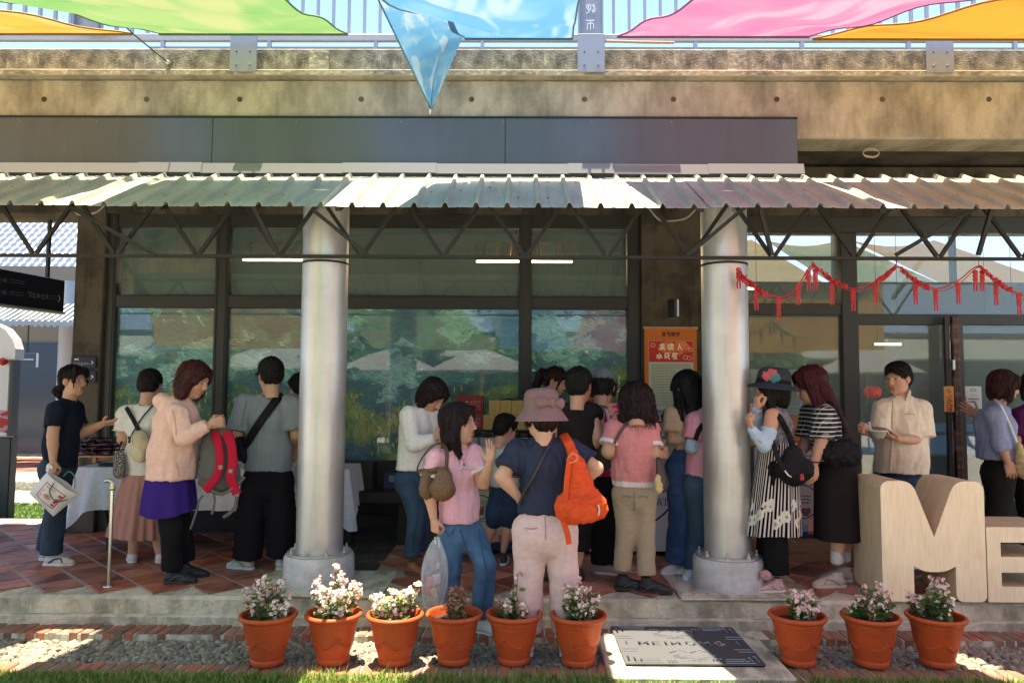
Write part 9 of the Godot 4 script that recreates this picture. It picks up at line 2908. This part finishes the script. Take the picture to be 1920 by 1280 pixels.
func build_bags(p1, p2, p3, p4, p7, p9, p12, p13, p14, p15, p16, p17, p19) -> void:
	var bk := Vector3.BACK
	var nyl := cloth(L(0.010, 0.010, 0.011), null, 1.0, 0.6)
	# the white printed bag of woman 1
	var z := 5.66
	var c := [P(88, 884, z), P(148, 928, z + 0.02), P(99, 968, z), P(53, 924, z - 0.02)]
	var base: Vector3 = c[2]
	var bg := thing("white_bag", "white plastic bag with red square print hanging from the woman in navy's hand", "bag", base)
	var sheet := func(sg: float) -> Callable:
		return func(u: float, v: float) -> Vector3:
			var p: Vector3 = (c[3] as Vector3).lerp(c[2], u).lerp((c[0] as Vector3).lerp(c[1], u), v)
			var b := sin(PI * u) * sin(PI * minf(v * 0.72, 1.0))
			return p - base + Vector3(0, 0, sg * 0.055 * pow(maxf(b, 0.0), 0.6) + 0.006 * sin(u * 13.0 + v * 5.0) * b)
	var im := newimg(256, 256, Color(0.84, 0.83, 0.81))
	var red := Color(0.66, 0.12, 0.14)
	for q in [[60, 50, 210, 50], [210, 50, 210, 205], [210, 205, 60, 205], [60, 205, 60, 50]]: stroke(im, Vector2(q[0], q[1]), Vector2(q[2], q[3]), 3, red)
	for k in 4: glyph(im, ["word", "beauty", "town", "paper"][k], Vector2(182, 62 + k * 34), 22, 2, red)
	tiny_lines(im, 72, 150, 176, 196, 10, red, 5)
	tiny_lines(im, 72, 90, 62, 160, 9, red, 5)
	for k in 26: dot(im, int(130 + (4 + k) * cos(k * 0.5)), int(112 + (4 + k) * 0.8 * sin(k * 0.5)), 3, red)
	var bm := flat_mat(im, 0.4, 0.4)
	bm.backlight_enabled = true
	bm.backlight = Color(0.5, 0.5, 0.5)
	put("front", MB.new().grid(24, 24, sheet.call(1.0)).mesh(), bm, bg)
	put("rear", MB.new().grid(24, 24, sheet.call(-1.0)).mesh(), mk(L(0.62, 0.60, 0.60), 0.4), bg)
	tubes(bg, "handle", [c[0], P(90, 872, z), P(97, 878, z)], 0.012, mk(L(0.65, 0.64, 0.63), 0.4), 0.4)
	tubes(bg, "green_handle", [P(118, 893, z + 0.05), P(128, 884, z + 0.04), P(139, 893, z + 0.03), P(139, 915, z + 0.02)], 0.004, mk(L(0.05, 0.22, 0.08), 0.5))
	tubes(bg, "green_handle", [P(101, 905, z - 0.06), P(92, 922, z - 0.075), P(104, 940, z - 0.075), P(126, 936, z - 0.05)], 0.004, mk(L(0.02, 0.07, 0.04), 0.5))
	# cream mini backpack of woman 2
	var cream := cloth(L(0.55, 0.47, 0.32), null, 1.0, 0.6)
	var bz := 5.76
	bg = blob("mini_backpack", "small cream backpack on the back of the woman in white blouse", "bag", [[P(262, 822, bz), P(262, 850, bz), 0.065, 0.068, 1.5, bk], [P(258, 840, bz), P(268, 840, bz), 0.07, 0.07, 1.5, bk], [P(262, 850, bz - 0.04), P(262, 856, bz - 0.04), 0.045, 0.045, 1.6, bk]], cream, 0.008, 0.003)
	strap_world(bg, p2, [[236, 764], [248, 785], [262, 812, 0.17]], 0.034, nyl)
	strap_world(bg, p2, [[240, 818], [246, 836], [252, 848, 0.17]], 0.014, nyl)
	strap_world(bg, p2, [[286, 760], [268, 780], [250, 808], [240, 830]], 0.012, mk(L(0.05, 0.05, 0.045), 0.4, 0.6), "chain_strap")
	tubes(bg, "zip", [P(247, 832, bz - 0.075), P(250, 815, bz - 0.07), P(262, 808, bz - 0.065), P(274, 815, bz - 0.07), P(277, 832, bz - 0.075)], 0.004, mk(L(0.35, 0.30, 0.2), 0.5))
	bg = blob("patterned_pouch", "black and white patterned pouch hanging at the white blouse woman's left side", "bag", [[P(223, 856, 5.82), P(223, 885, 5.82), 0.045, 0.05, 1.8, bk]], mk(Color.WHITE, 0.8, 0, weave_tex(33, Color(0.05, 0.04, 0.05), Color(0.78, 0.74, 0.70), 0.52, 0.09), 4.0), 0.008, 0.003)
	tubes(bg, "strap", [P(222, 852, 5.82), P(224, 836, 5.84), P(228, 828, 5.86)], 0.008, nyl)
	# the grey and red backpack of woman 3
	var gry := cloth(L(0.115, 0.11, 0.10), null, 1.0, 0.7)
	var rd := cloth(L(0.42, 0.010, 0.035), null, 1.0, 0.7)
	var dz := 5.36
	bg = blob("backpack", "grey backpack with two red shoulder straps held up by the peach jacket woman", "backpack", [[P(408, 828, dz), P(408, 880, dz), 0.115, 0.125, 1.7, bk], [P(410, 870, dz), P(410, 900, dz), 0.125, 0.105, 1.6, bk], [P(386, 880, dz), P(380, 905, dz), 0.05, 0.035, 1.3, bk], [P(436, 880, dz), P(444, 903, dz), 0.05, 0.035, 1.3, bk]], gry, 0.009, 0.006)
	var f := dz - 0.088
	tubes(bg, "red_strap", [P(402, 810, dz - 0.05), P(408, 830, f - 0.01), P(412, 860, f - 0.02), P(406, 892, f - 0.02), P(384, 920, f)], 0.030, rd, 0.25, Vector3(1, 0, 0))
	tubes(bg, "red_strap", [P(424, 810, dz - 0.05), P(432, 830, f - 0.01), P(436, 865, f - 0.02), P(432, 895, f - 0.02), P(444, 926, f)], 0.034, rd, 0.25, Vector3(1, 0, 0))
	tubes(bg, "grab_handle", [P(404, 812, dz - 0.02), P(410, 796, dz), P(417, 792, dz + 0.02), P(424, 806, dz - 0.02)], 0.011, gry, 0.5)
	tubes(bg, "hip_strap", [P(380, 928, f), P(372, 940, f), P(368, 958, f), P(356, 992, f + 0.02)], 0.008, gry, 0.3)
	tubes(bg, "hip_strap", [P(398, 918, f), P(402, 935, f), P(400, 952, f), P(396, 964, f)], 0.009, gry, 0.3)
	tubes(bg, "hip_strap", [P(396, 920, f), P(416, 926, f - 0.01), P(440, 912, f - 0.01), P(458, 894, f + 0.02)], 0.012, gry, 0.4)
	tubes(bg, "hip_strap", [P(444, 930, f), P(440, 950, f), P(430, 962, f), P(418, 970, f)], 0.012, gry, 0.3)
	for q in [[413, 876], [432, 883]]: put("buckle", boxm(P(q[0], q[1], f - 0.033) - bg.position, Vector3(0.028, 0.028, 0.008), Basis.IDENTITY, 0.003), mk(L(0.2, 0.2, 0.19), 0.4), bg)
	# black sling of the man in grey
	bg = blob("sling_bag", "black sling bag at the left side of the man in grey", "bag", [[P(452, 832, 5.72), P(458, 850, 5.72), 0.07, 0.08, 1.6, Vector3.RIGHT]], nyl, 0.009, 0.005)
	strap_world(bg, p4, [[527, 738], [512, 757], [488, 790], [462, 830], [452, 846]], 0.062, nyl, "strap", 0.008)
	# white pouch of the half hidden woman
	bg = blob("silver_pouch", "silvery white pouch beside the left column, carried by the bending woman", "bag", [[P(560, 868, 6.0), P(560, 895, 6.0), 0.045, 0.06, 1.8, bk]], mk(L(0.5, 0.5, 0.52), 0.35), 0.008, 0.008)
	# brown handbag of woman 7
	var tan := mk(Color.WHITE, 0.55, 0, weave_tex(37, Color(0.34, 0.24, 0.14), Color(0.50, 0.38, 0.24), 0.5, 0.08), 5.0)
	var brown := mk(L(0.085, 0.035, 0.02), 0.5)
	var hz := 4.79
	bg = blob("handbag", "tan patterned handbag hanging from the pink tee woman's shoulder", "bag", [[P(806, 900, hz + 0.03), P(806, 915, hz + 0.03), 0.07, 0.08, 1.7, Vector3(0.6, 0, 0.8)], [P(832, 895, hz - 0.05), P(830, 914, hz - 0.05), 0.055, 0.085, 1.6, bk], [P(790, 885, hz + 0.05), P(836, 880, hz - 0.04), 0.02, 0.02, 1.0, bk]], tan, 0.008, 0.004)
	tubes(bg, "strap", [P(836, 880, hz - 0.06), P(838, 852, hz - 0.02), P(832, 834, hz + 0.04), P(818, 832, hz + 0.10), P(800, 846, hz + 0.12), P(786, 868, hz + 0.09), P(782, 880, hz + 0.06)], 0.013, brown, 0.4)
	tubes(bg, "trim", [P(782, 881, hz + 0.05), P(806, 884, hz - 0.01), P(838, 878, hz - 0.07)], 0.006, brown)
	# her clear carrier bag
	var film := StandardMaterial3D.new()
	film.transparency = BaseMaterial3D.TRANSPARENCY_ALPHA
	film.albedo_color = Color(0.9, 0.91, 0.92, 0.24)
	film.roughness = 0.22
	bumpy(film, M.fold_n, 1.2)
	var pz := 4.79
	var top := P(818, 1012, pz)
	var bot := P(811, 1142, pz)
	bg = thing("plastic_bag", "clear plastic carrier bag with shopping in the pink tee woman's hand", "bag", bot)
	var wall := func(u: float, v: float) -> Vector3:
		var a := u * TAU
		var w := 0.012 + 0.066 * pow(sin(PI * clampf(v * 0.86 + 0.02, 0, 1)), 0.8)
		w *= 1.0 + 0.16 * sin(a * 5.0 + v * 3.0) * (1.0 - 0.5 * v) + 0.06 * sin(a * 11.0 + v * 9.0)
		return top.lerp(bot, v) - bot + Vector3(cos(a) * w * 1.05, 0.0, sin(a) * w * 0.7)
	put("film", MB.new().grid(90, 36, wall).mesh(), film, bg)
	put("handles", MB.new().tube([top - bot + Vector3(-0.01, -0.03, 0), top - bot + Vector3(-0.004, 0.02, 0.0), top - bot + Vector3(0.012, 0.02, 0), top - bot + Vector3(0.02, -0.05, 0)], 0.010, 6, true, 0.5).mesh(), film, bg)
	var it := [[800, 1066, 0.02, L(0.03, 0.22, 0.6)], [808, 1090, 0.032, L(0.6, 0.25, 0.28)], [818, 1085, 0.03, L(0.55, 0.55, 0.52)], [813, 1112, 0.034, L(0.6, 0.5, 0.36)], [805, 1108, 0.026, L(0.55, 0.12, 0.14)], [822, 1060, 0.02, L(0.45, 0.45, 0.46)]]
	for q in it: put("packet", boxm(P(q[0], q[1], pz) - bot, Vector3(q[2] * 1.6, q[2] * 2.0, q[2]), Basis.from_euler(Vector3(0.2, q[0] * 0.3, 0.4 - q[2] * 9.0)), 0.006), mk(q[3], 0.5), bg)
	# the orange rucksack
	var org := cloth(L(0.70, 0.085, 0.022), null, 1.0, 0.75)
	var oz := 4.36
	bg = blob("orange_rucksack", "bright orange soft rucksack slung over the hat woman's right shoulder", "backpack", [[P(1080, 872, oz), P(1092, 940, oz), 0.055, 0.105, 1.5, bk], [P(1072, 950, oz), P(1112, 950, oz), 0.10, 0.085, 1.4, bk, 0.03], [P(1084, 962, oz - 0.07), P(1106, 962, oz - 0.07), 0.055, 0.05, 1.5, bk, 0.01], [P(1078, 862, oz), P(1076, 850, oz), 0.04, 0.028, 1.2, bk]], org, 0.008, 0.011)
	strap_world(bg, p9, [[1056, 815], [1066, 830], [1072, 846], [1076, 864, 0.20]], 0.058, org, "strap", 0.008)
	tubes(bg, "side_strap", [P(1068, 858, oz - 0.03), P(1063, 900, oz - 0.06), P(1060, 940, oz - 0.06), P(1056, 972, oz - 0.02), P(1064, 1000, oz - 0.02), P(1067, 1020, oz - 0.02)], 0.016, org, 0.3, Vector3.RIGHT)
	tubes(bg, "drawstring", [P(1066, 858, oz - 0.07), P(1074, 850, oz - 0.09), P(1083, 856, oz - 0.08), P(1080, 864, oz - 0.08), P(1068, 868, oz - 0.08)], 0.005, mk(L(0.75, 0.22, 0.10), 0.8))
	tubes(bg, "zip", [P(1062, 940, oz - 0.112), P(1080, 933, oz - 0.115), P(1100, 936, oz - 0.112), P(1120, 930, oz - 0.08)], 0.005, mk(L(0.5, 0.05, 0.015), 0.7))
	tubes(bg, "zip", [P(1122, 946, oz - 0.09), P(1124, 956, oz - 0.09), P(1122, 966, oz - 0.09)], 0.005, mk(L(0.6, 0.55, 0.5), 0.5))
	var pu := thing("crossbody_strap", "thin dark strap with small purse across the hat woman's navy back", "bag", p9.base + Vector3(0, 0.8, 0))
	strap_world(pu, p9, [[1041, 812], [1022, 850], [1000, 895], [982, 925], [972, 950]], 0.016, mk(L(0.035, 0.028, 0.028), 0.4))
	# woven grey bag and white strap of the capped person
	bg = blob("mottled_bag", "mottled grey shoulder bag behind the salmon top woman's left arm", "bag", [[P(1124, 840, 5.5), P(1128, 862, 5.5), 0.085, 0.09, 1.8, bk]], mk(Color.WHITE, 0.9, 0, weave_tex(43, Color(0.12, 0.11, 0.10), Color(0.50, 0.48, 0.44), 0.5, 0.14), 4.0), 0.009, 0.006)
	strap_world(bg, p12, [[1126, 758], [1138, 772], [1142, 800], [1138, 826, 0.17]], 0.026, cloth(L(0.6, 0.5, 0.45)))
	# brown bag of woman 13
	bg = blob("brown_shoulder_bag", "brown shoulder bag with pale cloth charm at the salmon top woman's hip", "bag", [[P(1236, 866, 5.08), P(1242, 905, 5.08), 0.035, 0.065, 1.8, Vector3(0.8, 0, 0.6)]], mk(L(0.05, 0.028, 0.02), 0.5), 0.008, 0.003)
	strap_world(bg, p13, [[1194, 778], [1178, 790], [1163, 810], [1152, 832]], 0.020, brown)
	bg = blob("cloth_charm", "pale yellow striped cloth pouch tied to the brown shoulder bag", "pouch", [[P(1234, 898, 5.04), P(1236, 912, 5.04), 0.035, 0.045, 1.8, Vector3(0.8, 0, 0.6)]], cloth(L(0.55, 0.42, 0.20)), 0.007, 0.008)
	# phone and strap of woman 14
	var ph := thing("phone", "black phone held up by the long haired woman in beige", "phone", P(1249, 788, 5.95))
	put("case", boxm(Vector3.ZERO, Vector3(0.075, 0.15, 0.012), Basis.from_euler(Vector3(0.4, 0.5, 0.5)), 0.004), M.black, ph)
	put("camera_bump", boxm(Basis.from_euler(Vector3(0.4, 0.5, 0.5)) * Vector3(-0.018, 0.05, 0.008), Vector3(0.025, 0.03, 0.005), Basis.from_euler(Vector3(0.4, 0.5, 0.5)), 0.002), M.frame, ph)
	var cs := thing("shoulder_strap", "brown leather strap over the beige shirt of the long haired woman", "bag", p14.base + Vector3(0, 1.0, 0))
	strap_world(cs, p14, [[1275, 744], [1282, 765], [1288, 795], [1290, 826]], 0.024, brown)
	cs = thing("shoulder_strap", "black strap over the pink tee beside the right column", "bag", p15.base + Vector3(0, 1.0, 0))
	strap_world(cs, p15, [[1318, 795], [1310, 808], [1304, 825]], 0.036, nyl)
	# black shoulder bag of the striped skirt woman
	bg = blob("black_hobo_bag", "black slouchy bag on the striped skirt woman's back", "bag", [[P(1488, 852, 5.06), P(1490, 885, 5.06), 0.065, 0.095, 1.5, bk], [P(1476, 880, 5.06), P(1504, 880, 5.06), 0.08, 0.08, 1.4, bk]], nyl, 0.009, 0.008)
	strap_world(bg, p16, [[1446, 762], [1464, 785], [1480, 815], [1487, 838, 0.18]], 0.040, nyl)
	tubes(bg, "side_strap", [P(1446, 818, 5.06), P(1456, 850, 5.02), P(1470, 882, 5.0)], 0.018, nyl, 0.3, Vector3.RIGHT)
	tubes(bg, "clip", [P(1472, 882, 4.99), P(1478, 890, 4.98), P(1484, 894, 4.98)], 0.007, M.steel)
	put("charm", MB.new().lathe([Vector2(0, -0.03), Vector2(0.014, -0.02), Vector2(0.012, 0.01), Vector2(0, 0.02)], P(1504, 893, 4.96) - bg.position, 10).mesh(), M.red, bg)
	# black bag of the striped tee woman
	bg = blob("black_crossbody_bag", "large soft black bag on the striped tee woman's hip", "bag", [[P(1566, 852, 5.2), P(1594, 848, 5.2), 0.085, 0.08, 1.5, bk], [P(1584, 838, 5.2), P(1598, 862, 5.2), 0.05, 0.05, 1.4, bk], [P(1586, 812, 5.22), P(1590, 840, 5.2), 0.02, 0.05, 1.4, bk]], nyl, 0.009, 0.014)
	strap_world(bg, p17, [[1548, 750], [1566, 762], [1580, 788], [1588, 815, 0.19]], 0.022, nyl)
	# yellow bag and lace strap of woman 19
	bg = blob("yellow_cloth_bag", "pale yellow cloth bag in front of the pale blue shirt woman", "bag", [[P(1912, 838, 6.1), P(1918, 880, 6.1), 0.04, 0.075, 1.7, Vector3.RIGHT]], cloth(L(0.60, 0.50, 0.24)), 0.009, 0.008)
	strap_world(bg, p19, [[1866, 748], [1880, 765], [1896, 800], [1908, 830, 0.16]], 0.022, cloth(L(0.6, 0.6, 0.55)))
